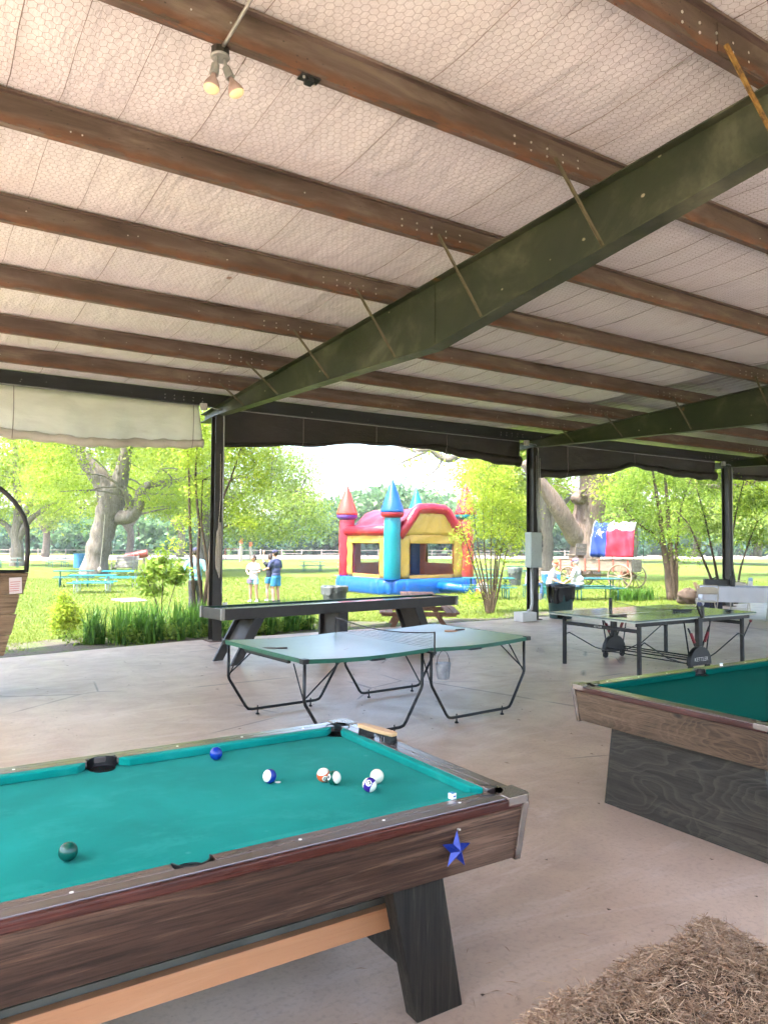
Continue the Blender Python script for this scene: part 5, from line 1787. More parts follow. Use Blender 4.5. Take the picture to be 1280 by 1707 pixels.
# spring seat with plank back
part(MB().box((1.30, 0, 1.52), (0.42, 1.10, 0.04)), 'seat', MT['wagon_board'], WG, bevel=0.005)
for i in range(3):
    part(MB().box((1.08 - 0.02 * i, 0, 1.60 + i * 0.19), (0.03, 1.12, 0.175)), 'seat_back_board', MT['wagon_board'], WG, bevel=0.005)
for s in (-1, 1):
    part(MB().bar((1.30, s * 0.45, 1.36), (1.30, s * 0.45, 1.51), 0.30, 0.05), 'seat_riser', MT['wheel_wood'], WG)
for x in (-1.80, -0.80, 0.18):
    mb = MB()
    mb.tube([(x, 0.55 * sq(math.cos(a), 0.7), 1.36 + 1.66 * sq(math.sin(a), 0.9)) for a in [math.pi * i / 18 for i in range(19)]], 0.016, 6)
    part(mb, 'bow', MT['hoop_black'], WG, smooth=True)
FL = root('state_flag', (27.75, 24.2, WZ + 1.4), 'large flag, blue with white star, white and red bands, draped over the wagon bows', 'flag', None, R(105))
def flagf(x, v):
    # drapes over the bows: v = 0 at the lower hem of the near side, 1 over the crown
    a = R(4) + R(88) * v
    w_ = 0.045 * math.sin(x * 7 + v * 5) + 0.035 * math.sin(x * 13 - v * 9) + 0.02 * math.sin(x * 3 + v * 21)
    dip = 0.06 * (1 + math.cos((x + 1.80) / 1.0 * 2 * math.pi)) * 0.5 - 0.06
    return (x, (0.60 + w_) * sq(math.cos(a), 0.7) + 0.05 * (1 - v), -0.10 + (1.80 + w_ + dip) * sq(math.sin(a), 0.9))
def fpiece(name, x0, x1, v0, v1, mat):
    mb = MB()
    mb.grid(lambda u, v: flagf(x0 + (x1 - x0) * u, v0 + (v1 - v0) * v), 24, 16)
    o = part(mb, name, MT[mat], FL, smooth=True)
    solid(o, 0.006)
fpiece('blue_field', -0.50, 0.22, 0.0, 1.0, 'flag_blue')
fpiece('red_band', -1.85, -0.50, 0.0, 0.52, 'flag_red')
fpiece('white_band', -1.85, -0.50, 0.52, 1.0, 'flag_white')
mb = MB()
cx_, cv_ = -0.14, 0.45
vs, fs = [], []
def fl_off(x, v):
    p = Vector(flagf(x, v))
    return p + Vector((0, p.y, p.z * 0.3)).normalized() * 0.016
ctr = fl_off(cx_, cv_)
vs.append(ctr)
for i in range(10):
    a = math.pi / 2 + i * math.pi / 5
    r_ = 0.27 if i % 2 == 0 else 0.105
    vs.append(fl_off(cx_ + r_ * math.cos(a), cv_ + r_ * math.sin(a) * 0.5))
for i in range(10):
    fs.append((0, 1 + i, 1 + (i + 1) % 10))
mb.add(vs, fs)
o = part(mb, 'star', MT['flag_white'], FL)
mb = MB()
mb.tube([flagf(0.24, v / 12) for v in range(13)] , 0.016, 6)
part(mb, 'hoist_edge', MT['flag_white'], FL, smooth=True)

# ------------------------------------------------------------------ bench swing, red roll, posts
bs = root('bench_swing', g3(12.4, 51.6), 'grey slatted wooden bench swing right of the big left trunk', 'bench', None, R(-35))
for i in range(6):
    part(MB().box((0, -0.30 + 0.11 * i, 0.46 - 0.012 * i), (1.55, 0.095, 0.03)), 'seat_slat', MT['bench_grey'], bs)
for i in range(7):
    part(MB().box((0, 0.36 + 0.055 * i, 0.50 + 0.105 * i), (1.55, 0.03, 0.092), (R(-28), 0, 0)), 'back_slat', MT['bench_grey'], bs)
for s in (-1, 1):
    mb = MB()
    mb.bar((s * 0.72, -0.36, 0.40), (s * 0.72, 0.34, 0.34), 0.06, 0.10)
    mb.bar((s * 0.72, -0.34, 0.06), (s * 0.72, -0.34, 0.74), 0.07, 0.07)
    mb.bar((s * 0.72, -0.42, 0.74), (s * 0.72, 0.55, 0.76), 0.09, 0.04)
    mb.bar((s * 0.72, 0.30, 0.06), (s * 0.72, 0.74, 1.26), 0.06, 0.07)
    part(mb, 'arm_frame', MT['bench_grey'], bs)
    part(MB().tube([(s * 0.72, -0.34, 0.75), (s * 0.72, 0.1, 2.6), (s * 0.70, 0.1, 4.6)], 0.010, 5), 'hanging_chain', MT['pale_metal'], bs)
rr0 = root('red_barrel_ride', g3(18.4, 72.0), 'long red barrel ride far off behind the bench swing', 'barrel ride', None, R(-30))
mb = MB()
mb.lathe([(0.30, -1.1), (0.36, -1.0), (0.36, -0.4), (0.40, -0.35), (0.36, -0.3), (0.36, 0.3), (0.40, 0.35), (0.36, 0.4), (0.36, 1.0), (0.30, 1.1)], 16, (0, 0, 0.85), Matrix.Rotation(R(78), 3, 'Y'))
part(mb, 'barrel', MT['red_paint'], rr0)
for x in (-0.7, 0.7):
    part(MB().box((x, 0, 0.3), (0.1, 0.5, 0.6)), 'stand', MT['wheel_wood'], rr0)

fence = root('rail_fence', g3(40, 101), 'low pale post-and-rail fence along the far edge of the field', 'fence')
fp = [ground(px, d) for px, d in ((-30, 96), (110, 98), (230, 101), (360, 106), (470, 112), (600, 116), (720, 120), (850, 124), (1000, 128))]
for a, b in zip(fp[:-1], fp[1:]):
    n = max(1, int((b - a).length / 3.0))
    for i in range(n):
        p0, p1 = a.lerp(b, i / n), a.lerp(b, (i + 1) / n)
        h_ = 1.15 + random.uniform(-.06, .06)
        part(MB().box((p0.x, p0.y, p0.z + h_ / 2), (0.14, 0.14, h_)), 'post', MT['rail_white'], fence, world=True)
        part(MB().bar((p0.x, p0.y - .1, p0.z + 0.98), (p1.x, p1.y - .1, p1.z + 0.98 + random.uniform(-.05, .05)), 0.06, 0.09), 'rail', MT['rail_white'], fence, world=True)
        if random.random() < 0.6:
            part(MB().bar((p0.x, p0.y - .1, p0.z + 0.5), (p1.x, p1.y - .1, p1.z + 0.5), 0.06, 0.09), 'rail', MT['rail_white'], fence, world=True)
for px, d, h_, lab in ((402, 84, 2.0, 'pale court post far behind the girl in white, the left one'), (418, 92, 1.6, 'pale court post far behind the girl in white, the right one')):
    p = ground(px, d)
    po = root('court_post', tuple(p), lab, 'post', 'court posts')
    part(MB().box((0, 0, h_ / 2), (0.30, 0.30, h_)), 'shaft', MT['rail_white'], po, bevel=0.02)
    part(MB().box((0, 0, h_ + 0.3), (0.34, 0.34, 0.6)), 'padding', MT['orange_paint'], po, bevel=0.04)
p = ground(592, 88)
rk = root('spring_rider', tuple(p), 'small red spring rider far off left of the castle', 'play rider')
part(MB().ell((0, 0, 0.75), (0.55, 0.25, 0.30), 12, 8).ell((0.45, 0, 1.15), (0.22, 0.16, 0.26), 10, 8), 'body', MT['red_paint'], rk, smooth=True)
part(MB().tube([(0, 0, 0), (0.05, 0, 0.25), (0, 0, 0.55)], 0.10, 8), 'spring', MT['red_paint'], rk)
for px, d, lab, m in ((238, 95, 'red play frame far off behind the first column, left one', 'red_paint'), (288, 98, 'red play frame far off behind the first column, right one', 'red_paint')):
    p = ground(px + 60 if px > 250 else px + 150, d)
    pf = root('play_frame', tuple(p), lab, 'play frame', 'red play frames')
    for s in (-1, 1):
        part(MB().tube([(s * 1.0, -0.4, 0), (s * 1.0, 0, 1.3), (s * 1.0, 0.4, 0)], 0.05, 6), 'leg', MT[m], pf)
    part(MB().tube([(-1.0, 0, 1.3), (1.0, 0, 1.3)], 0.06, 6), 'top_bar', MT[m], pf)

# tree swing rope
rs = root('swing_rope', tuple(at(168, 952, 47.2)), 'thin rope hanging down the big left trunk', 'rope')
a_ = at(166, 950, 47.2)
b_ = at(175, 858, 47.0)
mb = MB()
mb.tube([a_, a_.lerp(b_, 0.5) + Vector((0.03, 0, 0)), b_], 0.022, 5)
o = part(mb, 'rope', MT['rope'], rs, world=True)
mb = MB()
mb.ell(tuple(a_), (0.12, 0.12, 0.18), 10, 6)
part(mb, 'knot', MT['rope'], rs, world=True, smooth=True)

# ------------------------------------------------------------------ white tables and folding chairs at right
wt = root('banquet_table', (17.10, 10.53, 0), 'long folding table under a white cloth at the right', 'table', None, R(-50))
part(MB().box((0, 0, 0.735), (1.83, 0.75, 0.03)), 'tabletop', MT['grey_steel'], wt)
for s in (-1, 1):
    mb = MB()
    for y in (-0.28, 0.28):
        mb.tube([(s * 0.70, y, 0.72), (s * 0.74, y, 0.0)], 0.014, 6)
    mb.tube([(s * 0.73, -0.28, 0.15), (s * 0.73, 0.28, 0.15)], 0.012, 6)
    part(mb, 'leg_frame', MT['dark_steel'], wt)
clo = root('tablecloth', (17.10, 10.53, 0.752), 'white cloth hanging over the folding table at the right', 'tablecloth', None, R(-50))
mb = MB()
def cloth(u, v):
    x, y = (u - 0.5) * 2.5, (v - 0.5) * 1.5
    dx, dy = max(abs(x) - 0.93, 0), max(abs(y) - 0.385, 0)
    xx = math.copysign(min(abs(x), 0.93 + 0.02), x)
    yy_ = math.copysign(min(abs(y), 0.385 + 0.02), y)
    drop = max(dx, dy) + 0.35 * min(dx, dy)
    wv_ = 0.02 * math.sin(x * 14 + y * 3) * min(1, dy * 4) + 0.02 * math.sin(y * 15) * min(1, dx * 4)
    return (xx + (wv_ if dx > 0 else 0) + 0.10 * dx * np.sign(x), yy_ + (wv_ if dy > 0 else 0) + 0.08 * dy * np.sign(y), 0.004 - drop)
mb.grid(cloth, 80, 50)
part(mb, 'cloth', MT['white_cloth'], clo, smooth=True)

def chair(label, loc, rz):
    ro = root('folding_chair', loc, label, 'chair', 'folding chairs at the white table', rz)
    # faces +y
    mb = MB()
    mb.grid(lambda u, v: (-0.215 + 0.43 * u, -0.26 - 0.03 * math.sin(math.pi * u) - 0.02 * v, 0.62 + 0.17 * v * (1 - 0.25 * (2 * u - 1) ** 4)), 14, 5)
    o = part(mb, 'backrest', MT['chair_tan'], ro, smooth=True)
    solid(o, 0.012)
    part(MB().prism([(-0.20, -0.18), (0.20, -0.18), (0.215, 0.20), (0.18, 0.235), (-0.18, 0.235), (-0.215, 0.20)], 0.425, 0.448), 'seat', MT['chair_tan'], ro, bevel=0.008)
    for s in (-1, 1):
        part(MB().tube([(s * 0.225, -0.285, 0.80), (s * 0.225, -0.24, 0.60), (s * 0.225, -0.16, 0.43), (s * 0.225, 0.24, 0.0)], 0.011, 6), 'front_leg', MT['chair_tan'], ro, smooth=True)
        part(MB().tube([(s * 0.20, 0.12, 0.42), (s * 0.20, -0.26, 0.0)], 0.011, 6), 'rear_leg', MT['chair_tan'], ro)
    part(MB().tube([(-0.225, -0.285, 0.80), (-0.19, -0.292, 0.825), (0.19, -0.292, 0.825), (0.225, -0.285, 0.80)], 0.011, 6), 'top_bar', MT['chair_tan'], ro, smooth=True)
    part(MB().tube([(-0.2, -0.2, 0.07), (0.2, -0.2, 0.07)], 0.008, 6).tube([(-0.22, 0.12, 0.13), (0.22, 0.12, 0.13)], 0.008, 6), 'cross_bar', MT['chair_tan'], ro)
    return ro
c1 = chair('tan folding chair at the left of the white table, its back to us', (15.72, 10.62, 0), R(-48))
dup(c1, (16.62, 9.42, 0), R(-52), 'tan folding chair at the right picture edge, its back to us')
dup(c1, (18.15, 11.30, 0), R(128), 'tan folding chair behind the white table, near its middle')
dup(c1, (18.72, 10.52, 0), R(134), 'tan folding chair behind the white table, at the picture edge')
# items on and by the table
cr = root('black_crate', tuple(Vector((16.80, 11.02, 0.757))), 'black plastic crate on the left end of the white table', 'crate', None, R(-46))
mb = MB()
part(MB().box((0, 0, 0.01), (0.60, 0.26, 0.02)), 'bottom', MT['black_plastic'], cr)
for s in (-1, 1):
    part(MB().box((0, s * 0.14, 0.075), (0.62, 0.02, 0.15)), 'long_side', MT['black_plastic'], cr, bevel=0.004)
    part(MB().box((s * 0.31, 0, 0.076), (0.02, 0.262, 0.148)), 'short_side', MT['black_plastic'], cr, bevel=0.004)
for x, y, m, cap, lab in ((17.36, 10.52, 'white_paint', 'bottle_blue', 'small white bottle with blue cap on the white table'), (17.72, 10.02, 'white_paint', 'bottle_blue', 'small white bottle with blue cap at the right picture edge')):
    bo = root('bottle', (x, y, 0.757), lab, 'bottle', 'bottles on the white table')
    part(MB().lathe([(0.045, 0), (0.05, 0.01), (0.05, 0.14), (0.035, 0.17)], 16), 'body', MT[m], bo, smooth=False, bevel=0.003)
    part(MB().lathe([(0.046, 0.12), (0.052, 0.125), (0.052, 0.19), (0.03, 0.205)], 16), 'cap', MT[cap], bo, bevel=0.003)
tb = root('tall_flask', (16.78, 10.62, 0.757), 'tall black flask standing on the white table in front of the column', 'flask')
part(MB().lathe([(0.05, 0), (0.055, 0.01), (0.055, 0.26), (0.045, 0.29)], 16), 'body', MT['black_plastic'], tb, bevel=0.003)
part(MB().tube([(0, 0, 0.29), (0.0, 0, 0.36)], 0.012, 6), 'spout', MT['black_plastic'], tb)
co = root('cooler', (17.9, 12.0, 0), 'low blue cooler with white lid left of the white table', 'cooler', None, R(-30))
part(MB().box((0, 0, 0.14), (0.56, 0.34, 0.28)), 'body', MT['cap_navy'], co, bevel=0.02)
part(MB().box((0, 0, 0.31), (0.58, 0.36, 0.06)), 'lid', MT['white_paint'], co, bevel=0.02)
def rock(label, loc, sx, sy, sz, seed):
    rnd = random.Random(seed)
    mb = MB()
    ph = [rnd.random() * 6 for _ in range(6)]
    def f(u, v):
        th, p_ = 2 * math.pi * u, math.pi * (v - 0.5)
        k = 1 + 0.10 * math.sin(3 * th + ph[0]) + 0.08 * math.sin(5 * th + 4 * p_ + ph[1]) + 0.07 * math.cos(7 * p_ + 2 * th + ph[2])
        return (sx * k * math.cos(p_) * math.cos(th), sy * k * math.cos(p_) * math.sin(th), sz * 0.8 + sz * k * math.sin(p_))
    mb.grid(f, 28, 16)
    o = part(mb, 'boulder', MT['rock'], None, smooth=True)
    o.location = loc
    tag(o, label, 'boulder', 'boulders by the slab edge')
rock('brown boulder by the slab edge, the left of two', g3(20.9, 14.7), 0.36, 0.34, 0.27, 1)
rock('brown boulder by the slab edge, the right of two', g3(21.5, 14.2), 0.48, 0.38, 0.28, 2)
bd = root('leaning_board', g3(20.95, 14.1), 'tan board leaning against the boulders', 'board')
part(MB().hexa([(-0.22, 0, 0), (0.22, -0.1, 0), (0.23, -0.06, 0), (-0.21, 0.04, 0), (-0.30, 0.28, 0.70), (-0.22, 0.25, 0.72), (-0.21, 0.29, 0.72), (-0.29, 0.32, 0.70)]), 'panel', MT['cardboard'], bd, bevel=0.004)
sc_ = root('push_pole', g3(21.2, 13.75), 'pale pole with a black T handle leaning by the boulders', 'pole')
p0, p1 = Vector((0.35, -0.1, 0.05)), Vector((-0.05, 0.35, 0.80))
part(MB().tube([p0, p1], 0.016, 6), 'pole', MT['pale_metal'], sc_)
part(MB().tube([p1 + Vector((-0.22, 0.1, -0.06)), p1 + Vector((0.22, -0.1, 0.08))], 0.022, 6), 'handle', MT['black_plastic'], sc_)
part(MB().tube([Vector((-0.35, 0.5, 0.50)), Vector((0.45, 0.1, 0.50))], 0.03, 6), 'cross_bar', MT['black_plastic'], sc_)
bc = root('blue_cooler', tuple(Vector(g3(21.8, 21.6)) + Vector((0, 0, 0.0))), 'blue cooler with white lid behind the column with the panel', 'cooler', None, R(-30))
part(MB().box((0, 0, 0.62), (0.66, 0.42, 0.36)), 'body', MT['bin_blue'], bc, bevel=0.02)
part(MB().box((0, 0, 0.84), (0.68, 0.44, 0.09)), 'lid', MT['white_paint'], bc, bevel=0.03)
part(MB().box((0, 0, 0.22), (0.60, 0.38, 0.44)), 'stand', MT['teal_dark'], bc, bevel=0.02)
# ================================================================== PEOPLE
def remesh(o, vox, sm=6):
    m = o.modifiers.new('remesh', 'REMESH')
    m.mode = 'VOXEL'
    m.voxel_size = vox
    m.use_smooth_shade = True
    s_ = o.modifiers.new('smooth', 'SMOOTH')
    s_.factor = 0.5
    s_.iterations = sm
    return o

def person(label, loc, rz, h, skin, shirt, lower, shoe, hair=None, cap=None, brim=1, pose=None, long_pants=False, sleeve=0.55, lean=0.0, belly=1.0, female=False, headturn=0.0):
    """local frame: faces +x, left is +y; joints given as fractions of the height h"""
    ps = dict(hipz=0.50, hipx=0.0, legs={-1: [(0.01, 0.055, 0.27), (-0.015, 0.06, 0.035)], 1: [(0.02, 0.055, 0.27), (0.0, 0.06, 0.035)]},
              arms={-1: [(-0.01, 0.155, 0.64), (0.04, 0.165, 0.49)], 1: [(-0.01, 0.155, 0.64), (0.04, 0.165, 0.49)]})
    ps.update(pose or {})
    ro = root('person', loc, label, 'person', None, rz)
    V_ = lambda p: Vector(p) * h
    hip = Vector((ps['hipx'], 0, ps['hipz']))
    sp = Vector((math.sin(lean), 0, math.cos(lean)))
    P = lambda d, y=0.0, f=0.0: hip + sp * d + Vector((math.cos(lean) * f, y, -math.sin(lean) * f))
    chest, waist, sh, neck = P(0.225), P(0.11), P(0.305), P(0.335)
    head = P(0.435, 0, 0.015)
    SW = 0.098 if female else 0.108
    RL = Matrix.Rotation(lean, 3, 'Y')
    RH = Matrix.Rotation(headturn, 3, 'Z') @ RL
    b = MB()
    def el(m, c, r_, M=RL):
        m.ell(V_(c), Vector(r_) * h, 14, 10, M)
    el(b, hip + sp * 0.005, (0.062, 0.090, 0.065))
    el(b, waist, (0.056 * belly, 0.080, 0.085))
    el(b, chest, (0.062, 0.098, 0.095))
    b.tube([V_(P(0.29, -SW * 0.85)), V_(P(0.305, 0)), V_(P(0.29, SW * 0.85))], [0.032 * h, 0.036 * h, 0.032 * h], 10)
    b.tube([V_(P(0.28)), V_(P(0.36, 0, 0.008)), V_(head)], [0.036 * h, 0.030 * h, 0.030 * h], 10)
    el(b, head, (0.056, 0.046, 0.066), RH)
    hf = lambda x, y, z: head + (RH @ Vector((x, y, z)))
    el(b, hf(0.020, 0, -0.030), (0.034, 0.034, 0.034), RH)          # jaw
    el(b, hf(0.056, 0, -0.008), (0.012, 0.008, 0.015), RH)          # nose
    for s in (-1, 1):
        el(b, hf(-0.002, s * 0.047, -0.006), (0.010, 0.006, 0.016), RH)
    sh_j, wr = {}, {}
    for s in (-1, 1):
        k, a = ps['legs'][s]
        hp = hip + Vector((0, s * 0.050, -0.005))
        k, a = Vector((k[0], s * k[1], k[2])), Vector((a[0], s * a[1], a[2]))
        b.tube([V_(hp), V_(hp.lerp(k, 0.5)), V_(k), V_(k.lerp(a, 0.35)), V_(a)], [0.050 * h, 0.044 * h, 0.031 * h, 0.033 * h, 0.020 * h], 10)
        el(b, a + Vector((0.035, 0, -0.018)), (0.062, 0.024, 0.018), None)
        e, w_ = ps['arms'][s]
        e, w_ = Vector((e[0], s * e[1], e[2])), Vector((w_[0], s * w_[1], w_[2]))
        sj = P(0.285, s * SW)
        sh_j[s] = (sj, e, w_, hp, k, a)
        b.tube([V_(sj), V_(sj.lerp(e, 0.5)), V_(e), V_(e.lerp(w_, 0.35)), V_(w_)], [0.031 * h, 0.027 * h, 0.022 * h, 0.022 * h, 0.015 * h], 10)
        d = (w_ - e).normalized()
        lat = d.cross(Vector((0, 0, 1)))
        lat = lat.normalized() if lat.length > 0.1 else Vector((1, 0, 0))
        nrm = d.cross(lat)
        pm = w_ + d * 0.028
        b.ell(V_(pm), (0.024 * h, 0.024 * h, 0.024 * h), 10, 8)
        for i in range(4):
            f0 = w_ + d * 0.034 + lat * (i - 1.5) * 0.0115
            ln = (0.036, 0.042, 0.040, 0.032)[i]
            b.tube([V_(f0), V_(f0 + d * ln * 0.6 + nrm * 0.004), V_(f0 + d * ln + nrm * 0.012)], [0.0068 * h, 0.0064 * h, 0.0052 * h], 6)
        t0 = w_ + d * 0.014 + lat * 0.016
        b.tube([V_(t0), V_(t0 + d * 0.018 + lat * 0.014), V_(t0 + d * 0.034 + lat * 0.018)], [0.0075 * h, 0.0068 * h, 0.0054 * h], 6)
    body = remesh(part(b, 'body', skin, ro), 0.0085 * h / 1.7 + 0.0015, 3)
    # eyes and mouth
    m = MB()
    for s in (-1, 1):
        el(m, hf(0.0495, s * 0.019, 0.004), (0.006, 0.009, 0.0055), RH)
    el(m, hf(0.050, 0, -0.034), (0.007, 0.015, 0.004), RH)
    part(m, 'face_marks', MT['hair_dark'], ro, smooth=True)
    # shirt
    m = MB()
    el(m, chest, (0.074, 0.110, 0.100))
    el(m, waist, (0.070 * belly, 0.096, 0.100))
    el(m, P(0.035), (0.072 * belly, 0.100, 0.060))
    m.tube([V_(P(0.288, -SW)), V_(P(0.308, 0)), V_(P(0.288, SW))], [0.037 * h, 0.044 * h, 0.037 * h], 12)
    for s in (-1, 1):
        sj, e, w_, hp, k, a = sh_j[s]
        q_ = sj.lerp(e, sleeve / 0.55 * 0.62)
        m.tube([V_(P(0.27, s * SW * 0.6)), V_(sj), V_(q_)], [0.042 * h, 0.042 * h, 0.038 * h], 12)
    remesh(part(m, 'shirt', shirt, ro), 0.012, 4)
    # lower garment
    m = MB()
    el(m, hip + sp * 0.0, (0.074 * belly ** 0.5, 0.100, 0.062))
    for s in (-1, 1):
        sj, e, w_, hp, k, a = sh_j[s]
        if long_pants:
            m.tube([V_(hp), V_(hp.lerp(k, 0.5)), V_(k), V_(k.lerp(a, 0.5)), V_(a.lerp(k, 0.06))], [0.060 * h, 0.053 * h, 0.042 * h, 0.040 * h, 0.034 * h], 12)
        else:
            m.tube([V_(hp), V_(hp.lerp(k, 0.4)), V_(hp.lerp(k, 0.78 if not female else 0.50))], [0.062 * h, 0.060 * h, 0.062 * h], 12)
    remesh(part(m, 'trousers' if long_pants else 'shorts', lower, ro), 0.012, 4)
    for s in (-1, 1):
        a = sh_j[s][5]
        m = MB()
        m.ell(V_(a + Vector((0.030, 0, -0.016))), (0.074 * h, 0.028 * h, 0.022 * h), 14, 8)
        m.tube([V_(a + Vector((0, 0, -0.015))), V_(a + Vector((0, 0, 0.02)))], 0.026 * h, 10)
        part(m, 'shoe', shoe, ro, smooth=True)
    if hair:
        m = MB()
        el(m, hf(-0.010, 0, 0.014), (0.058, 0.052, 0.066), RH)
        if female:
            el(m, hf(-0.048, 0, -0.005), (0.024, 0.030, 0.045), RH)
            el(m, hf(-0.030, 0, 0.062), (0.026, 0.026, 0.024), RH)
        part(m, 'hair', hair, ro, smooth=True)
    if cap:
        m = MB()
        prof = [(0.0595, 0.0), (0.060, 0.02), (0.052, 0.042), (0.030, 0.056), (0.004, 0.060)]
        m.lathe([(r_ * h, z * h) for r_, z in prof], 18, V_(hf(-0.004, 0, 0.018)), RH @ Matrix.Diagonal(Vector((1.0, 0.88, 1))))
        m.grid(lambda u, v: V_(hf((0.045 + 0.055 * v) * math.cos((u - 0.5) * 2.0) * brim - (0.004 if brim > 0 else -0.004), (0.045 + 0.025 * v) * math.sin((u - 0.5) * 2.0), 0.022 - 0.010 * v)), 10, 3)
        o = part(m, 'cap', cap, ro, smooth=True)
        solid(o, 0.006)
    return ro

VA = YAW            # view azimuth
def feet(px, d):
    p = ground(px, d)
    return (p.x, p.y, p.z)
person('man in a pale teal shirt and dark cap walking away, behind thin stems', feet(327, 20.4), VA + R(8), 1.80, MT['skin_a'], MT['shirt_teal'], MT['pants_dark'], MT['shoe_white'], MT['hair_dark'], MT['cap_navy'], 1,
       dict(arms={-1: [(-0.02, 0.165, 0.64), (0.03, 0.185, 0.50)], 1: [(-0.02, 0.175, 0.645), (0.02, 0.200, 0.51)]}, legs={-1: [(0.05, 0.055, 0.27), (0.00, 0.06, 0.035)], 1: [(0.0, 0.055, 0.27), (-0.06, 0.06, 0.05)]}), True, 0.8, 0.02, 1.25)
person('girl in a white shirt and pale blue shorts facing us on the lawn', feet(424, 25.4), VA + R(165), 1.60, MT['skin_b'], MT['shirt_white'], MT['short_pale'], MT['shoe_white'], MT['hair_dark'], None, 1,
       dict(arms={-1: [(0.05, 0.150, 0.66), (0.16, 0.060, 0.62)], 1: [(0.04, 0.150, 0.65), (0.19, 0.10, 0.63)]}, legs={-1: [(0.02, 0.065, 0.27), (0.0, 0.075, 0.035)], 1: [(0.02, 0.065, 0.27), (0.01, 0.085, 0.035)]}), False, 0.6, 0.04, 0.95, True, R(-25))
bagr = root('shoulder_bag', tuple(Vector(feet(417, 25.3)) + Vector((0, 0, 0.72))), 'small dark purse at the side of the girl in white', 'bag', None, VA)
part(MB().box((0, 0, 0), (0.07, 0.18, 0.15)), 'pouch', MT['cap_purple'], bagr, bevel=0.02)
part(MB().tube([(0, 0.05, 0.07), (-0.03, -0.10, 0.38), (0.02, -0.26, 0.62)], 0.010, 5), 'strap', MT['cap_purple'], bagr)
person('woman in a black top and blue shorts with one arm raised', feet(451, 25.9), VA + R(40), 1.62, MT['skin_a'], MT['shirt_black'], MT['short_blue'], MT['shoe_white'], MT['hair_dark'], None, 1,
       dict(arms={-1: [(0.06, 0.14, 0.66), (0.16, 0.08, 0.60)], 1: [(0.07, 0.13, 0.86), (0.07, 0.12, 1.02)]}), False, 0.55, 0.0, 0.95, True)
person('boy in a navy shirt, blue shorts and dark cap with his back half to us', feet(461, 25.0), VA + R(55), 1.76, MT['skin_b'], MT['shirt_navy'], MT['short_blue'], MT['shoe_dark'], MT['hair_dark'], MT['cap_navy'], 1,
       dict(arms={-1: [(0.02, 0.15, 0.65), (0.10, 0.12, 0.55)], 1: [(0.07, 0.145, 0.66), (0.20, 0.10, 0.63)]}), False, 0.75, 0.05, 1.05)
seat = lambda dx: dict(hipz=0.305, legs={-1: [(0.25, 0.07, 0.30), (0.24, 0.08, 0.035)], 1: [(0.26, 0.07, 0.30), (0.30, 0.08, 0.035)]}, arms={-1: [(0.08, 0.16, 0.44), (0.22, 0.10, 0.38)], 1: [(0.07, 0.16, 0.44), (0.20, 0.10, 0.36)]})
# picnic table pK: long axis direction and sides
ax = Vector((math.cos(R(-34)), math.sin(R(-34)), 0))
sdv_ = Vector((-ax.y, ax.x, 0))
c0 = Vector(g3(20.35, 18.1))
p = c0 - ax * 0.72 - sdv_ * 0.66
person('seated man in white shirt and jeans with a purple-grey cap, by the bin', (p.x, p.y, p.z - 0.05), R(-34) + R(150), 1.86, MT['skin_a'], MT['shirt_white'], MT['jeans'], MT['shoe_dark'], MT['hair_grey'], MT['cap_purple'], 1, seat(0), True, 0.7, 0.06, 1.75)
p = c0 - ax * 1.55 - sdv_ * 0.1
person('seated man in white shirt and orange cap behind the dark green bin', (p.x, p.y, p.z - 0.05), R(-34) + R(-25), 1.76, MT['skin_a'], MT['shirt_white'], MT['jeans'], MT['shoe_dark'], MT['hair_grey'], MT['cap_orange'], 1, seat(0), True, 0.7, 0.22, 1.3)
p = c0 - ax * 2.12 + sdv_ * 0.85
person('seated person mostly hidden behind the column with the grey panel', (p.x, p.y, p.z - 0.05), R(-34), 1.72, MT['skin_b'], MT['shirt_white'], MT['jeans'], MT['shoe_dark'], MT['hair_grey'], None, 1, seat(0), True, 0.6, 0.05, 1.2)
bch = root('camp_stool', (p.x, p.y, p.z), 'low stool under the person hidden by the column', 'stool', None, R(-34))
part(MB().box((0, 0, 0.44), (0.42, 0.42, 0.03)), 'seat', MT['teal_dark'], bch, bevel=0.01)
for sx in (-1, 1):
    for sy in (-1, 1):
        part(MB().tube([(sx * 0.16, sy * 0.16, 0.43), (sx * 0.19, sy * 0.19, 0)], 0.014, 6), 'leg', MT['teal_dark'], bch)
bch2 = dup(bch, (c0.x - ax.x * 1.55 - sdv_.x * 0.1, c0.y - ax.y * 1.55 - sdv_.y * 0.1, c0.z), R(-34), 'low stool under the man in the orange cap')
person('child with dark hair inside the bouncy castle, seen through the left window', (17.55, 27.5, cz + 0.665), R(200), 1.05, MT['skin_b'], MT['shirt_navy'], MT['short_blue'], MT['shoe_dark'], MT['hair_dark'])

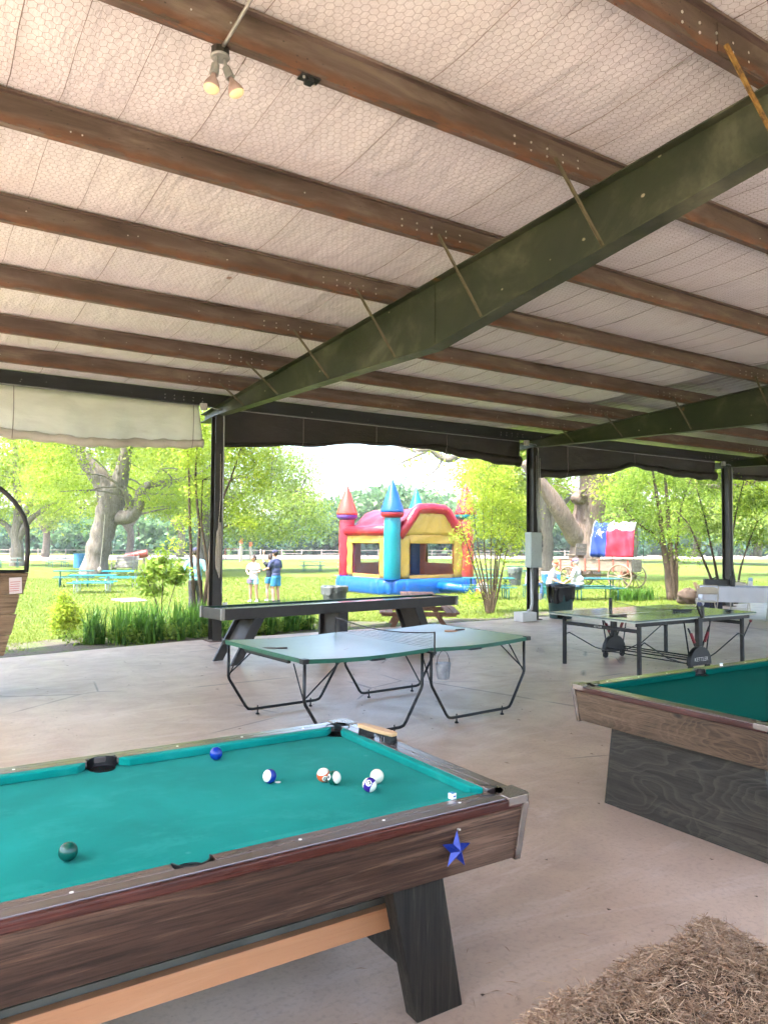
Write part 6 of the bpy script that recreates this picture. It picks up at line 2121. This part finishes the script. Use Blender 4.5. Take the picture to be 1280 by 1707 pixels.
# ================================================================== VEGETATION
def leaf_cloud(blobs, n, size, aspect=0.5, clump=0.35, up=0.25, seed=1, shell=0.55, per=26):
    """leaf quads gathered in clumps spread through ellipsoids (cx, cy, cz, rx, ry, rz, weight)"""
    rg = np.random.default_rng(seed)
    W = np.array([b[6] if len(b) > 6 else b[3] * b[4] * b[5] for b in blobs], float)
    W /= W.sum()
    out = []
    for b, w_ in zip(blobs, W):
        k = max(int(n * w_), 8)
        nc = max(k // per, 3)
        d = rg.normal(size=(nc, 3))
        d /= np.linalg.norm(d, axis=1)[:, None]
        rad = shell + (1 - shell) * rg.random(nc) ** 0.6
        rad[rg.random(nc) < 0.25] *= 0.55
        cc = np.array(b[:3]) + d * rad[:, None] * np.array(b[3:6])
        cl = rg.integers(0, nc, k)
        sig = clump * (0.6 + 0.8 * rg.random(nc))
        off = rg.normal(size=(k, 3)) * np.array([1, 1, 0.6])
        pos = cc[cl] + off * sig[cl][:, None]
        out.append(pos)
    pos = np.concatenate(out)
    m = len(pos)
    ax_ = rg.normal(size=(m, 3))
    ax_[:, 2] -= 0.25
    ax_ /= np.linalg.norm(ax_, axis=1)[:, None]
    nr = rg.normal(size=(m, 3))
    nr[:, 2] += up * 4
    sd2 = np.cross(ax_, nr)
    sd2 /= np.linalg.norm(sd2, axis=1)[:, None] + 1e-9
    L_ = size * (0.45 + 1.1 * rg.random(m) ** 1.5)[:, None]
    Wd = L_ * aspect
    return np.stack([pos - ax_ * L_ * 0.5, pos + sd2 * Wd * 0.5 - ax_ * L_ * 0.05, pos + ax_ * L_ * 0.5, pos - sd2 * Wd * 0.5 - ax_ * L_ * 0.05], axis=1)

def branchy(mb, pts, rs, n=8, jit=0.0, rnd=random):
    """smooth limb through points"""
    P_ = [Vector(p) for p in pts]
    out, ro_ = [], []
    k = len(P_)
    for i in range(k - 1):
        p0, p1, p2, p3 = P_[max(i - 1, 0)], P_[i], P_[i + 1], P_[min(i + 2, k - 1)]
        for s in range(4):
            t_ = s / 4
            q_ = 0.5 * ((2 * p1) + (-p0 + p2) * t_ + (2 * p0 - 5 * p1 + 4 * p2 - p3) * t_ ** 2 + (-p0 + 3 * p1 - 3 * p2 + p3) * t_ ** 3)
            out.append(q_ + Vector((rnd.gauss(0, jit), rnd.gauss(0, jit), rnd.gauss(0, jit))))
            ro_.append(rs[i] + (rs[i + 1] - rs[i]) * t_)
    out.append(P_[-1])
    ro_.append(rs[-1])
    mb.tube(out, [r_ * (1 + rnd.uniform(-.08, .08)) for r_ in ro_], n)

def twigs(mb, blobs, src, n, r_, rnd):
    for i in range(n):
        b = rnd.choice(blobs)
        tgt = Vector((b[0] + rnd.uniform(-1, 1) * b[3], b[1] + rnd.uniform(-1, 1) * b[4], b[2] + rnd.uniform(-.8, .9) * b[5]))
        s0 = min((Vector(q_) for q_ in src), key=lambda q_: (q_ - tgt).length + rnd.random() * 1.0)
        mid_ = s0.lerp(tgt, 0.5) + Vector((rnd.gauss(0, .3), rnd.gauss(0, .3), rnd.uniform(0, .5))) * (s0 - tgt).length * 0.2
        branchy(mb, [s0, mid_, tgt], [r_, r_ * 0.6, r_ * 0.2], 5, 0, rnd)

def tree(name, label, base, limbs, blobs, n, size, leaf, barkm, clump=0.35, seed=1, ntw=20, rtw=0.05, group=None, up=0.25, aspect=0.5, cat='tree', shell=0.55, per=26, sides=10):
    rnd = random.Random(seed)
    ro = root(name, tuple(base), label, cat, group)
    mb = MB()
    src = []
    for pts, rs in limbs:
        branchy(mb, pts, rs, sides, 0.0, rnd)
        src += [tuple(p) for p in pts[1:]]
    twigs(mb, blobs, src, ntw, rtw, rnd)
    part(mb, 'trunk', MT[barkm], ro, smooth=True, world=True)
    V_ = leaf_cloud(blobs, n, size, aspect, clump, up, seed, shell, per)
    obj('crown', quadmesh('crown', V_, MT[leaf]), ro, world=True)
    return ro
def pb(px, py, d, rpx, dz=1.0, w=None, dd=1.0):
    """crown blob from a photo position, distance and radius in photo pixels"""
    p = at(px, py, d)
    r_ = rpx * d / FPX
    t_ = (p.x, p.y, p.z, r_, r_ * dd, r_ * dz)
    return t_ + ((w,) if w else (r_ ** 2.2,))
def path(lst, d):
    return [tuple(at(a, b, d + (c[0] if c else 0))) for a, b, *c in lst]

# big leaning tree at left
D = 48.0
bl = [pb(60, 700, D + 2, 70), pb(130, 680, D - 4, 85), pb(215, 690, D + 3, 80), pb(280, 715, D - 2, 70), pb(330, 745, D + 1, 50), pb(95, 765, D - 5, 40), pb(250, 770, D - 4, 30), pb(300, 800, D - 2, 34, 0.7), pb(255, 830, D - 2, 22, 0.5), pb(110, 820, D - 4, 24, 0.6), pb(320, 840, D, 30, 0.6), pb(70, 800, D + 8, 36, 0.7), pb(130, 800, D + 8, 40, 0.7), pb(225, 800, D + 8, 36, 0.7), pb(270, 840, D + 8, 34, 0.6),
      pb(180, 560, D, 190, 0.8, 9.0), pb(320, 620, D + 5, 110, 0.8, 6.0), pb(40, 600, D + 4, 120, 0.8, 6.0)]
tree('shade_tree', 'large leaning tree with thick grey trunk on the lawn at left', ground(158, D),
     [(path([(155, 966), (160, 935), (168, 900), (178, 865), (186, 838), (184, 815)], D), [0.98, 0.78, 0.72, 0.76, 0.86, 0.74]),
      (path([(186, 838), (168, 800), (145, 772), (125, 740), (100, 690), (80, 640)], D), [0.72, 0.62, 0.50, 0.42, 0.34, 0.2]),
      (path([(190, 835), (200, 800), (208, 765), (218, 715), (230, 650)], D), [0.62, 0.52, 0.40, 0.32, 0.2]),
      (path([(196, 862, ), (216, 862, -0.6), (230, 845, -1), (234, 822, -1.3), (250, 808, -1.6), (290, 802, -2), (330, 790, -2)], D), [0.52, 0.42, 0.36, 0.30, 0.24, 0.14, 0.06]),
      (path([(224, 852, -0.8), (214, 830, -1.5), (205, 812, -2)], D), [0.30, 0.22, 0.16])],
     bl, 84000, 0.18, 'leaf_lime', 'bark_grey', 0.55, 3, 46, 0.09, 'trees on the lawn', sides=18)

# tree at far left
D = 64
bl = [pb(20, 760, D, 60), pb(80, 775, D + 2, 50), pb(-40, 790, D, 60), pb(70, 825, D - 2, 42, 0.7), pb(115, 842, D - 2, 28, 0.7), pb(-10, 850, D, 36, 0.7), pb(110, 790, D, 40), pb(40, 700, D, 90, 0.8, 5.0), pb(150, 860, D + 1, 26, 0.6, 1.0), pb(40, 870, D + 3, 26, 0.6, 1.0)]
tree('shade_tree', 'spreading multi-limbed tree at the far left behind the black hoop', ground(28, D),
     [(path([(28, 948), (29, 915), (27, 890), (30, 860), (28, 800), (24, 740)], D), [0.62, 0.52, 0.46, 0.40, 0.30, 0.18]),
      (path([(30, 900), (48, 868), (80, 846), (112, 836), (138, 848)], D), [0.34, 0.26, 0.20, 0.13, 0.05]),
      (path([(30, 872), (46, 848), (60, 815), (70, 770), (76, 720)], D), [0.36, 0.30, 0.22, 0.16, 0.08]),
      (path([(27, 905), (14, 880), (-6, 862), (-30, 840)], D), [0.30, 0.24, 0.16, 0.08]),
      (path([(52, 832), (85, 818), (110, 818), (135, 832)], D), [0.18, 0.13, 0.09, 0.04])],
     bl, 30000, 0.23, 'leaf_lime', 'bark_grey', 0.6, 4, 40, 0.07, 'trees on the lawn')

# broad light-green tree behind the first column
D = 56
bl = [pb(420, 775, D, 72), pb(480, 790, D + 2, 56, 0.9), pb(450, 850, D - 2, 62, 0.8), pb(510, 845, D, 42, 0.9), pb(395, 875, D, 45, 0.7), pb(350, 800, D, 60), pb(530, 880, D + 2, 26, 0.8, 1.2), pb(480, 895, D - 2, 30, 0.5, 1.0), pb(300, 830, D, 50, 0.7), pb(400, 680, D, 110, 0.8, 6.0)]
tree('shade_tree', 'broad pale green tree behind the first column, crown nearly to the ground', ground(338, D),
     [(path([(338, 940), (340, 900), (343, 860), (360, 800), (380, 740)], D), [0.60, 0.50, 0.45, 0.32, 0.2]),
      (path([(343, 865), (390, 830), (450, 815), (500, 820)], D), [0.32, 0.24, 0.15, 0.06])],
     bl, 52000, 0.19, 'leaf_pecan', 'bark_grey', 0.55, 5, 30, 0.07, 'trees on the lawn')

# grey trunk behind the second column, with a long limb reaching left over the castle
D = 51
bl = [pb(860, 735, D, 52), pb(930, 745, D, 50), pb(850, 810, D + 3, 42, 0.8), pb(805, 775, D + 3, 34, 0.7), pb(935, 830, D + 4, 30, 0.7), pb(870, 870, D + 5, 36, 0.8), pb(900, 640, D, 120, 0.7, 5.0), pb(700, 772, D - 6, 46, 0.35, 0.16), pb(760, 800, D - 2, 30, 0.6, 0.5), pb(735, 745, D - 6, 26, 0.4, 0.25), pb(960, 860, D + 6, 24, 0.8)]
tree('shade_tree', 'tall grey-trunked tree behind the second column with a bare limb over the castle', ground(907, D),
     [(path([(908, 966), (906, 920), (905, 870), (900, 800), (896, 730), (892, 640)], D), [0.82, 0.66, 0.60, 0.52, 0.42, 0.3]),
      (path([(912, 885), (925, 855), (940, 838), (955, 826)], D), [0.34, 0.27, 0.2, 0.08]),
      (path([(896, 700), (840, 722, -3), (790, 742, -5), (756, 764, -6), (738, 764, -6), (716, 750, -6), (690, 752, -6)], D), [0.34, 0.27, 0.24, 0.21, 0.19, 0.14, 0.09]),
      (path([(716, 750, -6), (690, 762, -6), (668, 772, -6), (645, 790, -6)], D), [0.10, 0.07, 0.05, 0.02]),
      (path([(738, 764, -6), (725, 785, -6), (700, 800, -6)], D), [0.08, 0.05, 0.02]),
      (path([(690, 752, -6), (665, 745, -6), (640, 755, -6)], D), [0.07, 0.05, 0.02])],
     bl, 44000, 0.19, 'leaf_lime', 'bark_grey', 0.5, 6, 40, 0.05, 'trees on the lawn', sides=14)

# huge tree behind the wagon
D = 46
bl = [pb(960, 745, D, 46), pb(1030, 765, D - 3, 44, 0.8), pb(1075, 805, D - 2, 36, 0.8), pb(1020, 815, D - 4, 26, 0.7), pb(930, 790, D + 4, 26, 0.8), pb(1130, 780, D, 50, 0.8), pb(1000, 640, D, 130, 0.7, 7.0), pb(1200, 780, D + 6, 60, 0.8), pb(1280, 790, D + 6, 60, 0.8), pb(1240, 840, D + 10, 40, 0.7), pb(1150, 700, D, 100, 0.6, 4.0)]
tree('shade_tree', 'huge pinkish-barked tree with a limb bending left, behind the old wagon', ground(974, D),
     [(path([(972, 972), (974, 930), (977, 890), (982, 850), (988, 810), (990, 770), (996, 700), (1000, 620)], D), [1.10, 0.95, 0.95, 0.92, 0.88, 0.82, 0.6, 0.4]),
      (path([(968, 905), (950, 880, -0.6), (932, 850, -1), (914, 822, -1.2), (896, 800, -1.4), (872, 770, -1.5)], D), [0.62, 0.56, 0.50, 0.44, 0.38, 0.25]),
      (path([(998, 815), (1020, 800), (1045, 790), (1080, 775)], D), [0.40, 0.30, 0.24, 0.14]),
      (path([(978, 840), (966, 828, -0.7), (958, 835, -1.0)], D), [0.45, 0.40, 0.28]),
      (path([(1004, 880), (1020, 866), (1036, 858)], D), [0.28, 0.2, 0.1]),
      (path([(1040, 792), (1120, 800, 3), (1200, 812, 5), (1270, 800, 6)], D), [0.22, 0.2, 0.16, 0.1])],
     bl, 36000, 0.20, 'leaf_lime', 'bark_tan', 0.5, 8, 40, 0.07, 'trees on the lawn', sides=20)


# mid-distance trees filling the view between the big ones
for i, (px, d, ty_, rp, lab) in enumerate(((75, 92, 750, 70, 'light green tree in the middle distance left of the big leaning trunk'), (215, 98, 745, 75, 'light green tree in the middle distance right behind the big leaning trunk'),
        (300, 90, 760, 66, 'light green tree in the middle distance behind the thin stems'), (850, 88, 770, 70, 'light green tree in the middle distance behind the castle bush'),
        (1055, 92, 770, 74, 'light green tree in the middle distance behind the state flag'), (1160, 86, 775, 72, 'light green tree in the middle distance left of the third column'), (1262, 84, 770, 78, 'light green tree in the middle distance at the right edge'))):
    rn = random.Random(100 + i)
    bl = [pb(px + rn.uniform(-1, 1) * rp * 0.8, ty_ + rn.uniform(-0.1, 1.5) * rp, d + rn.uniform(-4, 4), rp * rn.uniform(0.35, 0.55), 0.75) for _ in range(9)] + [pb(px, ty_ - 30, d, rp * 0.9, 0.7)]
    tree('shade_tree', lab, ground(px, d), [(path([(px, 928), (px + 3, 890), (px - 4, 840), (px + 5, ty_ + 20)], d), [0.5, 0.42, 0.34, 0.12]), (path([(px, 880), (px + 30, 840), (px + 45, 800)], d), [0.3, 0.2, 0.08]), (path([(px, 885), (px - 28, 845), (px - 40, 805)], d), [0.3, 0.2, 0.08])],
         bl, 16000, 0.46, ('leaf_pecan', 'leaf_lime')[i % 2], 'bark_grey', 0.8, 40 + i, 16, 0.08, 'trees in the middle distance')

# crape myrtles beside the slab
D = 15.4
bl = [pb(395, 765, D, 34), pb(425, 800, D, 26, 0.8), pb(392, 845, D + .3, 26, 0.7), pb(415, 872, D, 22, 0.6), pb(318, 755, D, 36), pb(335, 815, D, 24), pb(312, 870, D, 18, 0.7), pb(292, 912, D, 14, 0.7), pb(400, 700, D, 50), pb(330, 690, D, 50), pb(440, 760, D, 20, 0.7)]
tree('crape_myrtle', 'slender multi-stemmed lime-green tree right by the first column', ground(332, D),
     [(path([(328, 1070), (324, 1000), (319, 930), (316, 860), (315, 790), (310, 720)], D), [0.045, 0.038, 0.032, 0.028, 0.022, 0.012]),
      (path([(334, 1070), (336, 1000), (330, 940), (332, 880), (326, 800), (330, 720)], D), [0.045, 0.04, 0.034, 0.03, 0.022, 0.012]),
      (path([(340, 1070), (341, 1005), (349, 945), (352, 900), (360, 860), (384, 800), (400, 750)], D), [0.045, 0.04, 0.034, 0.03, 0.026, 0.02, 0.01]),
      (path([(344, 1070), (348, 1000), (344, 930), (336, 870), (338, 800)], D), [0.04, 0.034, 0.028, 0.02, 0.012]),
      (path([(350, 905), (372, 880, .2), (400, 870, .2)], D), [0.022, 0.016, 0.007])],
     bl, 17000, 0.055, 'leaf_lime', 'bark_thin', 0.14, 11, 40, 0.008, 'crape myrtles along the slab', per=30)
D = 20.2
bl = [pb(790, 835, D, 26), pb(828, 822, D, 34), pb(860, 850, D, 28), pb(812, 875, D, 32), pb(850, 895, D, 28), pb(772, 895, D, 20, 0.9, .03), pb(838, 925, D, 26, 0.8, .03), pb(785, 930, D, 20, 0.8, .02), pb(870, 905, D, 18, 0.6, .03), pb(800, 785, D, 24, 0.8, .06), pb(850, 790, D, 26, 0.8, .08), pb(790, 995, D, 13, 1.2, .05), pb(835, 965, D, 16, 0.9, .01)]
fan = [(762, 850), (775, 880), (788, 840), (805, 830), (822, 810), (836, 850), (850, 870), (842, 920), (866, 880)]
tree('crape_myrtle', 'fan-shaped bush of many thin stems in front of the castle right side', ground(815, D),
     [(path([(812 + i * 1.0, 1026), (812 + (x - 812) * 0.22 + i, 980), (812 + (x - 812) * 0.6, 920), (x, y)], D), [0.032, 0.028, 0.018, 0.006]) for i, (x, y) in enumerate(fan)],
     bl, 13000, 0.062, 'leaf_lime', 'bark_thin', 0.16, 12, 40, 0.007, 'crape myrtles along the slab', per=24)
D = 25.6
bl = [pb(1035, 830, D, 30, 0.7), pb(1075, 858, D, 36, 0.7), pb(1125, 830, D, 36, 0.9), pb(1058, 795, D, 28, 0.7), pb(1150, 880, D, 24, 0.8), pb(1100, 895, D, 24, 0.6), pb(1020, 865, D - .5, 16, 0.6), pb(1110, 770, D, 50, 0.7), pb(1140, 930, D, 16, 1, .03), pb(1165, 830, D, 26)]
tree('crape_myrtle', 'multi-stemmed leafy tree right of the flag-draped wagon', ground(1116, D),
     [(path([(1118, 1004), (1112, 950), (1105, 905), (1100, 860), (1092, 810), (1080, 740)], D), [0.13, 0.11, 0.09, 0.07, 0.05, 0.02]),
      (path([(1122, 1004), (1120, 950), (1116, 900), (1112, 840), (1108, 780), (1106, 720)], D), [0.12, 0.10, 0.085, 0.06, 0.045, 0.02]),
      (path([(1126, 1004), (1127, 950), (1128, 900), (1134, 850), (1150, 800)], D), [0.08, 0.07, 0.06, 0.04, 0.02]),
      (path([(1108, 915), (1088, 890), (1068, 876), (1040, 850)], D), [0.06, 0.045, 0.035, 0.012])],
     bl, 15000, 0.085, 'leaf_mid', 'bark_thin', 0.22, 13, 40, 0.012, 'crape myrtles along the slab', per=28)
D = 22.6
bl = [pb(1120, 890, D, 22, 0.6), pb(1145, 918, D, 18, 0.6), pb(1170, 880, D, 24, 0.8), pb(1245, 880, D, 30, 0.8), pb(1275, 900, D, 26, 0.8), pb(1150, 850, D, 26, 0.7), pb(1230, 840, D, 30, 0.7), pb(1180, 800, D, 40, 0.7), pb(1270, 840, D, 30, 0.7)]
tree('crape_myrtle', 'sparse dark-stemmed tree just behind the third column', ground(1200, D),
     [(path([(1200, 1016), (1186, 968), (1165, 915), (1148, 875), (1125, 850)], D), [0.045, 0.04, 0.032, 0.022, 0.01]),
      (path([(1203, 1016), (1195, 960), (1185, 910), (1174, 860), (1160, 810)], D), [0.045, 0.04, 0.03, 0.022, 0.01]),
      (path([(1226, 1016), (1224, 970), (1218, 920), (1226, 860), (1240, 800)], D), [0.05, 0.042, 0.034, 0.024, 0.01]),
      (path([(1228, 1016), (1232, 960), (1246, 910), (1262, 870)], D), [0.04, 0.03, 0.022, 0.01])],
     bl, 7000, 0.075, 'leaf_mid', 'bark_thin', 0.2, 14, 30, 0.010, 'crape myrtles along the slab', per=22)

# shrubs in the bed
D = 14.3
tree('shrub', 'small yellow-green shrub at the left end of the planting bed', ground(112, D),
     [(path([(110, 1068), (112, 1040), (100, 1010)], D), [0.016, 0.012, 0.005]), (path([(112, 1068), (118, 1035), (122, 1005)], D), [0.014, 0.01, 0.004]), (path([(111, 1068), (104, 1030), (108, 985)], D), [0.014, 0.01, 0.004])],
     [pb(104, 1018, D, 20), pb(118, 1022, D, 18), pb(100, 1042, D, 16), pb(122, 1044, D, 14), pb(106, 995, D, 9, 1.3), pb(130, 1030, D, 9)], 6500, 0.046, 'leaf_lime', 'bark_thin', 0.05, 15, 14, 0.004, 'shrubs in the planting bed', cat='shrub', shell=0.35, per=12)
D = 15.2
tree('shrub', 'broad-leaved bright green shrub left of the thin stems by the first column', ground(268, D),
     [(path([(266, 1062), (262, 1010), (245, 965), (232, 945)], D), [0.016, 0.012, 0.009, 0.004]), (path([(268, 1062), (270, 1005), (272, 960), (276, 925)], D), [0.016, 0.012, 0.009, 0.004]), (path([(270, 1062), (282, 1010), (292, 975), (300, 950)], D), [0.014, 0.01, 0.008, 0.004])],
     [pb(240, 965, D, 22, 0.7), pb(262, 945, D, 26, 0.8), pb(285, 965, D, 24, 0.8), pb(300, 945, D, 14), pb(255, 985, D, 18, 0.7), pb(272, 925, D, 12)], 950, 0.13, 'leaf_mid', 'bark_thin', 0.07, 16, 22, 0.004, 'shrubs in the planting bed', cat='shrub', shell=0.2, per=9, aspect=0.45)

# strap-leaved border (nobody could count it)
def strap(regions, n, seed, hmin, hmax, wd):
    rg = np.random.default_rng(seed)
    out = []
    for (x0, x1, y0, y1, k) in regions:
        m = int(n * k)
        nc = max(int(m / 22), 2)
        cx = x0 + (x1 - x0) * rg.random(nc); cy = y0 + (y1 - y0) * rg.random(nc)
        ci = rg.integers(0, nc, m)
        bx = cx[ci] + rg.normal(size=m) * 0.06; by = cy[ci] + rg.normal(size=m) * 0.06
        an = rg.random(m) * 2 * np.pi
        le = (hmin + (hmax - hmin) * rg.random(m))
        be = 0.12 + 0.55 * rg.random(m) ** 2
        dx, dy = np.cos(an), np.sin(an)
        px_, py_ = -dy * wd / 2, dx * wd / 2
        z0 = np.array([gz(v) for v in by])
        prev = None
        for s in range(4):
            t0, t1 = s / 4, (s + 1) / 4
            def P(t_):
                lat = be * le * t_ ** 2
                return bx + dx * lat, by + dy * lat, z0 + le * (t_ - be * 0.55 * t_ ** 3)
            a, b = P(t0), P(t1)
            w0, w1 = (1 - t0 * 0.55), (1 - t1 ** 2 * 0.95)
            q_ = np.stack([np.stack([a[0] - px_ * w0, a[1] - py_ * w0, a[2]], 1), np.stack([a[0] + px_ * w0, a[1] + py_ * w0, a[2]], 1),
                           np.stack([b[0] + px_ * w1, b[1] + py_ * w1, b[2]], 1), np.stack([b[0] - px_ * w1, b[1] - py_ * w1, b[2]], 1)], 1)
            out.append(q_)
    return np.concatenate(out)
o = obj('strap_leaf_border', quadmesh('strap_leaf_border', strap([(2.75, 5.05, 13.55, 14.35, 1.0), (5.0, 7.0, 13.65, 14.4, 0.75), (3.6, 5.0, 14.2, 15.0, 0.4)], 850, 5, 0.30, 0.88, 0.034), MT['leaf_iris']))
tag(o, 'dense border of dark green strap leaves along the slab edge', 'plants', None, 'stuff')
o = obj('strap_leaf_tuft', quadmesh('strap_leaf_tuft', strap([(20.3, 21.9, 16.6, 17.4, 1.0)], 700, 6, 0.3, 0.62, 0.02), MT['leaf_iris']))
tag(o, 'tuft of green strap leaves in front of the wagon wheel', 'plants', None, 'stuff')

bl = [(2.5 + 4.6 * i / 26 + random.uniform(-.1, .1), 13.95 + random.uniform(-.3, .35), 0.02 + random.uniform(0, .10), 0.20, 0.18, 0.14) for i in range(27)]
o = obj('border_leaves', quadmesh('border_leaves', leaf_cloud(bl, 5200, 0.065, 0.5, 0.07, 0.3, 51, 0.2, 14), MT['leaf_mid']))
tag(o, 'low mixed leafy growth among the strap leaves of the border', 'plants', None, 'stuff')

# grass blades, thinning with distance
rg = np.random.default_rng(21)
NB = 190000
az = R(28) + (R(90) - R(28)) * rg.random(NB)
dist = 13.2 + 34 * rg.random(NB) ** 1.7
gx, gy = np.cos(az) * dist, np.sin(az) * dist
edge = 13.2 + 0.7 * np.sin(gx * 0.9) ** 2 + 1.3 * rg.random(NB) ** 2
keep = gy > edge
gx, gy, dist = gx[keep], gy[keep], dist[keep]
m = len(gx)
gzv = -0.12 - 0.33 * np.clip((gy - 14) / 18.0, 0, 1)
an = rg.random(m) * 2 * np.pi
hh = (0.022 + 0.036 * rg.random(m)) * (1 + dist / 60)
ww = 0.0042 * (0.7 + dist / 14)
dx, dy = np.cos(an) * ww, np.sin(an) * ww
tx, ty = rg.normal(size=m) * 0.025, rg.normal(size=m) * 0.025
T = np.stack([np.stack([gx - dx, gy - dy, gzv], 1), np.stack([gx + dx, gy + dy, gzv], 1), np.stack([gx + tx, gy + ty, gzv + hh], 1)], 1)
o = obj('lawn_grass', quadmesh('lawn_grass', T, MT['grass_blade']))
tag(o, 'short mown yellow-green grass of the lawn', 'grass', None, 'stuff')
# weeds and litter on the bed
NB = 9000
gx = -1 + 28 * rg.random(NB); gy = 12.95 + 1.5 * rg.random(NB)
pk = (np.sin(gx * 2.1) + np.sin(gx * 0.7 + 2) + np.sin(gy * 5 + gx)) > 0.2
gx, gy = gx[pk], gy[pk]
m = len(gx)
an = rg.random(m) * 2 * np.pi
dx, dy = np.cos(an) * 0.010, np.sin(an) * 0.010
z_ = np.array([gz(v) for v in gy]) + 0.03
T = np.stack([np.stack([gx - dx, gy - dy, z_], 1), np.stack([gx + dx, gy + dy, z_], 1), np.stack([gx + rg.normal(size=m) * .03, gy + rg.normal(size=m) * .03, z_ + 0.03 + 0.05 * rg.random(m)], 1)], 1)
o = obj('bed_weeds', quadmesh('bed_weeds', T, MT['leaf_mid']))
tag(o, 'low weeds scattered over the bare planting bed', 'weeds', None, 'stuff')

# ------------------------------------------------------------------ the wood beyond the field
rnd = random.Random(5)
far_b, dark_b, mbt = [], [], MB()
prof = [(-120, 850), (0, 842), (120, 850), (250, 845), (380, 850), (480, 835), (560, 822), (600, 806), (640, 800), (700, 802), (760, 815), (850, 820), (950, 830), (1100, 838), (1200, 846), (1400, 850)]
def topy(px):
    for (a, va), (b, vb) in zip(prof[:-1], prof[1:]):
        if a <= px <= b:
            return va + (vb - va) * (px - a) / (b - a)
    return 850
for i in range(150):
    px = -120 + 1520 * (i + rnd.random()) / 150
    d = rnd.uniform(122, 150) + 25 * max(0, (px - 700) / 600)
    back = rnd.random() < 0.4
    ty_ = topy(px) + rnd.uniform(-3, 12) + (0 if not back else -4)
    if back:
        d += 16
    g_ = ground(px, d)
    H_ = (903 - ty_) * d / FPX + EYE - g_.z
    for k in range(4):
        rr = H_ * rnd.uniform(0.20, 0.32)
        zz = g_.z + H_ * rnd.uniform(0.40, 0.92) - rr * 0.6
        far_b.append((g_.x + rnd.gauss(0, H_ * 0.14), g_.y + rnd.gauss(0, H_ * 0.14), zz, rr, rr, rr * 0.8))
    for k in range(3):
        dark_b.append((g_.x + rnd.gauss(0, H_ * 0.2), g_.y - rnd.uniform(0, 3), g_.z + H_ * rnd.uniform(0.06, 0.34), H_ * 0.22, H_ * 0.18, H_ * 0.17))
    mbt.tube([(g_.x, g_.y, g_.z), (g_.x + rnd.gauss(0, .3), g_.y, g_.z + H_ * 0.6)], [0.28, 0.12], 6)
far = root('far_wood', tuple(ground(640, 135)), 'hazy green wood along the far edge of the field', 'wood')
far['kind'] = 'stuff'
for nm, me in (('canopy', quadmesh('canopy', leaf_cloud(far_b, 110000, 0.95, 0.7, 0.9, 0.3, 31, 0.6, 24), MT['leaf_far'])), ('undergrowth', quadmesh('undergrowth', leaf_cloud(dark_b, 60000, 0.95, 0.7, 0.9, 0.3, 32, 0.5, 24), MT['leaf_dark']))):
    o = obj(nm, me, far, world=True)
    o['kind'] = 'stuff'
o = part(mbt, 'trunks', MT['bark_thin'], far, world=True)
o['kind'] = 'stuff'

# ------------------------------------------------------------------ litter on the slab: dry leaf bits and straw
rg = np.random.default_rng(77)
k1, k2 = 420, 260
lx = np.concatenate([-0.5 + 12 * rg.random(k1), 1.9 + rg.normal(size=k2) * 0.55])
ly = np.concatenate([1.0 + 11.3 * rg.random(k1), 1.75 + np.abs(rg.normal(size=k2)) * 0.30])
LN = np.concatenate([0.008 + 0.020 * rg.random(k1) ** 3, 0.015 + 0.035 * rg.random(k2)])
WN = np.concatenate([0.006 + 0.010 * rg.random(k1) ** 3, np.full(k2, 0.0012)])
an = rg.random(k1 + k2) * 2 * np.pi
dx, dy = np.cos(an), np.sin(an)
zz = 0.004 + 0.006 * rg.random(k1 + k2)
Q = np.stack([np.stack([lx - dx * LN, ly - dy * LN, zz - 0.003], 1), np.stack([lx - dy * WN, ly + dx * WN, zz], 1), np.stack([lx + dx * LN, ly + dy * LN, zz - 0.002], 1), np.stack([lx + dy * WN, ly - dx * WN, zz + 0.002], 1)], 1)
o = obj('leaf_litter', quadmesh('leaf_litter', Q[:k1], MT['litter']))
tag(o, 'tiny dry leaf bits scattered over the concrete', 'litter', None, 'stuff')
o = obj('loose_straw', quadmesh('loose_straw', Q[k1:], MT['straw_mat']))
tag(o, 'loose straws fallen on the concrete around the bale', 'straw', None, 'stuff')

# ------------------------------------------------------------------ thin summer haze over the whole park
mb = MB()
mb.box((100, 200, 12.25), (780, 780, 27.5))
hz = part(mb, 'haze', None)
hz.data.materials.clear()
hm = bpy.data.materials.new('haze_air')
hm.use_nodes = True
hn = hm.node_tree.nodes
hn.remove(hn['Principled BSDF'])
pv = hn.new('ShaderNodeVolumePrincipled')
pv.inputs['Color'].default_value = (0.92, 0.96, 1.0, 1)
pv.inputs['Density'].default_value = 0.0005
pv.inputs['Anisotropy'].default_value = 0.0
hm.node_tree.links.new(pv.outputs['Volume'], hn['Material Output'].inputs['Volume'])
hz.data.materials.append(hm)
tag(hz, 'thin pale summer haze in the air', 'haze', None, 'stuff')
